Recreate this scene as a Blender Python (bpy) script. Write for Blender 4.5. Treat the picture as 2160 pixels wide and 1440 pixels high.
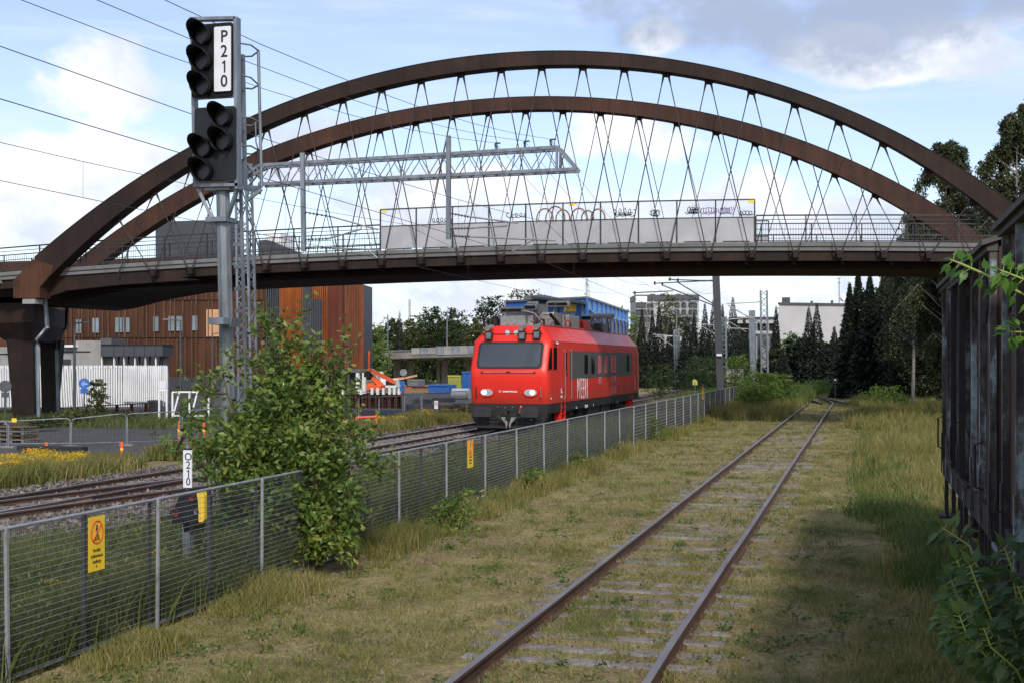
import bpy, bmesh, math, random
import numpy as np
from mathutils import Vector, Matrix, noise as mnoise
R = math.radians
for o in list(bpy.data.objects): bpy.data.objects.remove(o)
scene = bpy.context.scene
COL = scene.collection
# ---------------------------------------------------------------- camera
F = 2700.0; HY = 763.0; EYE = 2.82
YAW = math.atan(735.0/2700.0); CA = math.cos(YAW); SA = math.sin(YAW)
cd = bpy.data.cameras.new('camera'); cam = bpy.data.objects.new('camera', cd); COL.objects.link(cam)
cam.location = (0, 0, EYE); cam.rotation_euler = (math.pi/2, 0, YAW)
cd.sensor_width = 36.0; cd.lens = 36.0*F/2160.0; cd.shift_y = (HY-720.0)/2160.0
cd.clip_start = 0.1; cd.clip_end = 6000
scene.camera = cam
scene.render.resolution_x = 1024; scene.render.resolution_y = 682
# ---------------------------------------------------------------- sun, sky, exposure
SUN_EL = R(38)
sd = Vector((0.42, -0.90, 0)).normalized()
SDIR = Vector((sd.x*math.cos(SUN_EL), sd.y*math.cos(SUN_EL), math.sin(SUN_EL)))
sl = bpy.data.lights.new('sun', 'SUN'); sl.energy = 2.3; sl.angle = R(5); sl.color = (1.0, 0.93, 0.82)
so = bpy.data.objects.new('sun', sl); COL.objects.link(so)
so.rotation_euler = SDIR.to_track_quat('Z', 'Y').to_euler(); so.location = (60, -30, 60)
scene.view_settings.view_transform = 'Standard'; scene.view_settings.look = 'None'
scene.view_settings.exposure = 0.36; scene.view_settings.gamma = 1
scene.cycles.max_bounces = 6; scene.cycles.transparent_max_bounces = 12
def pdir(px, py):
    X = (px-1080)/F; Z = (HY-py)/F
    return Vector((X*CA-SA, X*SA+CA, Z)).normalized()
world = bpy.data.worlds.new('World'); scene.world = world; world.use_nodes = True
def build_world():
    nt = world.node_tree; N = nt.nodes; L = nt.links; N.clear()
    out = N.new('ShaderNodeOutputWorld'); bg = N.new('ShaderNodeBackground'); L.new(bg.outputs[0], out.inputs[0])
    sky = N.new('ShaderNodeTexSky'); sky.sky_type = 'NISHITA'; sky.sun_disc = False
    sky.sun_elevation = SUN_EL; sky.sun_rotation = math.atan2(sd.x, sd.y)
    sky.altitude = 50; sky.air_density = 1.0; sky.dust_density = 1.2; sky.ozone_density = 1.6
    tc = N.new('ShaderNodeTexCoord'); vec = tc.outputs['Generated']
    def math_(op, a, b=None, c=None, clamp=False):
        n = N.new('ShaderNodeMath'); n.operation = op; n.use_clamp = clamp
        for i, v in enumerate((a, b, c)):
            if v is None: continue
            if isinstance(v, (int, float)): n.inputs[i].default_value = v
            else: L.new(v, n.inputs[i])
        return n.outputs[0]
    def sstep(v, lo, hi):
        n = N.new('ShaderNodeMapRange'); n.interpolation_type = 'SMOOTHSTEP'
        L.new(v, n.inputs[0]); n.inputs[1].default_value = lo; n.inputs[2].default_value = hi
        return n.outputs[0]
    def noise(scale, detail, rough, sc=(1, 1, 1), off=(0, 0, 0), dist=0.0):
        m = N.new('ShaderNodeMapping'); L.new(vec, m.inputs[0]); m.inputs['Scale'].default_value = sc; m.inputs['Location'].default_value = off
        n = N.new('ShaderNodeTexNoise'); L.new(m.outputs[0], n.inputs['Vector'])
        n.inputs['Scale'].default_value = scale; n.inputs['Detail'].default_value = detail; n.inputs['Roughness'].default_value = rough
        n.inputs['Distortion'].default_value = dist
        return n.outputs['Fac']
    wob = noise(9, 7, 0.58, (1, 1, 1.5), (3.1, 0, 1))          # edge break-up shared by the cumulus heaps
    fine = noise(30, 6, 0.6, (1, 1, 1.3), (0, 5, 0))
    wobc = math_('ADD', math_('MULTIPLY', math_('SUBTRACT', wob, 0.5), 5.0), math_('MULTIPLY', math_('SUBTRACT', fine, 0.5), 2.2))
    sep = N.new('ShaderNodeSeparateXYZ'); L.new(vec, sep.inputs[0])
    def blob(px, py, rx, ry):
        d = pdir(px, py); rt = Vector((CA, SA, 0)); a = rx/F; b = ry/F
        v = N.new('ShaderNodeVectorMath'); v.operation = 'SUBTRACT'; L.new(vec, v.inputs[0]); v.inputs[1].default_value = d
        dt = N.new('ShaderNodeVectorMath'); dt.operation = 'DOT_PRODUCT'; L.new(v.outputs[0], dt.inputs[0]); dt.inputs[1].default_value = rt
        ln = N.new('ShaderNodeVectorMath'); ln.operation = 'LENGTH'; L.new(v.outputs[0], ln.inputs[0])
        x = math_('DIVIDE', dt.outputs['Value'], a)
        s2 = N.new('ShaderNodeSeparateXYZ'); L.new(v.outputs[0], s2.inputs[0]); y = math_('DIVIDE', s2.outputs[2], b)
        far = math_('MULTIPLY', ln.outputs['Value'], 0.6)
        return math_('SUBTRACT', math_('SUBTRACT', 1.0, math_('ADD', math_('MULTIPLY', x, x), math_('MULTIPLY', y, y))), far)
    def union(blobs):
        r = None
        for b in blobs:
            v = blob(*b); r = v if r is None else math_('MAXIMUM', r, v)
        return r
    white = union([(90, 400, 250, 110), (330, 345, 190, 75), (640, 330, 160, 100), (900, 440, 230, 85), (1330, 275, 150, 65), (1400, 300, 110, 50),
                   (1200, 450, 230, 55), (1580, 425, 150, 75), (1760, 470, 190, 70), (1100, 640, 1300, 85), (1900, 640, 500, 90), (210, 190, 130, 95),
                   (1395, 80, 60, 45), (1750, 110, 120, 55), (1860, 145, 160, 38), (2050, 90, 150, 70), (60, 330, 170, 60), (1060, 400, 110, 50), (-250, 380, 300, 160), (2450, 420, 320, 150)])
    wmask = sstep(math_('ADD', white, wobc), -0.15, 0.9)
    grey = union([(1700, 20, 380, 130), (1980, 0, 320, 90), (1800, -120, 500, 160)])
    gmask = sstep(math_('ADD', grey, math_('MULTIPLY', wobc, 0.8)), -0.2, 0.9)
    veil = noise(5.0, 6, 0.55, (0.7, 0.7, 5.0), (1.2, 0.4, 0.6), 0.4)
    vmask = math_('MULTIPLY', sstep(veil, 0.46, 0.72), 0.5)
    elsewhere = noise(3.2, 7, 0.58, (1, 1, 1.6), (7.0, 2.0, 0.0))
    back = math_('MULTIPLY', sstep(elsewhere, 0.50, 0.62), sstep(math_('MULTIPLY', sep.outputs[1], -1.0), -0.55, -0.2))
    def mix(f, a, b):
        n = N.new('ShaderNodeMix'); n.data_type = 'RGBA'
        L.new(f, n.inputs[0])
        if isinstance(a, tuple): n.inputs[6].default_value = a + (1,)
        else: L.new(a, n.inputs[6])
        if isinstance(b, tuple): n.inputs[7].default_value = b + (1,)
        else: L.new(b, n.inputs[7])
        return n.outputs[2]
    # sky brightened and thinned with high veil cloud
    hs = N.new('ShaderNodeHueSaturation'); L.new(sky.outputs[0], hs.inputs['Color']); hs.inputs['Hue'].default_value = 0.515; hs.inputs['Saturation'].default_value = 0.92; hs.inputs['Value'].default_value = SKYV
    c = mix(vmask, hs.outputs[0], (6.6, 7.2, 8.1))
    shade = mix(sstep(math_('ADD', noise(7, 5, 0.6, (1, 1, 1.2), (2, 2, 4)), math_('MULTIPLY', fine, 0.25)), 0.48, 0.78), (8.2, 8.3, 8.6), (5.3, 5.9, 7.0))
    c = mix(wmask, c, shade)
    c = mix(back, c, (6.5, 7.0, 7.7))
    c = mix(math_('MULTIPLY', gmask, 0.85), c, (3.1, 3.7, 4.9))
    haz = math_('MULTIPLY', sstep(math_('ABSOLUTE', sep.outputs[2]), 0.09, 0.0), 0.5)
    c = mix(haz, c, (7.2, 7.7, 8.4))
    L.new(c, bg.inputs[0]); bg.inputs[1].default_value = 0.108
SKYV = 1.42
build_world()
# ---------------------------------------------------------------- pixel helpers (photo pixels -> world point at a depth or on a plane)
def at(px, py, Y):
    X = (px-1080)/F*Y
    return Vector((X*CA-Y*SA, X*SA+Y*CA, EYE+(HY-py)/F*Y))
def ony(px, py, y):
    t = (px-1080)/F; Y = y/(CA+t*SA); return at(px, py, Y)
def onx(px, py, x):
    t = (px-1080)/F; Y = x/(t*CA-SA); return at(px, py, Y)
def onz(px, py, z):
    Y = (EYE-z)*F/(py-HY); return at(px, py, Y)
def gp(px, Y, z=0.0):
    v = at(px, 0, Y); v.z = z; return v
# ---------------------------------------------------------------- object helpers
def tag(o, label=None, cat=None, group=None, kind=None):
    if label: o['label'] = label
    if cat: o['category'] = cat
    if group: o['group'] = group
    if kind: o['kind'] = kind
    return o
def empty(name, loc, label, cat, group=None, rz=0):
    o = bpy.data.objects.new(name, None); COL.objects.link(o); o.empty_display_size = 0.2
    o.location = loc; o.rotation_euler = (0, 0, rz); return tag(o, label, cat, group)
class MB:
    """collects shapes in WORLD coordinates; build() makes one mesh object (local to its parent's location)"""
    def __init__(s): s.v = []; s.f = []; s.sm = []
    def add(s, vs, fs, smooth=False):
        n = len(s.v); s.v.extend([tuple(v) for v in vs]); s.f.extend([tuple(i+n for i in f) for f in fs]); s.sm.extend([smooth]*len(fs)); return s
    def box(s, c, size, rz=0, M=None):
        x, y, z = size[0]/2, size[1]/2, size[2]/2; c = Vector(c)
        m = M if M is not None else Matrix.Rotation(rz, 3, 'Z')
        vs = [c+m@Vector(p) for p in ((-x,-y,-z),(x,-y,-z),(x,y,-z),(-x,y,-z),(-x,-y,z),(x,-y,z),(x,y,z),(-x,y,z))]
        return s.add(vs, [(0,3,2,1),(4,5,6,7),(0,1,5,4),(1,2,6,5),(2,3,7,6),(3,0,4,7)])
    def bb(s, x0, x1, y0, y1, z0, z1):
        return s.box(((x0+x1)/2, (y0+y1)/2, (z0+z1)/2), (abs(x1-x0), abs(y1-y0), abs(z1-z0)))
    def bar(s, a, b, w, h=None, up=(0, 0, 1)):
        a = Vector(a); b = Vector(b); h = h or w; d = b-a; L = d.length
        if L < 1e-6: return s
        d.normalize(); u = Vector(up)
        if abs(d.dot(u)) > 0.99: u = Vector((0, 1, 0))
        r = d.cross(u).normalized(); u2 = r.cross(d)
        vs = []
        for p in (a, b):
            for i, j in ((-1,-1),(1,-1),(1,1),(-1,1)): vs.append(p+r*i*w/2+u2*j*h/2)
        return s.add(vs, [(0,3,2,1),(4,5,6,7),(0,1,5,4),(1,2,6,5),(2,3,7,6),(3,0,4,7)])
    def tube(s, a, b, r, r2=None, n=8, caps=True, smooth=True):
        a = Vector(a); b = Vector(b); r2 = r if r2 is None else r2; d = (b-a).normalized()
        u = Vector((0, 0, 1)) if abs(d.z) < 0.9 else Vector((1, 0, 0))
        x = d.cross(u).normalized(); y = d.cross(x)
        vs = []
        for p, rr in ((a, r), (b, r2)):
            for i in range(n):
                t = 2*math.pi*i/n; vs.append(p+x*math.cos(t)*rr+y*math.sin(t)*rr)
        s.add(vs, [(i, i+n, (i+1) % n+n, (i+1) % n) for i in range(n)], smooth)
        if caps:
            s.add(vs[:n], [tuple(range(n))]); s.add(vs[n:], [tuple(range(n-1, -1, -1))])
        return s
    def path(s, pts, r, n=6):
        pts = [Vector(p) for p in pts]; vs = []; m = len(pts)
        for i, p in enumerate(pts):
            d = (pts[min(i+1, m-1)]-pts[max(i-1, 0)]).normalized()
            u = Vector((0, 0, 1)) if abs(d.z) < 0.95 else Vector((1, 0, 0))
            x = d.cross(u).normalized(); y = d.cross(x); rr = r[i] if isinstance(r, (list, tuple)) else r
            for k in range(n):
                t = 2*math.pi*k/n; vs.append(p+x*math.cos(t)*rr+y*math.sin(t)*rr)
        fs = [(i*n+k, i*n+(k+1) % n, (i+1)*n+(k+1) % n, (i+1)*n+k) for i in range(m-1) for k in range(n)]
        return s.add(vs, fs, True)
    def prism(s, poly, d, smooth=False):
        """poly: planar loop of points, extruded by vector d"""
        d = Vector(d); n = len(poly); P = [Vector(p) for p in poly]
        s.add(P, [tuple(range(n))]); s.add([p+d for p in P], [tuple(range(n-1, -1, -1))])
        return s.add(P+[p+d for p in P], [(i, (i+1) % n, (i+1) % n+n, i+n) for i in range(n)], smooth)
    def quad(s, a, b, c, d): return s.add([a, b, c, d], [(0, 1, 2, 3)])
    def build(s, name, mat, parent=None, bevel=0):
        me = bpy.data.meshes.new(name)
        loc = Vector((0, 0, 0)); p = parent
        M = Matrix.Identity(4)
        if p is not None:
            M = wm(p).inverted(); vs = [tuple(M@Vector(v)) for v in s.v]
        else: vs = s.v
        me.from_pydata(vs, [], s.f); me.polygons.foreach_set('use_smooth', s.sm); me.validate()
        bm = bmesh.new(); bm.from_mesh(me); bmesh.ops.recalc_face_normals(bm, faces=bm.faces); bm.to_mesh(me); bm.free()
        me.materials.append(mat)
        o = bpy.data.objects.new(name, me); COL.objects.link(o)
        if parent is not None: o.parent = parent
        if bevel:
            b = o.modifiers.new('b', 'BEVEL'); b.width = bevel; b.segments = 2; b.limit_method = 'ANGLE'
        return o
def wm(o):
    m = Matrix.LocRotScale(o.location, o.rotation_euler, o.scale)
    return wm(o.parent)@m if o.parent else m
def npmesh(name, V, Fc, mat, parent=None, smooth=False):
    """V (n,3) world, Fc (m,k) indices"""
    V = np.asarray(V, dtype=np.float32); Fc = np.asarray(Fc, dtype=np.int32)
    if parent is not None:
        M = np.array(wm(parent).inverted()); V = V@M[:3, :3].T.astype(np.float32)+M[:3, 3].astype(np.float32)
    me = bpy.data.meshes.new(name); k = Fc.shape[1]; m = Fc.shape[0]
    me.vertices.add(len(V)); me.vertices.foreach_set('co', V.ravel())
    me.loops.add(m*k); me.loops.foreach_set('vertex_index', Fc.ravel())
    me.polygons.add(m); me.polygons.foreach_set('loop_start', np.arange(0, m*k, k, dtype=np.int32))
    me.polygons.foreach_set('use_smooth', np.full(m, smooth)); me.update(calc_edges=True)
    me.materials.append(mat); o = bpy.data.objects.new(name, me); COL.objects.link(o)
    if parent is not None: o.parent = parent
    return o
def copy_tree(o, parent=None, loc=None):
    c = o.copy(); COL.objects.link(c); c.parent = parent
    if loc is not None: c.location = loc
    for ch in list(o.children): copy_tree(ch, c)
    return c
def text_mesh(txt, size, thick=0.003, space=1.0, bold=0.0, shear=0.0):
    cu = bpy.data.curves.new('t', 'FONT'); cu.body = txt; cu.size = size; cu.extrude = thick; cu.align_x = 'CENTER'; cu.align_y = 'CENTER'
    cu.offset = bold; cu.space_line = space; cu.resolution_u = 3; cu.shear = shear
    o = bpy.data.objects.new('t', cu); COL.objects.link(o)
    dg = bpy.context.evaluated_depsgraph_get(); me = bpy.data.meshes.new_from_object(o.evaluated_get(dg))
    bpy.data.objects.remove(o); return me
def add_text(name, txt, size, M, mat, parent, sx=1.0, thick=0.003, bold=0.0, space=1.0):
    """M: 4x4 world matrix whose x is reading direction, y up"""
    me = text_mesh(txt, size, thick, space, bold); me.name = name; me.transform(Matrix.Diagonal((sx, 1, 1, 1)))
    me.transform(wm(parent).inverted()@M if parent else M); me.materials.clear(); me.materials.append(mat)
    o = bpy.data.objects.new(name, me); COL.objects.link(o); o.parent = parent; return o
def frame_m(origin, xdir, ydir):
    x = Vector(xdir).normalized(); y = Vector(ydir).normalized(); z = x.cross(y)
    m = Matrix.Identity(4)
    for i, c in enumerate((x, y, z)):
        for j in range(3): m[j][i] = c[j]
    for j in range(3): m[j][3] = origin[j]
    return m
# ---------------------------------------------------------------- materials
def new_mat(name):
    m = bpy.data.materials.new(name); m.use_nodes = True; nt = m.node_tree
    return m, nt, nt.nodes['Principled BSDF']
def tnoise(nt, scale, detail=5, rough=0.55, sc=(1, 1, 1), coord='Object', dist=0):
    N = nt.nodes; L = nt.links
    tc = N.new('ShaderNodeTexCoord'); m = N.new('ShaderNodeMapping'); L.new(tc.outputs[coord], m.inputs[0]); m.inputs['Scale'].default_value = sc
    n = N.new('ShaderNodeTexNoise'); L.new(m.outputs[0], n.inputs['Vector']); n.inputs['Scale'].default_value = scale
    n.inputs['Detail'].default_value = detail; n.inputs['Roughness'].default_value = rough; n.inputs['Distortion'].default_value = dist
    return n.outputs['Fac']
def ramp(nt, fac, stops):
    n = nt.nodes.new('ShaderNodeValToRGB'); nt.links.new(fac, n.inputs[0]); e = n.color_ramp.elements
    while len(e) < len(stops): e.new(0.5)
    for i, (p, c) in enumerate(stops):
        e[i].position = p; e[i].color = (c[0], c[1], c[2], 1)
    return n.outputs[0]
def mixc(nt, fac, a, b, mode='MIX'):
    n = nt.nodes.new('ShaderNodeMix'); n.data_type = 'RGBA'; n.blend_type = mode
    for i, v in ((0, fac), (6, a), (7, b)):
        if isinstance(v, (int, float)): n.inputs[i].default_value = v
        elif isinstance(v, tuple): n.inputs[i].default_value = v+(1,)
        else: nt.links.new(v, n.inputs[i])
    return n.outputs[2]
def bump(nt, b, h, strength=0.3, dist=0.02):
    n = nt.nodes.new('ShaderNodeBump'); nt.links.new(h, n.inputs['Height']); n.inputs['Strength'].default_value = strength; n.inputs['Distance'].default_value = dist
    nt.links.new(n.outputs[0], b.inputs['Normal'])
def mat(name, c, rough=0.6, metal=0.0, var=0.25, scale=3.0, bmp=0.15, sc=(1, 1, 1), c2=None, spec=0.5, coat=0, bd=0.01):
    m, nt, b = new_mat(name)
    f = tnoise(nt, scale, 6, 0.6, sc)
    c2 = c2 or tuple(x*(1-var) for x in c)
    col = ramp(nt, f, [(0.3, c2), (0.7, tuple(min(1, x*(1+var*0.5)) for x in c))])
    nt.links.new(col, b.inputs['Base Color']); b.inputs['Roughness'].default_value = rough; b.inputs['Metallic'].default_value = metal
    b.inputs['Specular IOR Level'].default_value = spec
    if coat: b.inputs['Coat Weight'].default_value = coat; b.inputs['Coat Roughness'].default_value = 0.08
    if bmp: bump(nt, b, tnoise(nt, scale*6, 4, 0.6, sc), bmp, bd)
    return m
def leafmat(name, stops, rough=0.45, trans=0.35, big=0.6, con=1.2):
    """colour varies per leaf (random per island) and in soft patches"""
    m, nt, b = new_mat(name); N = nt.nodes; L = nt.links
    g = N.new('ShaderNodeNewGeometry'); f = tnoise(nt, big, 3, 0.5)
    a = N.new('ShaderNodeMath'); a.operation = 'MULTIPLY_ADD'; L.new(g.outputs['Random Per Island'], a.inputs[0]); a.inputs[1].default_value = 0.6
    s = N.new('ShaderNodeMath'); s.operation = 'MULTIPLY_ADD'; L.new(f, s.inputs[0]); s.inputs[1].default_value = con; s.inputs[2].default_value = .2-con*.5
    L.new(s.outputs[0], a.inputs[2]); col = ramp(nt, a.outputs[0], stops)
    L.new(col, b.inputs['Base Color']); b.inputs['Roughness'].default_value = rough; b.inputs['Specular IOR Level'].default_value = 0.35
    tr = N.new('ShaderNodeBsdfTranslucent'); L.new(col, tr.inputs[0]); mx = N.new('ShaderNodeMixShader'); mx.inputs[0].default_value = trans
    L.new(b.outputs[0], mx.inputs[1]); L.new(tr.outputs[0], mx.inputs[2]); L.new(mx.outputs[0], N['Material Output'].inputs[0])
    return m
def corten(name, dark, mid, light, scale=0.7, streak=8.0):
    m, nt, b = new_mat(name)
    f1 = tnoise(nt, scale, 7, 0.65); f2 = tnoise(nt, streak, 5, 0.7, (1, 1, 0.06)); f3 = tnoise(nt, 30, 4, 0.7)
    base = ramp(nt, f1, [(0.3, dark), (0.52, mid), (0.75, light)])
    st = ramp(nt, f2, [(0.35, (0.55, 0.5, 0.5)), (0.65, (1.15, 1.1, 1.05))])
    c = mixc(nt, 0.8, base, st, 'MULTIPLY'); sp = ramp(nt, f3, [(0.4, (0.8, 0.8, 0.8)), (0.65, (1.15, 1.1, 1.0))])
    c = mixc(nt, 0.6, c, sp, 'MULTIPLY')
    nt.links.new(c, b.inputs['Base Color']); b.inputs['Roughness'].default_value = 0.75; b.inputs['Specular IOR Level'].default_value = 0.3
    bump(nt, b, f3, 0.2, 0.004); return m
MT = {}
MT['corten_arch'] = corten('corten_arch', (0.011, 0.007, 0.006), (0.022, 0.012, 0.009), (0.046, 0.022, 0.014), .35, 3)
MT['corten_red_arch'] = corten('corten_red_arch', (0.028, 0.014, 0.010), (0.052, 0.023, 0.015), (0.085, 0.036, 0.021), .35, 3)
MT['corten_foot'] = corten('corten_foot', (0.035, 0.016, 0.010), (0.07, 0.030, 0.016), (0.11, 0.046, 0.023), .6, 4)
MT['corten_dark'] = corten('corten_dark', (0.012, 0.009, 0.008), (0.022, 0.013, 0.010), (0.045, 0.021, 0.014))
MT['corten_wall'] = corten('corten_wall', (0.05, 0.022, 0.014), (0.085, 0.034, 0.019), (0.125, 0.05, 0.025), 0.15, 1.5)
MT['corten_orange'] = corten('corten_orange', (0.24, 0.07, 0.02), (0.38, 0.115, 0.03), (0.52, 0.17, 0.045), 0.2, 2)
MT['corten_red'] = corten('corten_red', (0.085, 0.020, 0.011), (0.12, 0.028, 0.014), (0.16, 0.04, 0.019), 0.2, 2)
MT['galv'] = mat('galvanised_steel', (0.22, 0.245, 0.28), 0.5, 0.5, 0.45, 5, 0.1, (1, 1, 0.25))
MT['galv_dark'] = mat('galvanised_dark', (0.085, 0.09, 0.10), 0.55, 0.4, 0.3, 5, 0.1)
MT['black_steel'] = mat('black_steel', (0.03, 0.032, 0.036), 0.5, 0.2, 0.3, 6, 0.1)
MT['cable'] = mat('steel_cable', (0.05, 0.04, 0.035), 0.6, 0.4, 0.3, 8, 0)
MT['wire'] = mat('copper_wire', (0.06, 0.06, 0.065), 0.5, 0.5, 0.3, 2, 0)
MT['edge_concrete'] = mat('edge_concrete', (0.15, 0.15, 0.15), 0.85, 0, 0.3, 1.3, 0.25, (1, 1, 1))
MT['galv_light'] = mat('galvanised_light', (0.36, 0.38, 0.41), 0.5, 0.4, 0.35, 5, 0.1)
MT['concrete'] = mat('concrete', (0.29, 0.285, 0.275), 0.85, 0, 0.28, 1.3, 0.25)
MT['concrete_dark'] = mat('concrete_dark', (0.2, 0.19, 0.18), 0.9, 0, 0.4, 1.3, 0.25)
MT['white_paint'] = mat('white_paint', (0.78, 0.79, 0.80), 0.55, 0, 0.12, 1.5, 0.05)
MT['signal_black'] = mat('signal_black', (0.006, 0.0065, 0.008), 0.6, 0, 0.3, 4, 0.05, spec=.25)
MT['signal_grey'] = mat('signal_grey', (0.014, 0.016, 0.020), 0.5, 0, 0.25, 3, 0.05, spec=.3)
MT['hood'] = mat('hood_black', (0.009, 0.009, 0.010), 0.6, 0, 0.3, 5, 0.08, spec=.3)
MT['plate_white'] = mat('plate_white', (0.68, 0.70, 0.74), 0.4, 0, 0.08, 2, 0)
MT['letter_black'] = mat('letter_black', (0.012, 0.012, 0.014), 0.5, 0, 0.1, 2, 0)
MT['yellow'] = mat('yellow_sign', (0.85, 0.58, 0.03), 0.45, 0, 0.08, 3, 0)
MT['sign_red'] = mat('sign_red', (0.72, 0.09, 0.04), 0.45, 0, 0.1, 3, 0)
MT['glass_dark'] = mat('dark_glass', (0.012, 0.014, 0.016), 0.08, 0, 0.2, 2, 0, spec=0.8)
MT['lens'] = mat('lens', (0.010, 0.010, 0.011), 0.25, 0, 0.2, 3, 0)
MT['train_red'] = mat('train_red_paint', (0.62, 0.022, 0.012), 0.42, 0, 0.06, 1.2, 0.02, spec=0.35)
MT['train_grey'] = mat('train_grey_band', (0.085, 0.088, 0.09), 0.42, 0, 0.1, 2, 0.02)
MT['under'] = mat('underframe_black', (0.014, 0.014, 0.015), 0.65, 0.1, 0.4, 6, 0.2)
MT['alu'] = mat('aluminium', (0.34, 0.34, 0.335), 0.4, 0.55, 0.3, 8, 0.1)
MT['grey_box'] = mat('grey_housing', (0.13, 0.13, 0.13), 0.5, 0.3, 0.4, 6, 0.15)
MT['rail_side'] = mat('rail_rust', (0.10, 0.052, 0.034), 0.85, 0.1, 0.45, 6, 0.3, (1, 0.3, 1))
MT['rail_top'] = mat('rail_head', (0.23, 0.205, 0.20), 0.5, 0.35, 0.3, 5, 0.1, (1, 0.2, 1))
MT['rail_top_shiny'] = mat('rail_head_polished', (0.38, 0.37, 0.37), 0.3, 0.8, 0.3, 5, 0.05, (1, 0.1, 1))
MT['rubber'] = mat('rubber', (0.02, 0.02, 0.02), 0.8, 0, 0.3, 5, 0.1)
MT['orange'] = mat('orange_paint', (0.85, 0.13, 0.03), 0.45, 0, 0.1, 2, 0.02)
MT['blue'] = mat('blue_paint', (0.03, 0.13, 0.45), 0.5, 0, 0.12, 2, 0.03)
MT['bluelight'] = mat('light_blue_panel', (0.16, 0.36, 0.62), 0.5, 0, 0.15, 2, 0.03)
MT['blue_sign'] = mat('blue_sign', (0.02, 0.11, 0.42), 0.45, 0, 0.1, 2, 0)
MT['slate'] = mat('slate_panel', (0.06, 0.065, 0.075), 0.5, 0.1, 0.2, 0.5, 0.03)
MT['bark'] = mat('bark', (0.10, 0.075, 0.055), 0.9, 0, 0.5, 8, 0.6, (1, 1, 0.2))
MT['twig'] = mat('twig', (0.12, 0.09, 0.05), 0.8, 0, 0.4, 8, 0.3)
MT['greenstem'] = mat('green_stem', (0.28, 0.38, 0.08), 0.6, 0, 0.2, 8, 0)
MT['birchbark'] = mat('birch_bark', (0.22, 0.21, 0.2), 0.8, 0, 0.6, 5, 0.3, (1, 1, 4))
MT['plywood'] = mat('plywood', (0.55, 0.30, 0.16), 0.7, 0, 0.15, 2, 0.1)
MT['whitewall'] = mat('white_render', (0.42, 0.42, 0.44), 0.85, 0, 0.12, 0.3, 0.05)

def streaky():
    m, nt, b = new_mat('streaked_zinc'); n1 = tnoise(nt, 6, 6, .65, (1, 1, .12)); n2 = tnoise(nt, 2.2, 5, .6, (1, 1, .5))
    c = ramp(nt, n1, [(.32, (.07, .085, .10)), (.5, (.17, .19, .215)), (.7, (.30, .32, .345))]); c = mixc(nt, .7, c, ramp(nt, n2, [(.35, (.6,)*3), (.65, (1.15,)*3)]), 'MULTIPLY')
    nt.links.new(c, b.inputs['Base Color']); b.inputs['Roughness'].default_value = .5; b.inputs['Metallic'].default_value = .35; return m
MT['zinc_mast'] = streaky()
# ================================================================= GROUND
def ground_material():
    m, nt, b = new_mat('dry_grass_ground')
    big = tnoise(nt, 0.35, 5, 0.6); mid = tnoise(nt, 1.1, 7, 0.7, dist=.6); fine = tnoise(nt, 14, 6, 0.7); vf = tnoise(nt, 60, 4, 0.7)
    grass = ramp(nt, mid, [(0.28, (0.13, 0.125, 0.04)), (0.45, (0.23, 0.205, 0.085)), (0.6, (0.33, 0.27, 0.14)), (0.78, (0.19, 0.19, 0.055))])
    soil = ramp(nt, fine, [(0.3, (0.11, 0.08, 0.05)), (0.7, (0.28, 0.22, 0.14))])
    c = mixc(nt, ramp(nt, big, [(0.42, (0.1,)*3), (0.62, (0.75,)*3)]), grass, soil)
    c = mixc(nt, 0.9, c, ramp(nt, fine, [(0.25, (0.5, 0.5, 0.5)), (0.7, (1.35, 1.3, 1.2))]), 'MULTIPLY')
    c = mixc(nt, 0.7, c, ramp(nt, vf, [(0.3, (0.55, 0.55, 0.55)), (0.7, (1.4, 1.4, 1.4))]), 'MULTIPLY')
    nt.links.new(c, b.inputs['Base Color']); b.inputs['Roughness'].default_value = 0.95; b.inputs['Specular IOR Level'].default_value = 0.1
    bump(nt, b, fine, 0.8, 0.03); return m
MT['ground'] = ground_material()
def gravel_material(name, c1, c2, c3, sc=28):
    m, nt, b = new_mat(name); N = nt.nodes; L = nt.links
    tc = N.new('ShaderNodeTexCoord'); v = N.new('ShaderNodeTexVoronoi'); L.new(tc.outputs['Object'], v.inputs['Vector']); v.inputs['Scale'].default_value = sc
    sp = N.new('ShaderNodeSeparateColor'); L.new(v.outputs['Color'], sp.inputs[0])
    c = ramp(nt, sp.outputs[0], [(0.1, c1), (0.5, c2), (0.9, c3)])
    c = mixc(nt, 1.0, c, ramp(nt, v.outputs['Distance'], [(0.0, (1.1,)*3), (0.6, (0.45,)*3)]), 'MULTIPLY')
    c = mixc(nt, 0.8, c, ramp(nt, tnoise(nt, 0.8, 5, 0.6), [(0.3, (0.7,)*3), (0.7, (1.15,)*3)]), 'MULTIPLY')
    L.new(c, b.inputs['Base Color']); b.inputs['Roughness'].default_value = 0.9
    bump(nt, b, v.outputs['Distance'], 0.9, 0.04); return m
MT['ballast'] = gravel_material('ballast_stones', (0.06, 0.048, 0.04), (0.13, 0.105, 0.09), (0.24, 0.20, 0.175))
MT['gravel'] = gravel_material('grey_gravel', (0.07, 0.07, 0.068), (0.125, 0.12, 0.118), (0.19, 0.185, 0.18), 20)
rng = np.random.default_rng(7)
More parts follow.
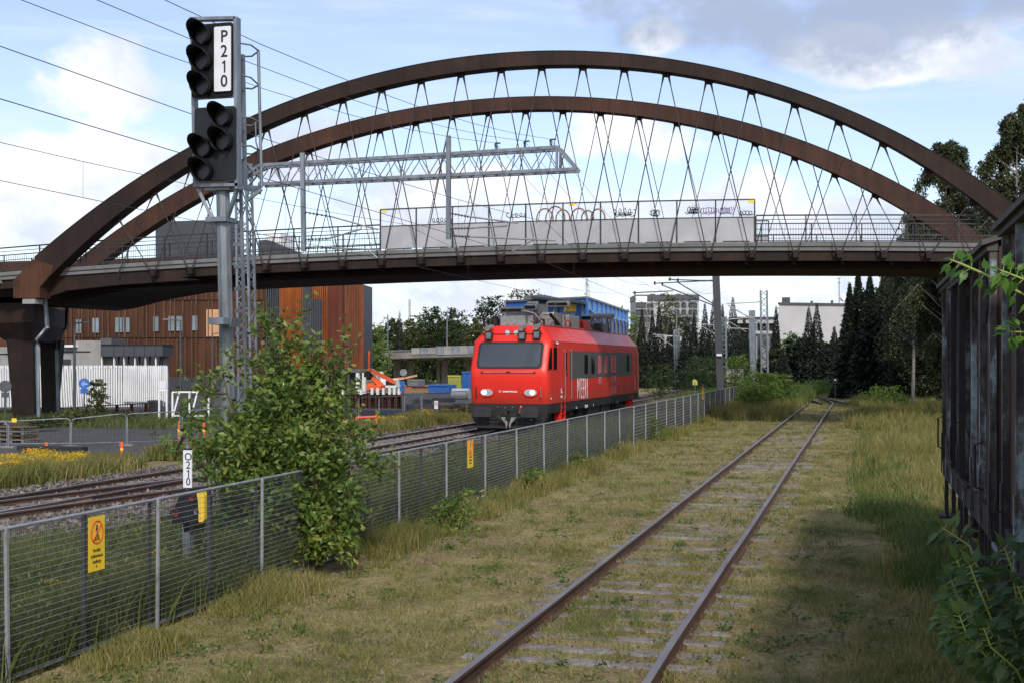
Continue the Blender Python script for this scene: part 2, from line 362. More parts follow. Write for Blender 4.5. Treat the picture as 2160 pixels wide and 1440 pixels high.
def sheet(name, x0, x1, y0, y1, z, m, nx=2, ny=2, amp=0.0):
    xs = np.linspace(x0, x1, nx); ys = np.linspace(y0, y1, ny); X, Y = np.meshgrid(xs, ys)
    Z = np.full_like(X, z)
    if amp: Z = z+amp*np.array([[mnoise.noise(Vector((a*0.5, b*0.5, 0.3))) for a, b in zip(r1, r2)] for r1, r2 in zip(X, Y)])
    V = np.stack([X, Y, Z], -1).reshape(-1, 3); i = np.arange(nx*ny).reshape(ny, nx)
    Fq = np.stack([i[:-1, :-1], i[:-1, 1:], i[1:, 1:], i[1:, :-1]], -1).reshape(-1, 4)
    return tag(npmesh(name, V, Fq, m), kind='structure')
g = sheet('ground', -2500, 2500, -500, 3000, -0.02, MT['ground'], 60, 60); tag(g, 'dry yellow green grass ground')
bl = sheet('ballast_bed', -18.2, -9.2, -8, 160, 0.012, MT['ballast'], 20, 120, 0.02); tag(bl, 'gravel ballast under the main line rails')
yard = sheet('gravel_yard', -90, -19.6, 27, 74, 0.012, MT['gravel'], 2, 2); tag(yard, 'grey gravel yard left of the tracks')
# site road running deeper behind the yellow flowers
rd = sheet('site_road', -90, -19.8, 74.05, 110, 0.016, MT['gravel'], 2, 2); tag(rd, 'grey gravel site road')
# ---------------------------------------------------------------- tracks
def sweep(path, prof, closed=True):
    """path: list of Vector; prof: list of (lateral, z); returns verts, faces"""
    n = len(prof); vs = []; m = len(path)
    for i, p in enumerate(path):
        d = (path[min(i+1, m-1)]-path[max(i-1, 0)]); d.z = 0; d.normalize(); r = Vector((d.y, -d.x, 0))
        for (a, z) in prof: vs.append(p+r*a+Vector((0, 0, z)))
    fs = [(i*n+k, i*n+(k+1) % n, (i+1)*n+(k+1) % n, (i+1)*n+k) for i in range(m-1) for k in range(n)]
    return vs, fs
RP = [(-.07, -.172), (.07, -.172), (.07, -.16), (.012, -.14), (.012, -.045), (.036, -.035), (.036, -.004), (.03, 0), (-.03, 0), (-.036, -.004), (-.036, -.035), (-.012, -.045), (-.012, -.14), (-.07, -.16)]
def rail(path, parent, clips=0.0, top='rail_top', name='rail', side='rail_side'):
    vs, fs = sweep(path, RP); n = len(RP)
    mb = MB(); mb.add(vs, fs)
    o = mb.build(name, MT[side], parent); o.data.materials.append(MT[top])
    nf = len(fs)
    for p in o.data.polygons:
        if p.index < nf and all(RP[v % n][1] > -.005 for v in p.vertices) : p.material_index = 1
    return o
def clips(path, parent, step, name='rail_fastening'):
    mb = MB(); acc = 0
    for a, b in zip(path[:-1], path[1:]):
        L = (b-a).length; t = acc
        while t < L:
            p = a.lerp(b, t/L); d = (b-a).normalized(); r = Vector((d.y, -d.x, 0))
            for s in (-1, 1):
                mb.box(p+r*s*0.11+Vector((0, 0, -.125)), (0.10, 0.09, 0.05), math.atan2(r.y, r.x))
                mb.tube(p+r*s*0.10+Vector((0, 0, -.12)), p+r*s*0.10+Vector((0, 0, -.055)), 0.022, n=6)
            t += step
        acc = t-L
    return tag(mb.build(name, MT['under'], parent), kind='stuff')
def track_path(pts, off, wob=0.0):
    P = []
    for i, (x, y) in enumerate(pts):
        a = Vector(pts[max(i-1, 0)]); b = Vector(pts[min(i+1, len(pts)-1)]); d = (b-a).normalized()
        w = wob*mnoise.noise(Vector((y*0.25, off, 0)))
        P.append(Vector((x+d.y*off+w, y-d.x*off, 0.15+0.6*w)))
    return P
def S(t): t = max(0, min(1, t)); return t*t*(3-2*t)
wood = corten('sleeper_wood', (0.13, 0.12, 0.11), (0.24, 0.225, 0.21), (0.36, 0.345, 0.33), 3, 20)
# near, rusty track with worn wooden sleepers
tr = empty('railway_track', (-2.53, 5, 0), 'rusty disused track with grey wooden sleepers sunk in the dry grass', 'track')
pts = [(-2.53-7.5*S((y-84)/60)-(max(0, y-114))*0.12, y) for y in [3+1.0*i for i in range(150)]]
for s in (-1, 1): rail(track_path(pts, s*0.797, 0.035), tr)
rnd = random.Random(3)
y = 4.6; k = 0
while k < 98:
    mb = MB(); L = 2.5+rnd.uniform(-.1, .1); w = .22+rnd.uniform(-.03, .03)
    sink = rnd.uniform(-0.034, 0.005)
    if rnd.random() < 0.2: sink = -0.045
    c = Vector((-2.53+rnd.uniform(-.06, .06), y, sink-0.05)); n = 10
    a = rnd.uniform(-.02, .02)
    mb.box(c, (L, w, 0.12), a); mb.build('sleeper', wood, tr, 0.012)
    y += 0.55+rnd.uniform(-.03, .03); k += 1
# main line behind (polished heads), with sleepers in the ballast
def sleepers(parent, pts, step, m, L=2.6, wdt=.25, z=-0.03):
    acc = 0; c = 0
    for a, b in zip(pts[:-1], pts[1:]):
        a = Vector((a[0], a[1], z)); b = Vector((b[0], b[1], z)); l = (b-a).length; t = acc
        while t < l and c < 98:
            p = a.lerp(b, t/l); d = (b-a).normalized(); mb = MB(); mb.box(p, (L, wdt, 0.14), math.atan2(-d.x, d.y)); mb.build('sleeper', m, parent); t += step; c += 1
        acc = t-l
m1 = empty('railway_track', (-15.69, 10, 0), 'far main line with tall brown rails and dark fastenings beside the yellow flowers', 'track')
p1 = [(-15.69, y) for y in range(-6, 170, 4)]
for s in (-1, 1):
    rp = track_path(p1, s*0.797); rail(rp, m1, top='rail_top_shiny'); clips(rp[3:22], m1, 0.61)
sleepers(m1, [(-15.69, y) for y in range(12, 70, 2)], 0.61, MT['concrete_dark'])
# turnout branch and the track the locomotive stands on
m2 = empty('railway_track', (-13.03, 50, 0), 'main line track that the red locomotive runs on', 'track')
p2 = [(-15.69+2.66*S((y-16)/20), y) for y in range(16, 170, 2)]
for s in (-1, 1):
    rp = track_path(p2, s*0.797); rail(rp, m2, top='rail_top_shiny'); clips(rp[4:26], m2, 0.61)
# overgrown siding joining it
m3 = empty('railway_track', (-10.96, 20, 0), 'overgrown siding rails in weeds just behind the mesh fence', 'track')
p3 = [(-10.96-2.07*S((y-31)/15), y) for y in range(-4, 47, 1)]
for s in (-1, 1):
    rp = track_path(p3, s*0.797); rail(rp, m3); 
sleepers(m3, [(-10.96, y) for y in range(8, 34, 2)], 0.61, wood, z=-0.02)
yb = MB()  # yellow-white painted web of the nearer main line rail
v_, f_ = sweep([Vector((-15.69+0.797+0.0145, y, 0.15)) for y in np.linspace(14, 22.6, 12)], [(0, -.13), (0.004, -.13), (0.004, -.045), (0, -.045)])
yb.add(v_, f_); yb.build('painted_rail_web', mat('cream_rail_paint', (0.42, 0.27, 0.12), 0.8, 0, 0.25, 4, 0.1), m1)
# far crossing siding in the grass (curving away at the end of the near track)
m4 = empty('railway_track', tuple(gp(1700, 100)), 'thin rails crossing from the left at the far end of the rusty track', 'track')
a = gp(1668, 118); b = gp(1760, 84); a.z = b.z = 0.15
for s in (-1, 1):
    d = (b-a).normalized(); o = Vector((d.y, -d.x, 0))*0.8*s; rail([a+o, a.lerp(b, .5)+o, b+o], m4)

# ================================================================= BRIDGE
SK = 0.10
def bp(px, py, y0):
    t = (px-1080)/F; ax = t*CA-SA; ay = t*SA+CA; Y = (y0+14*SK)/(ay-SK*ax)
    return Vector((Y*ax, Y*ay, EYE+(HY-py)/F*Y))
def byy(x, y0): return y0+SK*(x+14)
YN, YF = 52.0, 61.0
nt_ = [(70,547),(100,520),(147,480),(200,440),(300,367),(397,313),(517,257),(720,177),(800,150),(1073,113),(1180,109),(1320,115),(1440,128),(1573,157),(1707,200),(1840,253),(1973,327),(2073,387),(2160,443)]
nb_ = [(107,582),(167,520),(215,480),(250,453),(333,390),(517,287),(720,207),(800,183),(953,153),(1073,142),(1167,136),(1353,145),(1440,159),(1530,175),(1640,205),(1733,238),(1817,277),(1913,325),(2007,383),(2107,467)]
ft_ = [(233,493),(260,480),(400,393),(520,330),(720,262),(953,217),(1147,204),(1320,212),(1440,230),(1573,260),(1707,302),(1840,360),(1940,413),(2020,463)]
fb_ = [(317,480),(520,368),(720,293),(953,245),(1147,231),(1320,241),(1440,259),(1530,283),(1607,308),(1707,338),(1840,409),(1907,443),(1940,463)]
def fitz(pts, y0):
    P = np.array([bp(a, b, y0)[:] for a, b in pts]); return np.polyfit(P[:, 0], P[:, 2], 4)
ntc, nbc, ftc, fbc = fitz(nt_, YN), fitz(nb_, YN), fitz(ft_, YF), fitz(fb_, YF)
dk_ = [(117,568),(240,556),(460,547),(640,535),(800,528),(1000,521),(1216,519),(1440,513),(1800,512),(2100,513)]
P = np.array([bp(a, b, YN+.6)[:] for a, b in dk_]); dkc = np.polyfit(P[:, 0], P[:, 2], 2)
def zd(x): return float(np.polyval(dkc, x))
br = empty('arch_bridge', (-37.6, 52, 0), 'rusty weathering steel twin arch footbridge crossing over all the tracks', 'bridge')
def arch(tc_, bc, y0, x0, x1, w, name):
    xs = np.linspace(x0, x1, 90); mb = MB(); vs = []
    for x in xs:
        y = byy(x, y0); zt = np.polyval(tc_, x); zb = np.polyval(bc, x)
        vs += [(x, y, zb), (x, y+w, zb), (x, y+w, zt), (x, y, zt)]
    fs = [(i*4+k, i*4+(k+1) % 4, (i+1)*4+(k+1) % 4, (i+1)*4+k) for i in range(len(xs)-1) for k in range(4)]
    fs += [(0, 1, 2, 3), tuple(len(vs)-4+k for k in (3, 2, 1, 0))]
    mb.add(vs, fs)
    # thin welded flange lip along the upper edge
    for i in range(len(xs)-1):
        a = vs[i*4+3]; b = vs[i*4+7]
        mb.bar((a[0], a[1]-.006, a[2]+.004), (b[0], b[1]-.006, b[2]+.004), 0.02, 0.03)
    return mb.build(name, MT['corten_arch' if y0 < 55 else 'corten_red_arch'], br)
def splices(tc_, bc, y0, xs_, m):
    for x in xs_:
        zt, zb_ = np.polyval(tc_, x), np.polyval(bc, x); y = byy(x, y0); sl = float(np.polyval(np.polyder(tc_), x)); d = Vector((1, 0, sl)).normalized(); nrm = Vector((-d.z, 0, d.x))
        c = Vector((x, y-.006, (zt+zb_)/2)); h = (zt-zb_)*d.x*.5; mb = MB(); mb.bar(c-nrm*h*.97, c+nrm*h*.97, .035, .018, up=(0, 1, 0)); mb.build('weld_seam', m, br)
splices(ntc, nbc, YN, np.arange(-33, 6, 5.85), MT['corten_dark']); splices(ftc, fbc, YF, np.arange(-36, 5, 5.85), MT['corten_arch'])
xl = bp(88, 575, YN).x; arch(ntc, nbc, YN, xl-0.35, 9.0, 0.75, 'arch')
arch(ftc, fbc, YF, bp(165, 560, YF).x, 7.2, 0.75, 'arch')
# springing block of the near arch, cut in pixels on its own plane
mb = MB(); blk = [bp(*p, YN-.01) for p in ((28, 592), (70, 547), (112, 560), (107, 580), (84, 606), (84, 629), (28, 629))]
mb.prism(blk, (0, 0.8, 0)); mb.build('springing', MT['corten_foot'], br)
mb = MB(); mb.bb(bp(46, 0, YN).x, bp(74, 0, YN).x, YN-2.2, YN-1.6, bp(50, 641, YN).z, bp(50, 631, YN).z); mb.build('bearing', MT['concrete'], br)
# deck: swept slab, edge beams, steel girders, underside
xs = np.linspace(-75, 45, 80)
def strip(ya, yb, dz0, dz1, x0=-75, x1=45):
    mb = MB(); X = [x for x in np.linspace(x0, x1, 80)]; vs = []
    for x in X:
        z = zd(x) if x > -46 else zd(-46)+(x+46)*0.02
        vs += [(x, byy(x, ya), z+dz0), (x, byy(x, yb), z+dz0), (x, byy(x, yb), z+dz1), (x, byy(x, ya), z+dz1)]
    fs = [(i*4+k, i*4+(k+1) % 4, (i+1)*4+(k+1) % 4, (i+1)*4+k) for i in range(len(X)-1) for k in range(4)]
    fs += [(0, 1, 2, 3), tuple(len(vs)-4+k for k in (3, 2, 1, 0))]
    mb.add(vs, fs); return mb
strip(YN+.85, YF-.1, -.34, -.05).build('deck_slab', MT['concrete_dark'], br)
strip(YN+.55, YN+.85, -.16, 0).build('edge_beam', MT['edge_concrete'], br); 
strip(YN+.62, YN+.848, -.34, -.162).build('edge_fascia', MT['edge_concrete'], br)
strip(YF-.1, YF+.2, -.34, 0.02).build('edge_beam', MT['edge_concrete'], br)
strip(YN+.72, YN+1.0, -.74, -.342, -38, 45).build('girder', MT['corten_dark'], br)
strip(YF-.3, YF, -.74, -.342, -44, 45).build('girder', MT['corten_dark'], br)
strip(YN+2.6, YF-1.6, -.95, -.345, -75, 45).build('box_girder', MT['corten_dark'], br)
for x in np.arange(-36, 12, 1.96):
    mb = MB(); mb.bar((x, byy(x, YN+1.0), zd(x)-.58), (x, byy(x, YF-.3), zd(x)-.58), .12, .44); mb.build('cross_beam', MT['corten_dark'], br)
# haunch of the near girder towards the pier
mb = MB(); mb.prism([bp(*p, YN+.7) for p in ((84, 602), (110, 580), (300, 577), (420, 590), (250, 601), (140, 613), (96, 629), (84, 629))], (0, .35, 0)); mb.build('girder_haunch', MT['corten_dark'], br)
mb = MB(); mb.prism([bp(*p, YN+3.2) for p in ((96, 628), (120, 585), (600, 575), (500, 590), (300, 607), (215, 622), (140, 642), (100, 648))], (0.6, 5.0, 0)); mb.build('box_girder_haunch', MT['corten_dark'], br)
# hangers
def uniform(pa, ia, pb, ib, y0):
    xa = bp(pa, 0, y0).x; xb = bp(pb, 0, y0).x; d = (xb-xa)/(ib-ia); return lambda i: xa+(i-ia)*d
def hangers(f, i0, i1, bc, y0, w, cr):
    yc = w/2
    for i in range(i0, i1+1):
        xt = f(i); zt = float(np.polyval(bc, xt)); sl = float(np.polyval(np.polyder(bc), xt)); y = byy(xt, y0)+yc
        d = Vector((1, 0, sl)).normalized(); nrm = Vector((-d.z, 0, d.x)); c = Vector((xt, y, zt))
        gm = MB(); gm.prism([c-d*.24+Vector((0, -.02, 0))+nrm*.03, c+d*.24+Vector((0, -.02, 0))+nrm*.03, c+d*.14-nrm*.17+Vector((0, -.02, 0)), c-d*.14-nrm*.17+Vector((0, -.02, 0))], (0, .04, 0)); gus = gm.build('gusset_plate', MT['corten_dark'], br)
        for s in (-1, 1):
            j = i+s
            if j < i0 or j > i1+1: continue
            xb = f(j)-s*0.10; a = c+d*0.11*s-nrm*.12; b = Vector((xb, byy(xb, y0)+yc, zd(xb)-.42))
            if zt < zd(xb)+.3: continue
            dr = (b-a).normalized(); mb = MB()
            mb.tube(a, a+dr*.45, .055, .022, 6); mb.tube(a+dr*.4, b-dr*.4, cr, n=6); mb.tube(b-dr*.45, b, .02, .045, 6)
            mb.build('hanger', MT['cable'], br)
fN = uniform(798, 0, 2057, 14, YN); fF = uniform(795, 0, 1848, 13, YF)
hangers(fN, -7, 14, nbc, YN, .75, .024); hangers(fF, -6, 14, fbc, YF, .75, .02)
for i in range(-6, 16):
    x = fN(i); mb = MB(); mb.box((x, byy(x, YN)+.55, zd(x)-.5), (.2, .5, .3)); mb.build('anchor_bracket', MT['corten_dark'], br)
# railings
def railing(y0, x0, x1, parent, hs=(1.12, .95, .78, .55, .3, .08), name='railing', step=2.0):
    X = [x for x in np.arange(x0, x1, 1.0)]+[x1]; mb = MB()
    zz = lambda x: zd(x) if x > -46 else zd(-46)+(x+46)*0.02
    for h, r in zip(hs, (.035, .016, .026, .016, .016, .02)):
        for a, b in zip(X[:-1], X[1:]): mb.bar((a, byy(a, y0), zz(a)+h), (b, byy(b, y0), zz(b)+h), r*2, r*1.6)
    for x in np.arange(x0, x1+.01, step):
        mb.bar((x, byy(x, y0), zz(x)-.05), (x, byy(x, y0), zz(x)+1.1), .05, .05); mb.bar((x+.22, byy(x+.22, y0)+.05, zz(x)), (x+.22, byy(x+.22, y0)+.05, zz(x)+.78), .05, .03)
    return mb.build(name, MT['black_steel'], parent)
def bars(y0, x0, x1, parent):
    mb = MB()
    for x in np.arange(x0, x1, .11): mb.bar((x, byy(x, y0), zd(max(x, -46))), (x, byy(x, y0), zd(max(x, -46))+.76), .012, .012)
    return mb.build('railing_infill', MT['black_steel'], parent)
xa, xb = bp(803, 0, YN+.7).x, bp(1592, 0, YN+.7).x
railing(YN+.7, -60, xa-.05, br); railing(YN+.7, xb+.05, 10, br); railing(YF+.05, -60, 10, br)
bars(YN+.75, -48, xa, br); bars(YN+.75, xb, 9, br); bars(YF+.0, -48, 9, br)
# overhead-line safety screens: white lower panels and clear scribbled upper panes
def clear_mat():
    m, nt, b = new_mat('scratched_clear_pane'); N = nt.nodes; L = nt.links
    t = N.new('ShaderNodeBsdfTransparent'); t.inputs[0].default_value = (0.93, 0.95, 0.97, 1); mx = N.new('ShaderNodeMixShader')
    f = ramp(nt, tnoise(nt, 0.7, 6, 0.7), [(0.35, (0.04,)*3), (0.7, (0.22,)*3)])
    b.inputs['Base Color'].default_value = (0.75, 0.77, 0.82, 1); b.inputs['Roughness'].default_value = 0.3
    L.new(f, mx.inputs[0]); L.new(t.outputs[0], mx.inputs[1]); L.new(b.outputs[0], mx.inputs[2]); L.new(mx.outputs[0], N['Material Output'].inputs[0]); return m
MT['clear'] = clear_mat(); MT['panel_white'] = mat('white_screen_panel', (0.36, 0.37, 0.40), 0.6, 0, 0.2, 0.8, 0.05)
sc = [p for p in np.linspace(xa, xb, 11)]
def scribble(mb, x0, x1, z0, z1, y, seed, r=.012, n=26, loops=2.4):
    rr = random.Random(seed); pts = []; ph = rr.uniform(0, 6)
    for i in range(n):
        t = i/(n-1); x = x0+(x1-x0)*t+.10*math.cos(t*loops*14+ph); z = (z0+z1)/2+(z1-z0)/2*math.sin(t*loops*14+ph)*rr.uniform(.6, 1)
        pts.append((x, byy(x, y), z))
    mb.path(pts, r, 4)
for y0, near in ((YN+.7, True), (YF, False)):
    scn = empty('safety_screen', (sc[0], byy(sc[0], y0), zd(sc[0])), ('long white safety screen with graffiti panes on the near side of the bridge' if near else 'second safety screen seen through the panes on the far side of the bridge'), 'safety screen')
    h1, h2 = 1.05, (1.78)
    for i in range(10):
        a, b = sc[i], sc[i+1]; za, zb_ = zd(a), zd(b); y = y0-.03
        P = lambda x, z, dy=0: (x, byy(x, y)+dy, z)
        mb = MB(); mb.prism([P(a+.03, za+.06), P(b-.03, zb_+.06), P(b-.03, zb_+h1-.02), P(a+.03, za+h1-.02)], (0, .012, 0)); mb.build('lower_panel', MT['panel_white'], scn)
        mb = MB(); mb.prism([P(a+.03, za+h1+.02), P(b-.03, zb_+h1+.02), P(b-.03, zb_+h2-.02), P(a+.03, za+h2-.02)], (0, .008, 0)); mb.build('clear_pane', MT['clear'], scn)
        mb = MB()
        mb.bar(P(a, za), P(a, za+h2), .05, .06); mb.bar(P(a, za+h2), P(b, zb_+h2), .05, .05); mb.bar(P(a, za+h1), P(b, zb_+h1), .035, .035); mb.bar(P(a+.3, za+.05), P(b-.2, zb_+.05), .04, .05)
        if i == 9: mb.bar(P(b, zb_), P(b, zb_+h2), .05, .06)
        mb.build('frame', MT['black_steel'], scn)
    if near:
        gb = MB(); gv = MB(); gn = MB(); y = y0-.06
        for k, (px0, px1, kk) in enumerate([(912, 950, 0), (1070, 1112, 0), (1295, 1340, 0), (1300, 1335, 0), (1375, 1390, 0), (1450, 1475, 0), (1560, 1590, 0), (1458, 1470, 0)]):
            x0, x1 = bp(px0, 0, y0).x, bp(px1, 0, y0).x; z = zd(x0)+h1
            scribble(gb, x0, x1, z+.05+.1*(k % 2), z+.28+.1*(k % 3), y, k, .016, 30, 2)
        for px0, px1 in ((1480, 1512), (1520, 1545)):
            x0, x1 = bp(px0, 0, y0).x, bp(px1, 0, y0).x; z = zd(x0)+h1; scribble(gv, x0, x1, z+.1, z+.45, y, px0, .015, 30, 2.6)
        for cx, rr_ in ((1150, .36), (1172, .42), (1188, .30), (1222, .34), (1240, .26), (1262, .3)):
            x0 = bp(cx, 0, y0).x; z = zd(x0)+h1+.05
            gn.path([(x0+rr_*math.cos(t), byy(x0, y), z+rr_*1.3*math.sin(t)) for t in np.linspace(-.1, 3.4, 12)], .03, 4)
        gb.build('graffiti', MT['letter_black'], scn); gv.build('graffiti', mat('violet_spray', (0.25, 0.06, 0.3), 0.6, 0, 0.1, 3, 0), scn); gn.build('graffiti', mat('brown_spray', (0.22, 0.15, 0.10), 0.6, 0, 0.2, 3, 0), scn)
        mb = MB()
        for px in (812, 1208, 1585):
            x = bp(px, 0, y0).x; mb.box((x, byy(x, y)-.03, zd(x)+h2-.08), (.24, .01, .1))
        mb.build('warning_plate', MT['yellow'], scn)
# pier with hammerhead, drain pipes
mb = MB()
N0 = bp(28, 0, YN).x
c0 = at(10, 640, 60.2); zc = c0.z
def xy(px, Y): v = at(px, 0, Y); return v.x, v.y
Pn = [xy(-45, 60.5), xy(72, 59.3), xy(140, 69.5), xy(40, 71)]
mb.add([(x, y, zc-.02-.9) for x, y in Pn]+[(x, y, zc) for x, y in Pn], [(0, 1, 2, 3), (7, 6, 5, 4), (0, 4, 5, 1), (1, 5, 6, 2), (2, 6, 7, 3), (3, 7, 4, 0)])
Pm = [xy(12, 60.7), xy(66, 60.0), xy(126, 68.8), xy(70, 70)]
mb.add([(x, y, zc-1.75) for x, y in Pm]+[(x, y, zc-.92) for x, y in Pn], [(0, 1, 2, 3), (0, 4, 5, 1), (1, 5, 6, 2), (2, 6, 7, 3), (3, 7, 4, 0)])
mb.build('pier_cap', MT['corten_dark'], br)
for (a, b, c, d, Y0, Y1, nm) in ((13, 69, 28, 72, 60.6, 60.0, 0), (84, 128, 88, 114, 67.5, 67, 1)):
    mb = MB(); T = [xy(a, Y0), xy(b, Y1), xy(b+9, Y1+1.1), xy(a+9, Y0+1.1)]; B = [xy(c, Y0), xy(d, Y1), xy(d+9, Y1+1.1), xy(c+9, Y0+1.1)]
    mb.add([(x, y, -.1) for x, y in B]+[(x, y, zc-1.6) for x, y in T], [(0, 1, 2, 3), (7, 6, 5, 4), (0, 4, 5, 1), (1, 5, 6, 2), (2, 6, 7, 3), (3, 7, 4, 0)]); mb.build('pier_column', MT['corten_dark'], br)
for pts_, Yp in ((((95, 622), (97, 650), (100, 690), (97, 694), (78, 716), (78, 730), (82, 886)), 58.6), (((152, 612), (141, 628), (141, 690), (120, 716), (120, 740), (124, 882)), 65.5)):
    mb = MB(); mb.path([at(a, b, Yp) for a, b in pts_], .095, 8); mb.path([at(pts_[2][0], pts_[2][1]+3, Yp), at(pts_[2][0], pts_[2][1]-2, Yp)], .11, 8); mb.build('drain_pipe', MT['galv'], br)
# approach abutment beam, left
mb = MB(); a = at(-60, 590, 60); b = at(21, 590, 58.9); mb.bar((a.x, a.y, a.z), (b.x, b.y, b.z), 1.2, .42); mb.build('abutment_beam', MT['concrete'], br)
# ================================================================= CATENARY GANTRY (in front of the bridge)
GY = 43.0
ga = empty('catenary_gantry', gp(520, ony(520, 0, GY).dot(Vector((-SA, CA, 0)))), 'galvanised lattice mast with long cantilever truss beam over the tracks in front of the bridge', 'catenary gantry')
def lattice(mb, b, t, w, n, r=.02, w2=None):
    """square lattice mast from b to t"""
    b = Vector(b); t = Vector(t); w2 = w2 or w
    cs = [Vector((i, j, 0)) for i, j in ((-1, -1), (1, -1), (1, 1), (-1, 1))]
    for c in cs: mb.bar(b+c*w/2, t+c*w2/2, r*2.6)
    for k in range(4):
        a_, b_ = cs[k], cs[(k+1) % 4]
        for i in range(n):
            f0, f1 = i/n, (i+1)/n; p = b.lerp(t, f0)+(a_ if i % 2 else b_)*(w+(w2-w)*f0)/2; q = b.lerp(t, f1)+(b_ if i % 2 else a_)*(w+(w2-w)*f1)/2
            mb.bar(p, q, r*1.3, r)
mast_b = ony(526, 924, GY); mast_b.z = 0; mast_t = ony(513, 345, GY)
mb = MB(); lattice(mb, mast_b, mast_t, .52, 26, .03, .42); mb.build('lattice_mast', MT['galv'], ga)
tl, tr_ = ony(548, 349, GY), ony(1176, 311, GY); bl_, br_ = ony(545, 389, GY), ony(1215, 357, GY)
dy = Vector((0, .55, 0)); mb = MB()
for o in (Vector((0, 0, 0)), dy):
    mb.bar(tl+o, tr_+o, .11, .11); mb.bar(bl_+o, br_+o, .11, .11); mb.bar(tr_+o, br_+o, .1, .1)
    mb.bar(mast_t+Vector((0, 0, -.5))+o*.5, tl+o, .1)
tt = ony(1175, 311, GY); bb_ = ony(1174, 359, GY); mb.bar(tt, bb_, .08); mb.bar(tt+dy, bb_+dy, .08)
n = 24
for i in range(n):
    f0, f1 = i/n, (i+1)/n; R1 = bb_
    a0, a1 = tl.lerp(tt, f0), tl.lerp(tt, f1); c0_, c1_ = bl_.lerp(R1, f0), bl_.lerp(R1, f1)
    for o in (Vector((0, 0, 0)), dy):
        mb.bar((a0 if i % 2 else c0_)+o, (c1_ if i % 2 else a1)+o, .028)
    mb.bar(a0, a1+dy, .03); mb.bar(c0_+dy, c1_, .03)
mb.build('truss_beam', MT['galv'], ga)
mb = MB()
for a_, b_ in (((522, 345), (560, 392)), ((560, 350), (522, 395)), ((540, 350), (556, 392))): mb.bar(ony(*a_, GY-.1), ony(*b_, GY-.1), .09, .05)
mb.build('corner_brace', MT['galv'], ga)
def insulator(mb, a, b, r=.055, n=7):
    a = Vector(a); b = Vector(b); mb.tube(a, b, .022, n=6)
    for i in range(n):
        p = a.lerp(b, (i+.5)/n); d = (b-a).normalized(); mb.tube(p-d*.008, p+d*.008, r, r*.8, 8)
drops = [((638, 323), (641, 530), [((641, 448), (700, 458), (797, 485)), ((641, 506), (692, 504), (762, 484)), ((641, 523), (700, 524), (800, 527))], (797, 545)),
         ((946, 287), (946, 505), [((946, 450), (990, 458), (1092, 471)), ((946, 483), (990, 482), (1070, 477)), ((946, 498), (992, 500), (1172, 508))], (1080, 531))]
for t_, b_, arms, st in drops:
    mb = MB(); mb.bar(ony(*t_, GY-.12), ony(*b_, GY-.12), .15, .15); mb.build('drop_post', MT['galv'], ga)
    for j, (a0, a1, a2) in enumerate(arms):
        p0, p1, p2 = [ony(*q, GY-.15) for q in (a0, a1, a2)]
        mb = MB(); mb.tube(p1, p2, .032, n=6); cm = mb.build('cantilever_tube', MT['alu'], ga)
        mb = MB(); insulator(mb, p0, p1); mb.build('insulator', MT['galv_dark'], cm)
    mb = MB(); e = ony(*arms[2][2], GY-.15); e2 = e.lerp(ony(*arms[2][1], GY-.15), .25); mb.tube(e2, ony(*st, GY-.15), .024, n=6); mb.tube(ony(*arms[1][2], GY-.15), ony(arms[1][2][0], arms[1][2][1]-7, GY-.15), .025, n=6); mb.build('steady_arm', MT['alu'], ga)
for px, py in ((1047, 307), (1108, 303), (1163, 299)):
    mb = MB(); p = ony(px, py+10, GY+.1); q = ony(px-2, py-4, GY+.1); insulator(mb, p, q, .06, 5); mb.bar(q, q+Vector((.25, -.3, -.05)), .05); mb.build('line_insulator', MT['galv_dark'], ga)
mb = MB(); mb.bar(mast_b+Vector((0, 0, -.1)), mast_b+Vector((0, 0, .3)), .9); mb.build('foundation', MT['concrete'], ga)
# ---- overhead wires, each hung between masts as sagging lines along the tracks
def span(p, q, sag, n=14): return [Vector(p).lerp(Vector(q), i/n)-Vector((0, 0, 4*sag*(i/n)*(1-i/n))) for i in range(n+1)]
def feeder(px, py, label):
    p = ony(px, py, GY+.1); x = p.x
    pts = span((x, -19, p.z), (x, GY, p.z), 2.2)+span((x, GY, p.z), (x, 112, p.z-1.0), 2.6)[1:]
    mb = MB(); mb.path(pts, .007, 5); tag(mb.build('feeder_wire', MT['wire']), label, 'overhead wire', 'feeder wires on top of the truss beam')
feeder(1047, 303, 'lowest of three thin feeder wires tied to the top of the truss beam')
feeder(1108, 299, 'middle of three thin feeder wires tied to the top of the truss beam')
feeder(1163, 295, 'outermost feeder wire tied near the tip of the truss beam')
def catenary(x, zc, zm, ys, label, stag=.25):
    w = empty('contact_line', (x[0], ys[0], 0), label, 'overhead wire', 'contact lines over the tracks'); P = []; Q = []
    for k, (a, b) in enumerate(zip(ys[:-1], ys[1:])):
        s0, s1 = (stag if k % 2 else -stag), (-stag if k % 2 else stag)
        P += span((x[k]+s0, a, zm), (x[k+1]+s1, b, zm), .75, 12)[(1 if k else 0):]; Q += span((x[k]+s0, a, zc), (x[k+1]+s1, b, zc), .03, 12)[(1 if k else 0):]
    mb = MB(); mb.path(P, .007, 5); mb.build('messenger_wire', MT['wire'], w)
    mb = MB(); mb.path(Q, .0075, 5); mb.build('contact_wire', MT['wire'], w)
    for i in range(2, len(P)-1, 2):
        if P[i].y > 8 and i % 12: mb = MB(); mb.tube(P[i], Q[i], .004, n=4); mb.build('dropper', MT['wire'], w)
catenary((-10.75, -10.75, -12.2, -12.8), 6.25, 7.65, (-15, 43, 79, 130), 'contact line hanging nearer the camera, over the siding')
catenary((-15.9, -15.9, -15.9, -15.9), 6.3, 7.7, (-15, 43, 90, 145), 'contact line hanging farther away, over the main line')

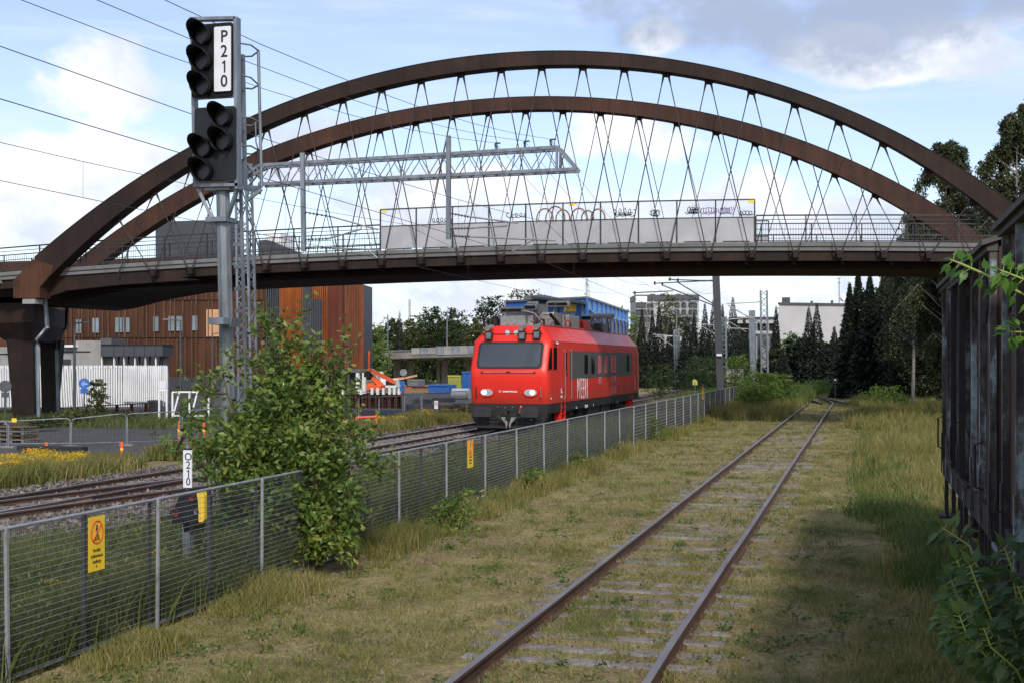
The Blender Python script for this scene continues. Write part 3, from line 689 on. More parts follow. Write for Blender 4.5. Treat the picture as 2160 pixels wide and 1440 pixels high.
def digit(ch, size, p, parent, bold, fac):
    if ch != '1': add_text('lettering', ch, size, frame_m(p, Vector((1, 0, 0)), (0, 0, 1)), MT['letter_black'], parent, sx=fac, thick=.002, bold=bold); return
    h = size*.36; w = size*.05; mb = MB(); o = size*.04
    mb.prism([p+Vector((x, -.001, z)) for x, z in ((o-w, -h), (o+w, -h), (o+w, h), (o-w*.6, h), (o-size*.17, h*.66), (o-size*.17, h*.46), (o-w, h*.56))], (0, .002, 0)); mb.build('lettering', MT['letter_black'], parent)
# ================================================================= MAIN SIGNAL
SY = 17.2
sp = lambda px, py, y=SY: ony(px, py, y)
sg = empty('railway_signal', (sp(487, 1186).x, SY, 0), 'tall galvanised railway signal with two black lamp heads and white P210 plate', 'signal')
top, bot = sp(470, 395, SY+.25), sp(488, 1186, SY+.25); bot.z = -.05
mb = MB(); mb.tube(bot, top, .118, .105, 8, smooth=False); mb.tube(bot+Vector((0, 0, .02)), bot+Vector((0, 0, .35)), .3, .28, 8, smooth=False); mb.build('mast', MT['zinc_mast'], sg)
ux = Vector((1, 0, 0))
def rrect(x0, x1, z0, z1, r, n=4):
    P = []
    for cx, cz, a0 in ((x1-r, z1-r, 0), (x0+r, z1-r, 90), (x0+r, z0+r, 180), (x1-r, z0+r, 270)):
        for i in range(n+1): a = R(a0+90*i/n); P.append((cx+r*math.cos(a), cz+r*math.sin(a)))
    return P
def head(px0, px1, py0, py1, m, nm):
    a = sp(px0, py1); b = sp(px1, py0); x0, x1, z0, z1 = a.x, b.x, a.z, b.z
    mb = MB(); mb.prism([(x, SY, z) for x, z in rrect(x0, x1, z0, z1, .05)], (0, .035, 0)); h = mb.build(nm, m, sg)
    mb = MB(); t = .013
    mb.prism([(x, SY+.036, z) for x, z in rrect(x0-t, x1+t, z0-t, z1+t, .06)], (0, .05, 0)); mb.build('rim', MT['galv'], h)
    return h, x0, x1, z0, z1
def hood(px, py, parent, r=.148, lit=False):
    c = sp(px, py); c.y = SY-.012; mb = MB(); n = 18; L0 = .36; vs = []; sh = .012
    for j, yy in enumerate((0, -L0)):
        for i in range(n+1):
            a = R(-70+320*i/n)   # open at the bottom
            k = 1.0 if j == 0 else 1.1
            d = yy*(0.42+.58*max(0, math.sin(a))**.8) if j else 0
            vs.append(c+Vector((r*k*math.cos(a), d, r*k*math.sin(a)+.01*j)))
    m_ = n+1; fs = [(i, i+1, m_+i+1, m_+i) for i in range(n)]
    mb.add(vs, fs, True); o = mb.build('hood', MT['hood'], parent); s = o.modifiers.new('s', 'SOLIDIFY'); s.thickness = .006
    mb = MB(); mb.tube(c+Vector((0, .008, 0)), c+Vector((0, -.03, 0)), r*.86, n=20); mb.tube(c, c+Vector((0, -.04, 0)), r*1.02, r*1.0, 20, caps=False); lh = mb.build('lamp', MT['lens'] if not lit else MT['red_lens'], parent)
def red_lens():
    m, nt, b = new_mat('red_signal_lens'); b.inputs['Base Color'].default_value = (.12, .01, .01, 1); b.inputs['Emission Color'].default_value = (1, .03, .03, 1); b.inputs['Emission Strength'].default_value = .13; b.inputs['Roughness'].default_value = .2; return m
MT['red_lens'] = red_lens()
h1_, *_ = head(404, 490, 47, 208, MT['signal_black'], 'lamp_head'); h2_, *_ = head(410, 497, 224, 383, MT['signal_grey'], 'lamp_head')
for px, py in ((430, 76), (430, 130), (431, 184)): hood(px, py, h1_, lit=(py == 129))
for px, py in ((473, 248), (474, 299), (432, 314), (433, 362)): hood(px, py, h2_)
a, b = sp(454, 195), sp(491, 56)
mb = MB(); mb.prism([(x, SY-.035, z) for x, z in rrect(a.x, b.x-.015, a.z, b.z, .02)], (0, .012, 0)); pl = mb.build('number_plate', MT['plate_white'], sg)
for i, ch in enumerate('P210'):
    p = sp(472.5, 78+i*31.5, SY-.038); digit(ch, .25, p, pl, .003, .95)
# steel box frame the heads are bolted to
mb = MB()
r0, r1 = sp(500, 38, SY+.10), sp(508, 400, SY+.10); mb.bar(r0, Vector((r0.x+.02, r0.y, r1.z)), .05, .14)
l0, l1 = sp(408, 60, SY+.10), sp(414, 392, SY+.10); mb.bar(l0, Vector((l1.x, l0.y, l1.z)), .05, .12)
for px0, px1, py in ((404, 500, 42), (412, 506, 393)): mb.bar(sp(px0, py, SY+.1), sp(px1, py-2, SY+.1), .14, .045)
mb.build('mounting_frame', MT['galv'], sg)
mb = MB()
mb.bar(sp(416, 396, SY+.1), sp(450, 466, SY+.2), .05, .05); mb.bar(sp(502, 396, SY+.1), sp(478, 466, SY+.2), .05, .05)
mb.box(sp(466, 465, SY+.25), (.34, .34, .07)); mb.box(sp(468, 400, SY+.25), (.42, .3, .06)); mb.build('bracket', MT['galv'], sg)
mb = MB(); c = sp(472, 678, SY-.05); mb.box(c, (.26, .5, .10)); mb.prism([sp(446, 670, SY-.1), sp(490, 670, SY-.1), sp(486, 689, SY-.1), sp(470, 688, SY-.1)], (0, .3, 0)); mb.build('cable_box', MT['galv'], sg)
# ladder up the right of the mast with a hooped safety cage
mb = MB(); LY = SY+.55
la0, la1 = sp(522, 960, LY), sp(508, 400, LY); lb0, lb1 = sp(503, 960, LY), sp(490, 400, LY)
mb.bar(la0, la1, .04, .05); n = 12
for i in range(n): f = (i+.5)/n; mb.bar(lb0.lerp(lb1, f), la0.lerp(la1, f), .035, .05)
mb.build('ladder', MT['galv'], sg)
mb = MB()
mb.bar(sp(517, 400, LY), sp(512, 116, LY), .05, .06); mb.tube(sp(552, 396, LY+.1), sp(545, 107, LY+.1), .024, n=6)
for py in (118, 184, 262, 322):
    p0 = sp(505, py-26 if py < 250 else py-14, LY-.3); p1 = sp(546, py-10 if py == 118 else py-4, LY+.1); p2 = sp(513, py+2, LY+.25)
    mb.path([p0, p0.lerp(p1, .5)+Vector((.03, 0, .03)), p1], .014, 5); mb.path([p1, p1.lerp(p2, .5)+Vector((0, .03, -.03)), p2], .014, 5)
mb.path([sp(539, 258, LY), sp(540, 300, LY), sp(545, 316, LY+.05), sp(549, 314, LY+.1)], .012, 5)
mb.build('safety_cage', MT['galv'], sg)
mb = MB(); a = sp(506, 399, SY+.2); b = sp(552, 399, SY+.9)
mb.add([a, (b.x, a.y, a.z), b, (a.x, b.y, a.z), a+Vector((0, 0, .05)), (b.x, a.y, a.z+.05), b+Vector((0, 0, .05)), (a.x, b.y, a.z+.05)], [(0, 1, 2, 3), (4, 7, 6, 5), (0, 4, 5, 1), (1, 5, 6, 2), (2, 6, 7, 3), (3, 7, 4, 0)])
mb.bar(sp(552, 400, SY+.4), sp(520, 425, SY+.4), .04); mb.build('platform', MT['galv'], sg)

# ================================================================= DWARF SIGNAL
DY = 14.6
dp = lambda px, py, y=DY: ony(px, py, y)
dw = empty('dwarf_signal', (dp(398, 1210).x, DY, 0), 'low black dwarf signal with yellow edge and white O210 plate behind the mesh fence', 'signal')
b0 = dp(398, 1200); b0.z = -.05
mb = MB(); mb.bar(b0, dp(396, 1096), .10, .10); mb.build('post', MT['galv'], dw)
mb = MB(); mb.tube(dp(397, 1040, DY+.1), dp(396, 938, DY+.1), .03, n=8); mb.build('plate_post', MT['galv'], dw)
a, b = dp(388, 1027), dp(406, 948)
mb = MB(); mb.bb(a.x, b.x, DY-.02, DY-.005, a.z, b.z); pl = mb.build('number_plate', MT['plate_white'], dw)
mb = MB(); q = dp(388, 946); mb.bb(a.x, b.x, DY-.025, DY, b.z+.001, b.z+.02); mb.build('plate_cap', MT['letter_black'], pl)
for i, ch in enumerate('O210'):
    digit(ch, .135, dp(397, 963+i*17.5, DY-.023), pl, 0, 1)
mb = MB(); out = [(362, 1104), (366, 1075), (376, 1050), (388, 1037), (402, 1032), (418, 1036), (422, 1060), (420, 1090), (414, 1102), (407, 1106), (405, 1122), (388, 1122), (386, 1104)]
mb.prism([dp(*p, DY-.05) for p in out], (0, .32, 0)); hd = mb.build('housing', MT['signal_black'], dw, .01)
mb = MB(); mb.prism([dp(*p, DY-.09) for p in ((414, 1034), (426, 1036), (431, 1044), (431, 1094), (428, 1100), (419, 1100), (418, 1060))], (0, .10, 0)); mb.build('yellow_edge', MT['yellow'], hd, .008)
MT['dull_red'] = mat('dull_red_lens', (.22, .02, .015), .3, 0, .2, 5, 0)
for px, py, m in ((373, 1082, 'sign_red'), (406, 1048, 'sign_red'), (414, 1078, 'alu')):
    mb = MB(); c = dp(px, py, DY-.052); mb.tube(c, c+Vector((0, -.02, 0)), .045 if m == 'sign_red' else .03, n=14); mb.build('lens', MT['dull_red'] if m == 'sign_red' else MT[m], hd)
    mb = MB(); mb.path([c+Vector((.055*math.cos(t), -.06, .055*math.sin(t))) for t in np.linspace(-.2, 3.3, 9)], .012, 5); mb.build('lens_hood', MT['hood'], hd)

# ================================================================= MESH FENCE
FX = -7.19; FH = 1.37
fe = empty('mesh_fence', (FX, 9.6, 0), 'long galvanised wire mesh fence between the main line and the rusty track', 'fence')
NP = 28
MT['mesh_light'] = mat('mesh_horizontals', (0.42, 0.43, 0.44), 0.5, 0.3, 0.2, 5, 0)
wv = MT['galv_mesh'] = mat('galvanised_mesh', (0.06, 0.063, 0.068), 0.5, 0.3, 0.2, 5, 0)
def panel_mesh(dx, r, dz, name):
    mb = MB()
    L = 2.45
    for i in range(int(L/dx)): 
        y = (i+.5)*dx; mb.bar((0, y, .06), (0, y, FH+.012), r, r)
    s_n = len(mb.f); mb.nv = s_n
    k = int((FH-.08)/dz)
    for i in range(k+1): z = .07+i*dz; mb.bar((-.006, 0, z), (-.006, L, z), r*1.7, r*1.7)
    return mb
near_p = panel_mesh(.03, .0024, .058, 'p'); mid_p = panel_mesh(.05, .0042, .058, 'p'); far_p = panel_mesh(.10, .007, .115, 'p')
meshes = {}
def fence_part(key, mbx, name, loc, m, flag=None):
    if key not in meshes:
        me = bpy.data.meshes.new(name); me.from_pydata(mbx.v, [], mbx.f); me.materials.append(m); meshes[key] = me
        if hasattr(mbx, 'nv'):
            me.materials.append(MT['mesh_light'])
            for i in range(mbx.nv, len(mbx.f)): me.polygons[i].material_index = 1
    o = bpy.data.objects.new(name, meshes[key]); COL.objects.link(o); o.parent = fe; o.location = Vector(loc)-fe.location; return o
postm = MB(); postm.box((0, 0, FH/2-.02), (.03, .03, FH+.06)); 
# upright flat strip fixed behind each post reads darker
stripm = MB(); stripm.box((-.03, 0, FH/2), (.035, .035, FH-.02)); angm = MB(); angm.box((-.03, -.055, FH/2-.01), (.012, .06, FH))
railm = MB(); railm.tube((0, 0, FH), (0, 2.45, FH), .016, n=8); 
botm = MB(); botm.bar((0, 0, .05), (0, 2.45, .05), .02)
for k in range(-1, NP):
    y = 9.6+2.45*k
    o_ = fence_part('post', postm, 'post', (FX+.03, y, 0), MT['galv_light']); o_.rotation_euler = (R(rnd.uniform(-.9, .9)), R(rnd.uniform(-.8, .5)), 0); fence_part('ang', angm, 'post_flange', (FX, y, 0), MT['galv_dark']); fence_part('mid', stripm, 'stay', (FX, y+1.22, 0), MT['galv_dark'])
    p = near_p if k < 6 else (mid_p if k < 13 else far_p)
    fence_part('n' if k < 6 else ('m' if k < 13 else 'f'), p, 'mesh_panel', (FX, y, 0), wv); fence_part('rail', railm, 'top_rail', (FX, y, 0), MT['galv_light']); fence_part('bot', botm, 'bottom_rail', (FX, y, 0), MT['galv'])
def fence_sign(pxl, pxr, pyc, h, label, detail):
    a = onx(pxl, pyc, FX+.02); b = onx(pxr, pyc, FX+.02); c = (a+b)/2; w = (b-a).length; x = FX+.022
    c = Vector((x, (a.y+b.y)/2, c.z)); s = empty('warning_sign', c, label, 'warning sign', 'yellow warning signs wired to the mesh fence')
    mb = MB(); mb.box(c, (.004, w, h)); mb.build('plate', MT['yellow'], s)
    M = lambda oy, oz, e=.004: frame_m(c+Vector((e, oy, oz)), (0, 1, 0), (0, 0, 1))
    cz = h*.21; rad = w*.36
    mb = MB()
    for i in range(28):
        t0, t1 = 2*math.pi*i/28, 2*math.pi*(i+1)/28
        mb.bar(c+Vector((.004, rad*math.cos(t0), cz+rad*math.sin(t0)*1.12)), c+Vector((.004, rad*math.cos(t1), cz+rad*math.sin(t1)*1.12)), .003, .018, up=(1, 0, 0)) if False else mb.tube(c+Vector((.003, rad*math.cos(t0), cz+rad*math.sin(t0)*1.12)), c+Vector((.003, rad*math.cos(t1), cz+rad*math.sin(t1)*1.12)), .0085, n=4)
    mb.tube(c+Vector((.005, rad*.7, cz+rad*.8)), c+Vector((.005, -rad*.7, cz-rad*.8)), .007, n=4); mb.build('prohibition_ring', MT['sign_red'], s)
    mb = MB(); e = Vector((.003, 0, 0))
    mb.tube(c+e+Vector((0, 0, cz+rad*.72)), c+e+Vector((0, .001, cz+rad*.5)), .009, n=6)
    mb.prism([c+e+Vector((0, o, cz+q)) for o, q in ((-.018, rad*.45), (.014, rad*.45), (.012, rad*.05), (.02, -rad*.3), (.008, -rad*.3), (0, 0), (-.014, -rad*.3), (-.024, -rad*.3), (-.012, rad*.05))], (.001, 0, 0))
    for q in (-.35, -.5, -.65, -.8): mb.tube(c+e+Vector((0, -rad*.42*(1-q)/1.6, cz+rad*q)), c+e+Vector((0, rad*.42*(1-q)/1.6, cz+rad*q)), .003, n=4)
    mb.tube(c+e+Vector((0, -.018, cz-rad*.3)), c+e+Vector((0, -.04, cz-rad*.85)), .003, n=4); mb.tube(c+e+Vector((0, .018, cz-rad*.3)), c+e+Vector((0, .04, cz-rad*.85)), .003, n=4)
    mb.build('walker_pictogram', MT['letter_black'], s)
    if detail:
        for i, t in enumerate(('Radalla', 'kulkeminen', 'kielletty')): add_text('lettering', t, .052, M(0, -h*.12-i*.055), MT['letter_black'], s, sx=.84, thick=.0008)
        mb = MB(); mb.prism([c+e+Vector((0, o, q-h*.44)) for o, q in ((-.012, 0), (.0, 0), (.006, .012), (-.002, .02), (-.002, .028), (-.012, .022))], (.001, 0, 0)); mb.build('emblem', MT['letter_black'], s)
    else: 
        for i in range(3): add_text('lettering', ('Radalla', 'kulkeminen', 'kielletty')[i], .052, M(0, -h*.12-i*.055), MT['letter_black'], s, sx=.84, thick=.0008)
fence_sign(186.5, 220, 1145, .53, 'yellow no trespassing sign on the mesh fence nearest the camera', True)
fence_sign(986, 998, 956, .53, 'yellow no trespassing sign on the mesh fence below the front of the red locomotive', True)
fence_sign(1480.5, 1485, 829, .55, 'tiny yellow no trespassing sign near the far end of the mesh fence', False)
# ================================================================= RED INSPECTION LOCOMOTIVE
TX = -13.03; TY = 47.3; TL = 21.0; HW = 1.58
lo = empty('locomotive', (TX, TY, 0), 'red track inspection locomotive with grey window band and headlights on', 'locomotive')
def red_paint():
    m, nt, b_ = new_mat('train_red_dusty'); n1 = tnoise(nt, 5, 6, .7, (1, 1, .12)); n2 = tnoise(nt, .6, 4, .6)
    tc = nt.nodes.new('ShaderNodeTexCoord'); sx = nt.nodes.new('ShaderNodeSeparateXYZ'); nt.links.new(tc.outputs['Object'], sx.inputs[0])
    mr = nt.nodes.new('ShaderNodeMapRange'); nt.links.new(sx.outputs[2], mr.inputs[0]); mr.inputs[1].default_value = 2.0; mr.inputs[2].default_value = 1.2
    c = mixc(nt, ramp(nt, n1, [(.45, (0,)*3), (.75, (.28,)*3)]), (0.72, 0.026, 0.015), (0.46, 0.035, 0.024))
    mm = nt.nodes.new('ShaderNodeMath'); mm.operation = 'MULTIPLY'; nt.links.new(mr.outputs[0], mm.inputs[0]); nt.links.new(n1, mm.inputs[1])
    c = mixc(nt, mm.outputs[0], c, (0.22, 0.05, 0.035)); nt.links.new(c, b_.inputs['Base Color'])
    nt.links.new(ramp(nt, n1, [(.3, (.28,)*3), (.7, (.48,)*3)]), b_.inputs['Roughness']); b_.inputs['Specular IOR Level'].default_value = .4; bump(nt, b_, n2, .25, .03); return m
MT['train_body'] = red_paint()
def yf(z):
    pts = [(1.2, .22), (1.5, .10), (2.3, 0.0), (2.5, .02), (3.6, .52), (4.25, .95)]
    for (z0, y0), (z1, y1) in zip(pts[:-1], pts[1:]):
        if z <= z1: return y0+(y1-y0)*(z-z0)/(z1-z0)
    return pts[-1][1]
ZS = [1.22, 1.5, 1.9, 2.2, 2.4, 2.52, 2.8, 3.2, 3.5, 3.62, 3.75, 3.95, 4.12, 4.22]
def hwid(z): return HW if z <= 3.62 else HW-(z-3.62)/(.60)*.50
def body():
    # stations: (offset behind the nose surface, inset from the side)
    st = [(0, .30), (.03, .16), (.09, .07), (.2, .015), (.36, 0), (.7, 0)]
    rings = []
    def ring(k, z, rear):
        off, ins = st[k]; y = TY+yf(z)+off; y = y if not rear else TY+TL-(yf(z)+off); return y, hwid(z)-ins
    vs = []; idx = {}
    def add(v): vs.append(v); return len(vs)-1
    fs = []
    seq = [(k, False) for k in range(len(st))]+[(k, True) for k in range(len(st)-1, -1, -1)]
    grid = []
    for k, rear in seq:
        L_ = []; R_ = []
        for z in ZS:
            y, w = ring(k, z, rear); L_.append(add((TX-w, y, z))); R_.append(add((TX+w, y, z)))
        grid.append((L_, R_))
    n = len(ZS)
    for g0, g1 in zip(grid[:-1], grid[1:]):
        for i in range(n-1):
            fs.append((g0[0][i], g1[0][i], g1[0][i+1], g0[0][i+1])); fs.append((g0[1][i], g0[1][i+1], g1[1][i+1], g1[1][i]))
        fs.append((g0[0][n-1], g1[0][n-1], g1[1][n-1], g0[1][n-1])); fs.append((g0[0][0], g0[1][0], g1[1][0], g1[0][0]))
    for g in (grid[0], grid[-1]):
        for i in range(n-1): fs.append((g[0][i], g[0][i+1], g[1][i+1], g[1][i]))
    mb = MB(); mb.add(vs, fs, True); o = mb.build('body', MT['train_body'], lo)
    for p in o.data.polygons: p.use_smooth = True
    o.data.set_sharp_from_angle(angle=R(28)); return o
body_o = body()
def fpt(u, z, e=0.0): return Vector((TX+u, TY+yf(z)-e, z))
def front_panel(loop, name, m, e=.012, th=.03, parent=lo):
    mb = MB(); P = [fpt(u, z, e) for u, z in loop]; mb.prism(P, (0, th, 0)); return mb.build(name, m, parent)
# windscreen: dark rubber frame and glass
WG = mat('windscreen', (0.035, 0.045, 0.055), 0.12, 0, 0.1, 0.4, 0, spec=1.0)
nt = WG.node_tree; bs = nt.nodes['Principled BSDF']
front_panel(rrect(-1.30, 1.30, 2.56, 3.60, .17, 6), 'windscreen_frame', MT['rubber'], .012)
wsf = front_panel(rrect(-1.21, 1.21, 2.64, 3.52, .13, 6), 'windscreen', WG, .022)
mb = MB(); mb.tube(fpt(-.98, 2.43, .05), fpt(-.06, 2.44, .05), .016, n=6); mb.tube(fpt(.06, 2.44, .05), fpt(.98, 2.43, .05), .016, n=6); mb.build('wiper', MT['alu'], lo)
mb = MB(); mb.box(fpt(0, 2.44, .03), (.16, .05, .06)); mb.box(fpt(-1.04, 2.43, .03), (.08, .05, .05)); mb.box(fpt(1.04, 2.43, .03), (.08, .05, .05)); mb.build('wiper_motor', MT['rubber'], lo)
# headlights: red rims, pale reflector, lit lamp
lamp_m, lnt, lb = new_mat('lit_headlamp'); lb.inputs['Emission Color'].default_value = (1, .97, .85, 1); lb.inputs['Emission Strength'].default_value = 3.0
refl = mat('headlamp_reflector', (0.55, 0.60, 0.66), 0.25, 0.3, 0.2, 6, 0)
def oval(cx, cz, rx, rz, skew=0, n=20): return [(cx+rx*math.cos(t)*(1-.25*skew*math.cos(t)) , cz+rz*math.sin(t)*(1+.35*skew*math.cos(t))+.0) for t in [2*math.pi*i/n for i in range(n)]]
for s in (-1, 1):
    cx = s*.87
    h = front_panel(oval(cx, 1.66, .30, .175, 0), 'headlight', MT['train_red'], .04, .08); front_panel(oval(cx, 1.66, .25, .13, 0), 'reflector', refl, .05, .03, h)
    cxl = cx+(.08 if s > 0 else -.10); front_panel(oval(cxl, 1.66, .085, .085), 'lamp', lamp_m, .065, .02, h)
    mb = MB(); mb.tube(fpt(s*1.28, 1.48, .07), fpt(s*1.28, 1.86, .07), .018, n=6); mb.tube(fpt(s*1.28, 1.48, .07), fpt(s*1.28, 1.48, -.02), .014, n=6); mb.tube(fpt(s*1.28, 1.86, .07), fpt(s*1.28, 1.86, -.02), .014, n=6); mb.build('handrail', MT['alu'] if s > 0 else MT['rubber'], lo)
mb_p = fpt(0.02, 1.70, .03); add_text('lettering', 'mermec', .13, frame_m(mb_p+Vector((.04, 0, 0)), (1, 0, 0), (0, 0, 1)), MT['white_paint'], lo, sx=1.35, bold=.002)
mb = MB()
for i in range(14):
    t0, t1 = 2*math.pi*i/14, 2*math.pi*(i+1)/14; c = fpt(-.34, 1.70, .03); mb.tube(c+Vector((.045*math.cos(t0), 0, .045*math.sin(t0))), c+Vector((.045*math.cos(t1), 0, .045*math.sin(t1))), .006, n=4)
mb.bar(c+Vector((-.02, 0, 0)), c+Vector((.02, 0, 0)), .012); mb.build('emblem', MT['white_paint'], lo)
# roof-front lamps and cameras
for u in (-.22, .13):
    mb = MB(); c = fpt(u, 3.95, 0); mb.tube(c+Vector((0, .05, 0)), c+Vector((0, -.05, .0)), .12, n=18); rl = mb.build('round_lamp', MT['grey_box'], lo); mb = MB(); mb.tube(c+Vector((0, -.052, 0)), c+Vector((0, -.06, 0)), .095, n=18); mb.build('lens', refl, rl)
for u, zz in ((-.92, 3.95), (.42, 3.95), (1.0, 3.98)):
    c = fpt(u, zz, .10); mb = MB(); mb.tube(c+Vector((0, .2, .23)), c+Vector((-.02, -.28, .16)), .10, .11, 12); mb.tube(c+Vector((0, -.05, .05)), c+Vector((0, -.05, -.12)), .03, n=6); cm = mb.build('roof_camera', MT['alu'], lo)
    mb = MB(); mb.box(c+Vector((0, -.12, -.13)), (.28, .18, .34), M=Matrix.Rotation(R(-12), 3, 'X')); mb.build('floodlight', MT['under'], cm)
    mb = MB(); mb.box(c+Vector((0, -.215, -.12)), (.20, .01, .24), M=Matrix.Rotation(R(-12), 3, 'X')); mb.build('floodlight_glass', MT['grey_box'], cm)
mb = MB(); mb.bar(fpt(-1.25, 3.9, .02), fpt(1.2, 3.9, .02), .03); mb.build('lamp_rail', MT['under'], lo)
# right hand side: grey band, windows, grilles, doors (pixels of the photo dropped onto the side plane)
XS = TX+HW
MT['seam'] = mat('seam_dark_red', (.20, .015, .012), .5, 0, .1, 2, 0)
def sq(px0, px1, py0, py1, m, name, parent=lo, e=.006, r=0, th=.01):
    a = onx(px0, py1, XS); b = onx(px1, py1, XS); t = onx(px0, py0, XS)
    y0, y1, z0, z1 = a.y, b.y, a.z, t.z
    L_ = rrect(y0, y1, z0, z1, r, 4) if r else [(y0, z0), (y1, z0), (y1, z1), (y0, z1)]
    mb = MB(); mb.prism([(XS+e, y, z) for y, z in L_], (th, 0, 0)); return mb.build(name, m, parent), (y0, y1, z0, z1)
g_, _ = sq(1201.5, 1333, 739, 799, MT['train_grey'], 'grey_band', e=-.004, th=.009)
for px0, px1, py0, py1 in ((1232.5, 1239.5, 747, 788), (1247, 1254, 747, 788), (1321.5, 1327, 749, 783)): sq(px0, px1, py0, py1, MT['glass_dark'], 'side_window', r=.1, e=.004)
sq(1167.5, 1174.5, 732, 779, MT['glass_dark'], 'cab_window', r=.08, e=.003)
# triangular front cab window
tri = [onx(*p, XS) for p in ((1161, 732), (1163.5, 733), (1164, 778), (1157, 779), (1158, 762))]
mb = MB(); mb.prism([(XS+.004, p.y, p.z) for p in tri], (.01, 0, 0)); mb.build('cab_window', MT['glass_dark'], lo)
grl = mat('grille_slats', (0.62, 0.35, 0.38), 0.5, 0, .15, 3, 0); grd = mat('grille_red', (0.55, 0.02, 0.06), .5, 0, .1, 3, 0)
for px0, px1, py0, py1 in ((1261, 1268, 749, 787), (1274.5, 1281, 749, 786), (1287, 1292, 749, 785), (1293.5, 1299, 749, 785), (1262, 1268, 794, 809), (1288.5, 1293, 792, 807), (1294, 1299, 791, 806), (1289, 1293, 813, 830), (1294, 1299.5, 812, 829)):
    g2, (y0, y1, z0, z1) = sq(px0, px1, py0, py1, grd, 'grille', e=.004); mb = MB(); n = max(5, int((z1-z0)/.075))
    for i in range(n): z = z0+(i+.5)*(z1-z0)/n; mb.box((XS+.02, (y0+y1)/2, z), (.03, (y1-y0)*.72, .03))
    mb.build('slats', grl, g2)
add_m = frame_m(onx(1229.5, 820.5, XS+.006), (0, 1, 0), (0, 0, 1))
for i_, ch_ in enumerate('MEERI'):
    add_text('lettering', ch_, 1.25, frame_m(onx((1220.3, 1226.4, 1231.0, 1235.3, 1239.3)[i_], 820.5, XS+.006), (0, 1, 0), (0, 0, 1)), MT['white_paint'], lo, sx=(.52, .52, .52, .46, .8)[i_], bold=.0)
for px, py, t, sz in ((1184, 822, 'A', .22), (1185, 827, '94 10', .1), (1185, 836, 'FI-VRT', .12), (1163, 840, '001', .10), (1237, 856, 'GD AA', .2), (1216, 859, '37 t', .12), (1252, 854, '1', .2), (1302, 847, '= 8', .16), (1340, 815, 'FI', .1)):
    add_text('lettering', t, sz, frame_m(onx(px, py, XS+.006), (0, 1, 0), (0, 0, 1)), MT['white_paint'], lo, bold=.003)
def door(px0, px1, py0, py1):
    d, (y0, y1, z0, z1) = sq(px0, px1, py0, py1, MT['train_red'], 'door', e=-.003, th=.008)
    for y in (y0-.12, y1+.12):
        mb = MB(); mb.tube((XS+.07, y, z0+.02), (XS+.07, y, z1), .017, n=6); mb.tube((XS, y, z1), (XS+.07, y, z1), .014, n=5); mb.tube((XS, y, z0+.02), (XS+.07, y, z0+.02), .014, n=5); mb.build('handrail', MT['alu'], d)
    ym = y0+.3*(y1-y0)
    mb = MB(); mb.prism([(XS+.008, a_, z_) for a_, z_ in rrect(ym-.09, ym+.15, z1-.85, z1-.08, .05)], (.008, 0, 0)); mb.build('door_window', MT['glass_dark'], d)
    mb = MB(); mb.box((XS+.03, ym+.1, z0+1.0), (.04, .08, .14)); mb.build('handle', MT['rubber'], d)
for px in (1212, 1243, 1258, 1284, 1303, 1318):
    mb = MB(); p0 = onx(px, 800, XS+.001); mb.bb(XS, XS+.003, p0.y-.012, p0.y+.012, 1.24, 2.12); mb.build('panel_seam', MT['seam'], lo)
door(1190, 1201, 738, 841); door(1337, 1343, 742, 822)
mb = MB(); mb.tube((XS+.05, TY+1.1, 3.5), (XS+.12, TY+1.0, 3.55), .06, n=8); mb.build('side_camera', MT['alu'], lo)
# chamfer panel seams
mb = MB(); mb.bar((XS+.002, TY+.9, 3.62), (XS+.002, TY+TL-.9, 3.62), .014); mb.bar((TX+1.08, TY+1.1, 4.235), (TX+1.08, TY+TL-1.1, 4.235), .03); mb.build('roof_seam', mat('seam_red', (.45, .02, .015), .4, 0, .1, 2, 0), lo)
# underframe, bogies, steps, buffers
mb = MB(); mb.bb(TX-HW+.04, TX+HW-.02, TY+.35, TY+TL-.35, .86, 1.215); mb.bb(TX-1.25, TX+1.25, TY+6.8, TY+14.2, .35, .86); mb.bb(TX-1.45, TX+1.45, TY+8, TY+10.5, .42, .85); mb.bb(TX-1.45, TX+1.45, TY+11, TY+12.6, .38, .85); mb.build('underframe', MT['under'], lo)
for yc in (TY+3.9, TY+TL-3.9):
    mb = MB(); 
    for s in (-1, 1):
        mb.bb(TX+s*1.05, TX+s*1.2, yc-2.1, yc+2.1, .55, .8); mb.bb(TX+s*1.0, TX+s*1.22, yc-.5, yc+.5, .35, .85)
        for w in (-1.35, 1.35): mb.bb(TX+s*1.04, TX+s*1.25, yc+w-.2, yc+w+.2, .42, .72); mb.tube((TX+s*1.12, yc+w-.42, .5), (TX+s*1.12, yc+w-.42, .95), .09, n=8); mb.tube((TX+s*1.12, yc+w+.42, .5), (TX+s*1.12, yc+w+.42, .95), .09, n=8)
    bo = mb.build('bogie', MT['under'], lo)
    for w in (-1.35, 1.35):
        for s in (-1, 1): mb = MB(); mb.tube((TX+s*.70, yc+w, .62), (TX+s*.84, yc+w, .62), .475, n=24); mb.build('wheel', MT['rail_side'], bo)
for yc in (TY+2.6, TY+TL-2.6):
    for s in (1, -1):
        mb = MB(); x = TX+s*1.45
        mb.bb(x-.16, x+.13, yc-.38, yc-.32, .45, 1.2); mb.bb(x-.16, x+.13, yc+.32, yc+.38, .45, 1.2)
        for z in (.5, .75, 1.0): mb.bb(x-.15, x+.13, yc-.32, yc+.32, z, z+.04)
        mb.bb(x-.17, x-.15, yc-.33, yc+.33, .5, 1.2); mb.build('steps', MT['train_red'], lo)
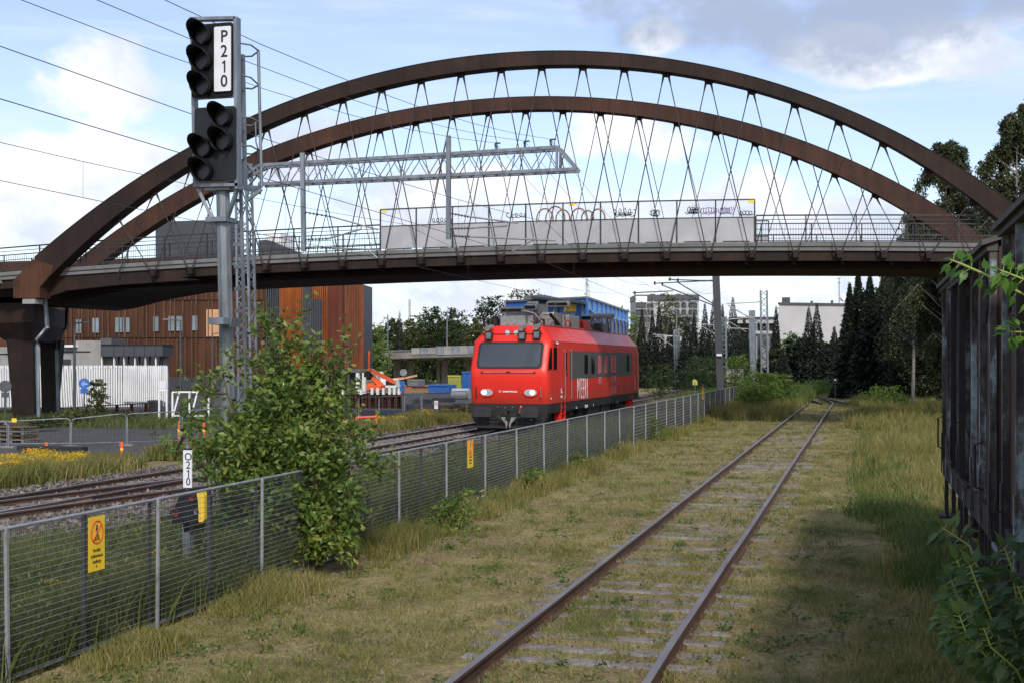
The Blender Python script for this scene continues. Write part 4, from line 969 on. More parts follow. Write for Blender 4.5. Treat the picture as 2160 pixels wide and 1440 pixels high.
mb = MB(); mb.prism([(TX+u, TY+.12, z) for u, z in ((-1.5, 1.21), (1.5, 1.21), (1.55, .95), (1.42, .55), (1.15, .27), (-1.15, .27), (-1.42, .55), (-1.55, .95))], (0, .5, 0)); mb.build('front_skirt', MT['under'], lo)
for s in (-1, 1):
    mb = MB(); c = Vector((TX+s*.93, TY-.38, .93)); mb.prism([(c.x+a_, c.y, c.z+z_) for a_, z_ in rrect(-.36, .36, -.2, .2, .09)], (0, .05, 0)); bf = mb.build('buffer', mat('buffer_plate', (.03, .03, .03), .45, .2, .3, 3, .05), lo, .02)
    mb = MB(); mb.tube(c+Vector((0, .05, 0)), c+Vector((0, .55, 0)), .12, .15, 12); mb.build('buffer_shank', MT['under'], bf)
mb = MB(); 
for z in (.36, .5, .64): mb.bar((TX-1.3, TY+.08, z), (TX+1.3, TY+.08, z), .03, .05)
for u in np.linspace(-1.2, 1.2, 9): mb.bar((TX+u, TY+.07, .26), (TX+u, TY+.07, .8), .03)
mb.prism([(TX-1.2, TY-.15, .3), (TX+1.2, TY-.15, .3), (TX+1.25, TY+.15, .2), (TX-1.25, TY+.15, .2)], (0, 0, .08)); mb.build('snow_plough', MT['under'], lo)
mb = MB(); mb.tube((TX, TY-.35, .95), (TX, TY+.1, .95), .05, n=8); mb.path([(TX+.02, TY-.35, .95), (TX+.05, TY-.42, .8), (TX+.02, TY-.35, .62)], .035); mb.path([(TX-.25, TY-.05, .9), (TX-.28, TY-.22, .6), (TX-.22, TY-.05, .42)], .025); mb.path([(TX+.3, TY-.05, .9), (TX+.33, TY-.22, .62), (TX+.26, TY-.05, .45)], .025); mb.build('coupling', MT['under'], lo)
mb = MB(); mb.tube((TX+.52, TY-.02, 1.15), (TX+.5, TY-.08, .85), .04, .05, 8); mb.build('coupling_handle', MT['orange'], lo)
for u0, u1, dz in ((-.16, -.02, -.24), (.26, .12, -.2)):
    mb = MB(); mb.prism([(TX+u0-.08, TY-.2, .72), (TX+u0+.12, TY-.2, .72), (TX+u1+.06, TY-.2, .5), (TX+u1, TY-.2, .28), (TX+u1-.03, TY-.2, .45)], (0, .03, 0)); mb.build('guide_plate', MT['alu'], lo)
mb = MB()
for u, z in ((-.45, 1.1), (-.15, 1.08), (.15, 1.1), (.4, .72), (-.4, .72), (-.7, 1.0)): mb.tube((TX+u, TY+.11, z), (TX+u, TY+.09, z), .022, n=6)
mb.build('bolts', MT['alu'], lo)
# roof equipment
RZ = 4.22
rr = random.Random(11)
def rbox(x0, x1, y0, y1, z0, z1, m, name='roof_box', bev=.03, rx=0):
    mb = MB(); mb.box(((x0+x1)/2+TX, (y0+y1)/2+TY, (z0+z1)/2), (x1-x0, y1-y0, z1-z0), M=Matrix.Rotation(rx, 3, 'X')); return mb.build(name, m, lo, bev)
rbox(-.75, .6, 1.5, 3.2, RZ, RZ+.42, MT['alu'], 'sensor_box'); rbox(-.55, .45, 1.8, 2.8, RZ+.42, RZ+.56, MT['grey_box'], 'sensor_box')
rbox(.15, .95, 3.6, 5.2, RZ, RZ+.62, MT['alu'], 'equipment_cabinet'); rbox(-.9, -.1, 4.0, 6.2, RZ, RZ+.55, MT['alu'], 'equipment_cabinet')
rbox(.1, .98, 6.2, 8.4, RZ, RZ+.60, MT['alu'], 'equipment_cabinet'); rbox(-.95, .95, 11.4, 13.6, RZ, RZ+.46, MT['grey_box'], 'vent_housing', rx=R(6)); rbox(-.7, .7, 15.2, 16.8, RZ, RZ+.5, MT['grey_box'], 'equipment_cabinet')
mb = MB(); mb.prism([(TX+.99, TY+9.4, RZ), (TX+.99, TY+11.3, RZ), (TX+.99, TY+10.4, RZ+.5), (TX+.99, TY+9.0, RZ+.45)], (-1.6, 0, 0)); mb.build('red_fairing', MT['train_red'], lo)
mb = MB()
for i in range(6): mb.box((TX+.97, TY+11.7+i*.3, RZ+.25), (.03, .16, .28), M=Matrix.Rotation(R(35), 3, 'X'))
mb.build('louvres', MT['under'], lo)
def lightbar(x, y, z, w, lit=False):
    mb = MB(); mb.box((TX+x, TY+y, z), (w, .34, .2), M=Matrix.Rotation(R(14), 3, 'X')); lb_ = mb.build('work_light', MT['alu'], lo, .03)
    mb = MB(); mb.box((TX+x, TY+y-.175, z-.02), (w*.86, .02, .13), M=Matrix.Rotation(R(14), 3, 'X')); mb.build('glass', MT['glass_dark'] if not lit else refl, lb_)
    mb = MB(); mb.tube((TX+x-.2, TY+y+.1, RZ+.1), (TX+x-.2, TY+y, z-.08), .03, n=6); mb.tube((TX+x+.25, TY+y+.25, RZ+.1), (TX+x+.2, TY+y, z-.08), .03, n=6)
    mb.path([(TX+x+.25, TY+y+.1, z-.05), (TX+x+.4, TY+y+.15, z-.2), (TX+x+.2, TY+y+.2, z-.42), (TX+x+.3, TY+y+.2, RZ+.05)], .03); mb.build('bracket', MT['grey_box'], lb_)
lightbar(-.35, 1.9, RZ+.66, .95); lightbar(.55, 1.4, RZ+.75, .5); lightbar(.95, 4.4, RZ+1.0, .95); lightbar(.2, 3.0, RZ+.92, .45); lightbar(-.2, 11.0, RZ+.75, .8, True); lightbar(.35, 13.0, RZ+.72, .5); lightbar(.75, 15.0, RZ+.86, 1.1, True)
mb = MB()
for k in range(26):
    x = rr.uniform(-1, 1); y = rr.uniform(1.2, 3.6); z = RZ+rr.uniform(.1, .5); L_ = rr.uniform(.2, .7); a = rr.choice([(1, 0, 0), (0, 1, 0), (0, 0, 1), (.5, .3, .4)])
    mb.tube((TX+x, TY+y, z), Vector((TX+x, TY+y, z))+Vector(a)*L_*.6, rr.uniform(.02, .06), n=7)
mb.path([(TX-1.15, TY+1.4, RZ), (TX-1.1, TY+1.4, RZ+.35), (TX-.9, TY+1.45, RZ+.5), (TX-.5, TY+1.5, RZ+.48)], .02); mb.path([(TX+.3, TY+1.2, RZ+.6), (TX+.7, TY+1.3, RZ+.5), (TX+.95, TY+1.4, RZ+.2), (TX+1.0, TY+1.5, RZ)], .025)
mb.build('cable_runs', MT['alu'], lo)
mb = MB()
for k in range(14):
    x = rr.uniform(-.9, .95); y = rr.uniform(8, 18); mb.box((TX+x, TY+y, RZ+.15), (rr.uniform(.15, .5), rr.uniform(.2, .7), rr.uniform(.2, .5)))
mb.build('roof_fittings', MT['grey_box'], lo, .02)
mb = MB()
for x, y in ((-1.0, 1.6), (-.9, 2.6), (.75, 2.2)): mb.tube((TX+x, TY+y, RZ+.05), (TX+x, TY+y, RZ+.32), .16, n=10)
mb.path([(TX+.95, TY+3.0, RZ+.5), (TX+1.05, TY+3.6, RZ+.25), (TX+1.0, TY+4.5, RZ+.05)], .07, 8); mb.build('cable_drum', MT['under'], lo)
mb = MB(); mb.path([(TX+1.02, TY+5.0, RZ+.02), (TX+1.1, TY+5.4, RZ+.35), (TX+1.05, TY+6.2, RZ+.3), (TX+1.0, TY+6.6, RZ+.02)], .03, 6); mb.build('red_hose', MT['train_red'], lo)
mb = MB(); mb.tube((TX+1.06, TY+2.4, RZ+.06), (TX+1.06, TY+9.0, RZ+.06), .02, n=5); mb.build('roof_rail', MT['alu'], lo)

# ================================================================= OLD GOODS WAGONS on the right
WX = 1.17
def plankmat():
    m, nt, b = new_mat('weathered_wagon_boards')
    n1 = tnoise(nt, 1.2, 6, 0.65, (1, 1, .15)); n2 = tnoise(nt, 10, 5, .7, (1, 1, .08)); n3 = tnoise(nt, 2.6, 5, .7, (1, 2.5, .25))
    c = ramp(nt, n1, [(.3, (.034, .020, .013)), (.55, (.075, .042, .027)), (.75, (.18, .09, .05))])
    c = mixc(nt, ramp(nt, n3, [(.66, (0,)*3), (.70, (.7,)*3)]), c, (.20, .23, .24)); c = mixc(nt, .8, c, ramp(nt, n2, [(.35, (.5,)*3), (.65, (1.3,)*3)]), 'MULTIPLY')
    nt.links.new(c, b.inputs['Base Color']); b.inputs['Roughness'].default_value = .8; bump(nt, b, n2, .5, .01); return m
def peel():
    m, nt, b = new_mat('peeling_post_paint'); n1 = tnoise(nt, 2.2, 6, .7, (1, 1, .35)); n2 = tnoise(nt, 14, 5, .7)
    c = ramp(nt, n1, [(.44, (.030, .022, .019)), (.53, (.09, .075, .068)), (.60, (.27, .34, .36)), (.75, (.44, .48, .49))]); c = mixc(nt, .7, c, ramp(nt, n2, [(.35, (.5,)*3), (.6, (1.1,)*3)]), 'MULTIPLY')
    nt.links.new(c, b.inputs['Base Color']); b.inputs['Roughness'].default_value = .75; bump(nt, b, n2, .4, .006); return m
WB, WP = plankmat(), peel()
def wagon(y0, y1, ztop, label, zb=1.42, W=2.9):
    w = empty('goods_wagon', (WX, y1, 0), label, 'railway wagon', 'old goods wagons on the right'); x0, x1 = WX+.10, WX+W
    mb = MB(); mb.bb(x0, x1, y0+.04, y1-.04, zb, ztop); mb.build('body', WB, w)
    mb = MB(); r2 = random.Random(int(y1*10))
    y = y0+.05
    while y < y1-.1:     # vertical boards with open joints
        wd = .135; mb.bb(x0-.022, x0-.003, y, min(y+wd-.012, y1-.05), zb+.02, ztop-.06-r2.uniform(0, .01)); y += wd
    x = x0
    while x < x1-.1: mb.bb(x+.006, x+.13, y1-.04, y1-.012, zb+.02, ztop-.03); x += .135
    mb.build('planking', WB, w)
    L_ = y1-y0; n = int(L_/.95); ys = [y0+.06+(L_-.12)*i/n for i in range(n+1)]
    for y in ys: mb = MB(); mb.bb(x0-.085, x0-.024, y-.045, y+.045, zb-.08, ztop-.05); mb.bb(x0-.10, x0-.086, y-.055, y+.055, zb-.25, zb+.35); mb.build('side_post', WP, w)
    for x in (x0+.05, x0+1.0, x0+1.9, x1-.05): mb = MB(); mb.bb(x-.05, x+.05, y1-.01, y1+.06, zb-.1, ztop-.05); mb.build('end_post', WP, w)
    mb = MB(); mb.bb(x0-.11, x0-.012, y0, y1+.07, ztop-.05, ztop+.05); 
    n_ = 10; prof = [(x0-.16+(x1-x0+.32)*i/n_, ztop+.05+.32*math.sin(math.pi*i/n_)) for i in range(n_+1)]
    mb.prism([(a_, y0-.05, z_) for a_, z_ in prof]+[(a_, y0-.05, z_-.05) for a_, z_ in reversed(prof)], (0, L_+.18, 0)); mb.build('roof', MT['roof_felt'], w)
    mb = MB(); mb.bb(x0-.07, x0+.02, y0, y1+.05, zb-.30, zb-.02); mb.bb(x0, x1, y1-.02, y1+.07, zb-.36, zb-.02); mb.bb(x0+.5, x1-.5, y0, y1, zb-.4, zb-.05); mb.bb(x0-.05, x0-.0, y0+1.5, y1-1.5, .62, .74)
    for y in (y0+1.6, y1-1.6, (y0+y1)/2): mb.bb(x0-.05, x0+.0, y-.05, y+.05, .65, 1.15)
    mb.build('underframe', MT['wagon_iron'], w)
    for yy in (y0+1.6, y1-1.75):
        for s in (x0+.62, x1-.62):
            mb = MB(); mb.tube((s-.06, yy, .6), (s+.08, yy, .6), .46, n=24); mb.build('wheel', MT['wagon_iron'], w)
        mb = MB(); mb.bb(x0+.2, x0+.45, yy-.25, yy+.25, .45, .85); mb.prism([(x0+.2, yy-.75, 1.06), (x0+.2, yy+.75, 1.06), (x0+.2, yy+.5, .92), (x0+.2, yy-.5, .92)], (.12, 0, 0)); mb.build('axle_box', MT['wagon_iron'], w)
    for s in (x0+.58, x1-.58):
        mb = MB(); mb.tube((s, y1+.07, zb-.22), (s, y1+.5, zb-.22), .09, n=10); mb.tube((s, y1+.5, zb-.22), (s, y1+.55, zb-.22), .21, n=20); mb.build('buffer', MT['wagon_iron'], w)
    # steps, grab irons, door fittings
    for y in (y1-.5, y1-3.2, y0+.6):
        mb = MB(); mb.bb(x0-.16, x0+.08, y-.2, y+.2, .55, .58); mb.bar((x0-.05, y-.19, .56), (x0-.05, y-.19, 1.2), .03); mb.bar((x0-.05, y+.19, .56), (x0-.05, y+.19, 1.2), .03); mb.build('footstep', MT['wagon_iron'], w)
        mb = MB(); mb.path([(x0-.09, y, 1.55), (x0-.17, y, 1.58), (x0-.17, y, 2.0), (x0-.09, y, 2.03)], .014, 6); mb.build('grab_iron', MT['wagon_iron'], w)
    for yv in (y0+.55, y1-.55):
        mb = MB(); mb.bb(x0-.04, x0-.023, yv-.24, yv+.24, ztop-.75, ztop-.2); v = mb.build('vent', WP, w)
        mb = MB(); mb.bar((x0-.05, yv-.22, ztop-.72), (x0-.05, yv+.22, ztop-.23), .02); mb.bar((x0-.05, yv+.22, ztop-.72), (x0-.05, yv-.22, ztop-.23), .02); mb.build('cross_brace', MT['wagon_iron'], v)
    ym = (y0+y1)/2; mb = MB(); mb.bar((x0-.12, ym-1.6, zb+.02), (x0-.12, ym+1.6, zb+.02), .04); mb.bar((x0-.12, ym-1.6, ztop-.12), (x0-.12, ym+1.6, ztop-.12), .05); mb.bar((x0-.12, ym-.7, zb+.05), (x0-.12, ym-.7, ztop-.15), .07); mb.bar((x0-.12, ym+.7, zb+.05), (x0-.12, ym+.7, ztop-.15), .07)
    mb.path([(x0-.13, ym-.65, 2.1), (x0-.2, ym-.65, 2.12), (x0-.2, ym-.65, 2.3), (x0-.13, ym-.65, 2.32)], .012, 6); mb.build('sliding_door_gear', MT['wagon_iron'], w)
    return w
MT['roof_felt'] = mat('wagon_roof', (.075, .073, .07), .85, 0, .35, 3, .3); MT['wagon_iron'] = mat('wagon_iron', (.025, .020, .018), .75, .2, .4, 8, .3)
wagon(12.9, 20.3, 3.92, 'farther dark weathered wooden goods wagon with grey roof edge')
wagon(2.6, 11.9, 3.96, 'nearer dark goods wagon cut by the right edge of the picture')
m5 = empty('railway_track', (WX+1.45, 10, 0), 'hidden rusty rails under the old goods wagons', 'track')
for s in (-1, 1): rail([Vector((WX+1.5+s*.8, y, .15)) for y in range(-2, 40, 3)], m5)
# ================================================================= BACKGROUND BUILDINGS
def wallbox(mb, a, b, z0, z1, th=.3):
    """vertical slab between two ground points"""
    a = Vector((a[0], a[1], 0)); b = Vector((b[0], b[1], 0)); d = (b-a).normalized(); n = Vector((-d.y, d.x, 0))
    if n.dot(a) < 0: n = -n
    P = [a, b, b+n*th, a+n*th]
    mb.add([p+Vector((0, 0, z0)) for p in P]+[p+Vector((0, 0, z1)) for p in P], [(0, 1, 2, 3), (7, 6, 5, 4), (0, 4, 5, 1), (1, 5, 6, 2), (2, 6, 7, 3), (3, 7, 4, 0)])
BY = 99.0
q = lambda px, py, e=0: ony(px, py, BY-e)
cb = empty('theatre_building', q(400, 835), 'long rust red steel clad building with ribs and small windows behind the white slatted screen', 'building')
L0, L1 = q(-60, 800), q(592, 800)
zt = q(300, 545).z
mb = MB(); wallbox(mb, L0, L1, 0, zt, 18); mb.build('wall', MT['corten_wall'], cb)
mb = MB(); wallbox(mb, q(355, 800, .12), q(592, 800, .12), 0, q(400, 795).z, .1); mb.build('plinth', MT['slate'], cb)
mb = MB(); rr = random.Random(5)
px = 62
while px < 588:
    for (p0, p1) in ((546, 633), (634, 712), (713, 800)):
        x_ = px+rr.choice((0, 0, 5, 9)); mb.bar(q(x_, p1, .12), q(x_, p0, .12), .10, .10)
    px += rr.choice((11, 14, 17))
mb.build('rib', mat('brass_rib', (0.12, 0.065, 0.03), .6, .2, .5, 1, .1), cb)
mb = MB()
for z in (633, 712): mb.bar(q(62, z, .05), q(590, z, .05), .05, .05)
mb.build('panel_joint', MT['corten_dark'], cb)
skyglass = mat('sky_reflecting_glass', (.22, .27, .30), .12, .5, .5, .4, 0, spec=1)
def win(px0, px1, py0, py1, m=skyglass, parent=cb, qq=q):
    mb = MB(); a = qq(px0, py1, .16); b = qq(px1, py0, .16); mb.bb(a.x, b.x, a.y, a.y+.1, a.z, b.z); w = mb.build('window', m, parent)
    return w
for w in ((195, 208, 671, 702), (243, 257, 670, 701), (259, 273, 670, 701), (323, 334, 668, 699), (355, 368, 667, 698), (372, 384, 667, 698), (404, 416, 666, 697), (207, 222, 606, 622), (257, 269, 598, 619), (272, 286, 598, 619), (386, 398, 590, 615), (435, 445, 588, 613), (450, 460, 588, 613), (160, 172, 674, 703)): win(*w)
for w in ((320, 369, 597, 629), (435, 462, 653, 710)):
    mb = MB(); a = q(w[0], w[3], .16); b = q(w[1], w[2], .16); mb.bb(a.x, b.x, a.y, a.y+.1, a.z, b.z); mb.build('boarded_opening', MT['plywood'], cb)
# right wing with closely set fins, raised on columns
A, B, C_, D_ = at(563, 0, 106), at(592, 0, 105.5), at(722, 0, 107), at(781, 0, 121)
zb_ = 2.2
def zz(px, py, Y): return EYE+(HY-py)/F*Y
mb = MB(); wallbox(mb, A, C_, zb_, zz(650, 580, 106), 14); mb.build('wing_wall', MT['corten_red'], cb)
mb = MB(); wallbox(mb, C_, D_, zb_, 9.86, .6); mb.build('side_wall', MT['corten_red'], cb)
def fins(a, b, px0, px1, Y0, Y1, z0, z1, m, step, name, dep=.35, w=.09):
    mb = MB(); n = int(abs(px1-px0)/step)
    for i in range(n+1):
        f = i/n; px = px0+(px1-px0)*f; Y = Y0+(Y1-Y0)*f-.25; p = at(px, 0, Y)
        mb.bar((p.x, p.y, z0), (p.x, p.y, z1), w, dep)
    mb.build(name, m, cb)
fins(A, B, 564, 591, 106, 105.5, zb_, 10, MT['slate'], 4.5, 'slate_fins')
fins(B, C_, 592, 690, 105.5, 106.6, zb_, 9.95, MT['corten_orange'], 4.2, 'orange_fins', .3, .07)
fins(B, C_, 641, 656, 105.8, 106, 4.2, 9.97, MT['slate'], 3.0, 'slate_fins', .42); fins(B, C_, 658, 676, 105.8, 106, 3.4, 8.0, MT['slate'], 3.6, 'slate_fins', .42)
fins(C_, D_, 728, 765, 108.5, 117, zb_, 9.8, MT['corten_orange'], 3.4, 'orange_fins', .3, .08); fins(C_, D_, 766, 781, 117.5, 121, zb_, 9.84, MT['slate'], 2.4, 'slate_fins', .5, .22)
mb = MB(); mb.add([(p.x, p.y, z) for z in (zb_-.28, zb_-.01) for p in (at(560, 0, 105), at(724, 0, 106.5), at(790, 0, 122), at(640, 0, 125))], [(0, 1, 2, 3), (7, 6, 5, 4), (0, 4, 5, 1), (1, 5, 6, 2), (2, 6, 7, 3), (3, 7, 4, 0)]); mb.build('soffit', MT['concrete'], cb)
for px, Y in ((600, 106), (640, 107), (690, 108), (722, 108), (755, 110), (768, 114), (795, 124), (805, 124)):
    mb = MB(); p = at(px, 0, Y); mb.bar((p.x, p.y, 0), (p.x, p.y, zb_-.3), .28); mb.build('column', MT['white_paint'], cb)
mb = MB(); wallbox(mb, at(560, 0, 112), at(760, 0, 116), 0, zb_-.3, .3); mb.build('recessed_wall', MT['concrete_dark'], cb)
# slate roof box above
mb = MB(); wallbox(mb, ony(328, 0, BY+3), ony(468, 0, BY+3), zt-.5, ony(400, 466, BY+3).z, 4); mb.build('roof_tower', MT['slate'], cb)
mb = MB(); p = [ony(545, 508, BY+4), ony(560, 506, BY+4), ony(632, 536, BY+4), ony(632, 546, BY+4), ony(545, 546, BY+4)]; mb.prism(p, (0, 1.5, 0)); mb.build('sloping_roof', MT['slate'], cb)
mb = MB(); wallbox(mb, ony(560, 0, BY+9), ony(592, 0, BY+9), zt-.5, ony(570, 492, BY+9).z, 3); mb.build('roof_plant_room', MT['white_paint'], cb)

# low white building and slatted screen
WY = 88.0
q2 = lambda px, py, e=0: ony(px, py, WY-e)
wb = empty('service_building', q2(200, 868), 'low pale concrete building with dark fascia and window strip behind the slatted screen', 'building')
def qb(px0, px1, py0, py1, m, name, e=0, th=6, parent=wb, qq=q2):
    a = qq(px0, py1, e); b = qq(px1, py0, e); mb = MB(); mb.bb(a.x, b.x, a.y, a.y+th, a.z, b.z); return mb.build(name, m, parent)
qb(155, 212, 718, 872, MT['concrete'], 'tall_wall', 0, 2); qb(-30, 154.5, 731, 872, MT['concrete'], 'low_wall', 0, 1.9)
qb(215, 340, 751, 872, MT['concrete_dark'], 'rear_wall', -.6, 1.2); qb(212.5, 343, 729, 751, MT['slate'], 'fascia', .2, 1.6); qb(212.5, 344, 726.5, 728.8, MT['letter_black'], 'roof_edge', .25, 1.6)
for px in (240, 261, 283, 305, 327): 
    qb(px-.5, px+.5, 729, 751, MT['black_steel'], 'fascia_joint', .22, .02)
for px0, px1 in ((241, 259), (263, 281), (285, 304), (307, 326), (329, 341)): qb(px0, px1, 751.5, 800, MT['glass_dark'], 'window', -.4, .15)
for px in (214, 240, 261, 284, 306, 328): qb(px-1, px+1, 751, 868, MT['white_paint'], 'mullion', .0, .15)
qb(127, 190, 740, 743, MT['letter_black'], 'slot', .03, .1); qb(127, 149, 757, 775, MT['glass_dark'], 'window', .03, .1); qb(125, 155, 727, 732, MT['white_paint'], 'canopy', .6, 1); qb(-20, 18, 745, 748, MT['letter_black'], 'slot', .03, .1)
qb(212, 235, 713, 726, MT['grey_box'], 'roof_unit', .0, 2)
sc_ = empty('slatted_screen', gp(240, 80), 'white vertical slat screen wall curving round at its right end', 'screen wall')
mb = MB(); bk = MB(); rr = random.Random(2)
for i, px in enumerate(np.arange(-14, 352, 5.2)):
    Y = 80+max(0, px-200)*.012; lean = 6*max(0, 1-abs(px-140)/90)
    bot = 872 if px < 210 else 872-(px-210)*.06
    t = at(px, 770, Y); b = at(px+lean, bot, Y); mb.bar(b, t, .078, .06)
    if i % 2 == 0: t2 = at(px-2, 771, Y+.35); b2 = at(px-lean*.6, bot-6, Y+.35); mb.bar(b2, t2, .06, .05)
mb.build('slats', MT['white_paint'], sc_)
mb = MB()
for py in (776, 866): mb.bar(at(-14, py+4 if py > 800 else py, 80.4), at(210, py+4 if py > 800 else py, 80.4), .06, .1); mb.bar(at(210, py+4 if py > 800 else py, 80.4), at(352, py-4 if py > 800 else py, 82.3), .06, .1)
mb.build('frame', MT['galv'], sc_)
mb = MB(); 
for i, px in enumerate(np.arange(262, 354, 4.3)):
    mb.bar(at(px, 846, 80.6), at(px, 771.5, 80.6), .085, .05)
mb.build('outer_slats', MT['white_paint'], sc_)
# rusty low fence in front of it
lf = empty('low_fence', gp(220, 66), 'low fence with rusty red posts at the foot of the slatted screen', 'fence')
mb = MB(); mb.bar(at(127, 860, 66), at(322, 849, 66), .05, .05); mb.build('rail', MT['black_steel'], lf)
for px in (152, 184, 216, 247, 278, 308): mb = MB(); mb.bar(at(px, 880, 66), at(px, 860-(px-127)*.057, 66), .16, .05); mb.build('post', MT['corten_red'], lf)
lf = empty('utility_cabinet', gp(327,67), 'grey concrete block cabinet beside the white sliding gate', 'cabinet')
mb = MB(); mb.box(at(327, 862, 67), (.5, .5, .95)); mb.build('body', MT['concrete_dark'], lf, .02); mb = MB(); mb.box(at(327, 845, 67), (.6, .6, .05)); mb.build('lid', MT['concrete'], lf)
gt = empty('sliding_gate', at(390, 880, 60), 'white tubular sliding gate right of the slatted screen', 'gate')
mb = MB()
for a, b in (((336, 884), (336, 822)), ((352, 884), (352, 822)), ((336, 822), (352, 822)), ((364, 826), (440, 826)), ((364, 876), (440, 876)), ((364, 826), (364, 880)), ((400, 826), (400, 880)), ((440, 826), (440, 880)), ((366, 874), (378, 828)), ((404, 874), (416, 828))): mb.bar(at(*a, 60), at(*b, 60), .07)
mb.build('frame', MT['white_paint'], gt); mb = MB(); mb.box(at(344, 810, 60), (.34, .05, .35)); mb.build('notice', MT['plate_white'], gt)

# lamps
def street_lamp(px, pyt, Y, arm, label, h2=None):
    b = gp(px, Y); t = at(px, pyt, Y); l = empty('street_lamp', b, label, 'street lamp', 'street lamps')
    mb = MB(); mb.tube(b, t, .07*Y/80+.03, .05, 8); mb.build('pole', MT['galv_dark'], l)
    mb = MB(); e = at(px+arm, pyt-2, Y); mb.tube(t, e, .035, n=6); mb.build('arm', MT['galv_dark'], l)
    mb = MB(); f = at(px+arm*1.1, pyt-2, Y); g_ = at(px+arm*.62, pyt-2, Y); mb.bar(g_, f, .22, .08); mb.build('lamp_head', MT['galv'], l, .02)
street_lamp(157, 682, 60, 30, 'grey street lamp with arm to the right in front of the low pale building')
street_lamp(381, 676, 84, -34, 'grey street lamp with arm to the left beside the railway signal')
street_lamp(448, 704, 100, 26, 'slim dark lamp post just left of the railway signal mast')
street_lamp(735, 712, 95, -16, 'dark lamp post in front of the right end of the rust red building')
for px, t, Y, lb_ in ((818, 664, 139, 'thin white pole standing on the overpass nearest the rust red building'), (943, 655, 139, 'thin white pole on the overpass near the red locomotive')):
    l = empty('lamp_pole', gp(px, Y), lb_, 'pole', 'poles on the overpass'); mb = MB(); mb.tube(at(px, 762, Y), at(px, t, Y), .10, .06, 6); mb.build('pole', MT['galv'], l); 
for px, t, Y, arm, lb_ in ((1427, 658, 150, -14, 'white lamp post with left arm in the spruce row behind the train'), (1461, 648, 160, 0, 'plain white post among the spruces behind the train'), (1365, 655, 150, 8, 'lamp post near the apartment block by the blue modular building')):
    l = empty('street_lamp', gp(px, Y), lb_, 'street lamp', 'street lamps'); mb = MB(); mb.tube(gp(px, Y), at(px, t, Y), .11, .08, 6); mb.build('pole', MT['galv'], l)
    if arm: mb = MB(); mb.path([at(px, t, Y), at(px+arm*.4, t-5, Y), at(px+arm, t-3, Y)], .07); mb.build('arm', MT['galv'], l)
# signs
def round_sign(px, py, r, Y, m, label, plate=None, pole_to=None, icon=False):
    s = empty('road_sign', gp(px, Y), label, 'road sign'); c = at(px, py, Y); toc = Vector((0, EYE*0, 0))
    d = Vector((-c.x, -c.y, 0)).normalized(); rr_ = r/F*Y
    mb = MB(); mb.tube(c, c+d*.03, rr_, n=24); f = mb.build('sign_face', m, s)
    mb = MB(); mb.tube(gp(px, Y), at(px, py-r, Y)-d*.02, .035, n=6); mb.build('pole', MT['galv_dark'], s)
    if plate: mb = MB(); pc = at(px, plate, Y); mb.box(pc, (.34, .03, .22), math.atan2(d.y, d.x)+math.pi/2); mb.build('plate', m, s)
    if icon:
        mb = MB(); e = d*.035; rt = Vector((-d.y, d.x, 0))
        for o in (-.09, -.04): mb.tube(c+e+rt*o+Vector((0, 0, -.09)), c+e+rt*o+Vector((0, 0, .04)), .012, n=4); mb.tube(c+e+rt*o+Vector((0, 0, .06)), c+e+rt*o+Vector((0, 0, .08)), .014, n=5)
        mb.tube(c+e+Vector((0, 0, -.15)), c+e+Vector((0, 0, .15)), .008, n=4)
        for o in (.05, .12): mb.tube(c+e+rt*o+Vector((0, 0, -.05)), c+e+rt*o+Vector((0, 0, -.02)), .025, n=8)
        mb.tube(c+e+rt*.05+Vector((0, 0, .0)), c+e+rt*.12+Vector((0, 0, .03)), .01, n=4); mb.build('pictogram', MT['white_paint'], f)
round_sign(177.5, 808, 11, 58, MT['blue_sign'], 'blue round shared path sign in front of the slatted screen', 824, icon=True)
round_sign(11, 814, 12.5, 57, MT['galv_dark'], 'grey back of a round sign left of the bridge pier', 832)
round_sign(851, 785, 7.5, 88, MT['galv'], 'grey back of a round sign above the construction clutter')
round_sign(849, 808, 6, 76, MT['blue_sign'], 'small blue round sign beside the brown sheet pile wall', 820)

# ---- temporary mesh fences
meshmat = MT['galv_mesh']
def temp_panel(pxl, pyl, pxr, pyr, Yl, Yr, label, grp='temporary fence panels at the left', z0=.02):
    a = at(pxl, pyl, Yl); b = at(pxr, pyr, Yr); p = empty('construction_fence_panel', (a.x, a.y, 0), label, 'fence panel', grp)
    a0 = Vector((a.x, a.y, z0)); b0 = Vector((b.x, b.y, z0)); d = (b-a).normalized(); r = .12; up = Vector((0, 0, 1))
    mb = MB(); mb.path([a0, a-up*r, a-up*r*.3+d*r*.3, a+d*r, b-d*r, b-up*r*.3-d*r*.3, b-up*r, b0], .022, 6); mb.path([a0+up*.12, b0+up*.12], .016, 5); mb.build('frame', MT['galv'], p)
    mb = MB(); n = int((b-a).length/.12)
    for i in range(1, n): f = i/n; mb.bar(a0.lerp(b0, f)+up*.12, a.lerp(b, f), .005)
    for i in range(1, 6): f = i/6; mb.bar(a0.lerp(a, f), b0.lerp(b, f), .006)
    mb.build('mesh', meshmat, p); mb = MB(); mb.box(a0, (.5, .22, .12)); mb.build('foot', MT['concrete_dark'], p)
    return p
temp_panel(-60, 889, 15, 888, 42, 42, 'temporary mesh fence panel cut by the left picture edge')
temp_panel(18, 888, 148, 881, 42, 42.4, 'temporary mesh fence panel in front of the pallets and bridge pier')
temp_panel(150, 883, 266, 871, 42.2, 43, 'temporary mesh fence panel in front of the blue round sign')
temp_panel(268, 872, 380, 867, 43, 44, 'temporary mesh fence panel ending beside the railway signal bush')
temp_panel(384, 866, 480, 860, 44, 45, 'temporary mesh fence panel behind the railway signal mast')
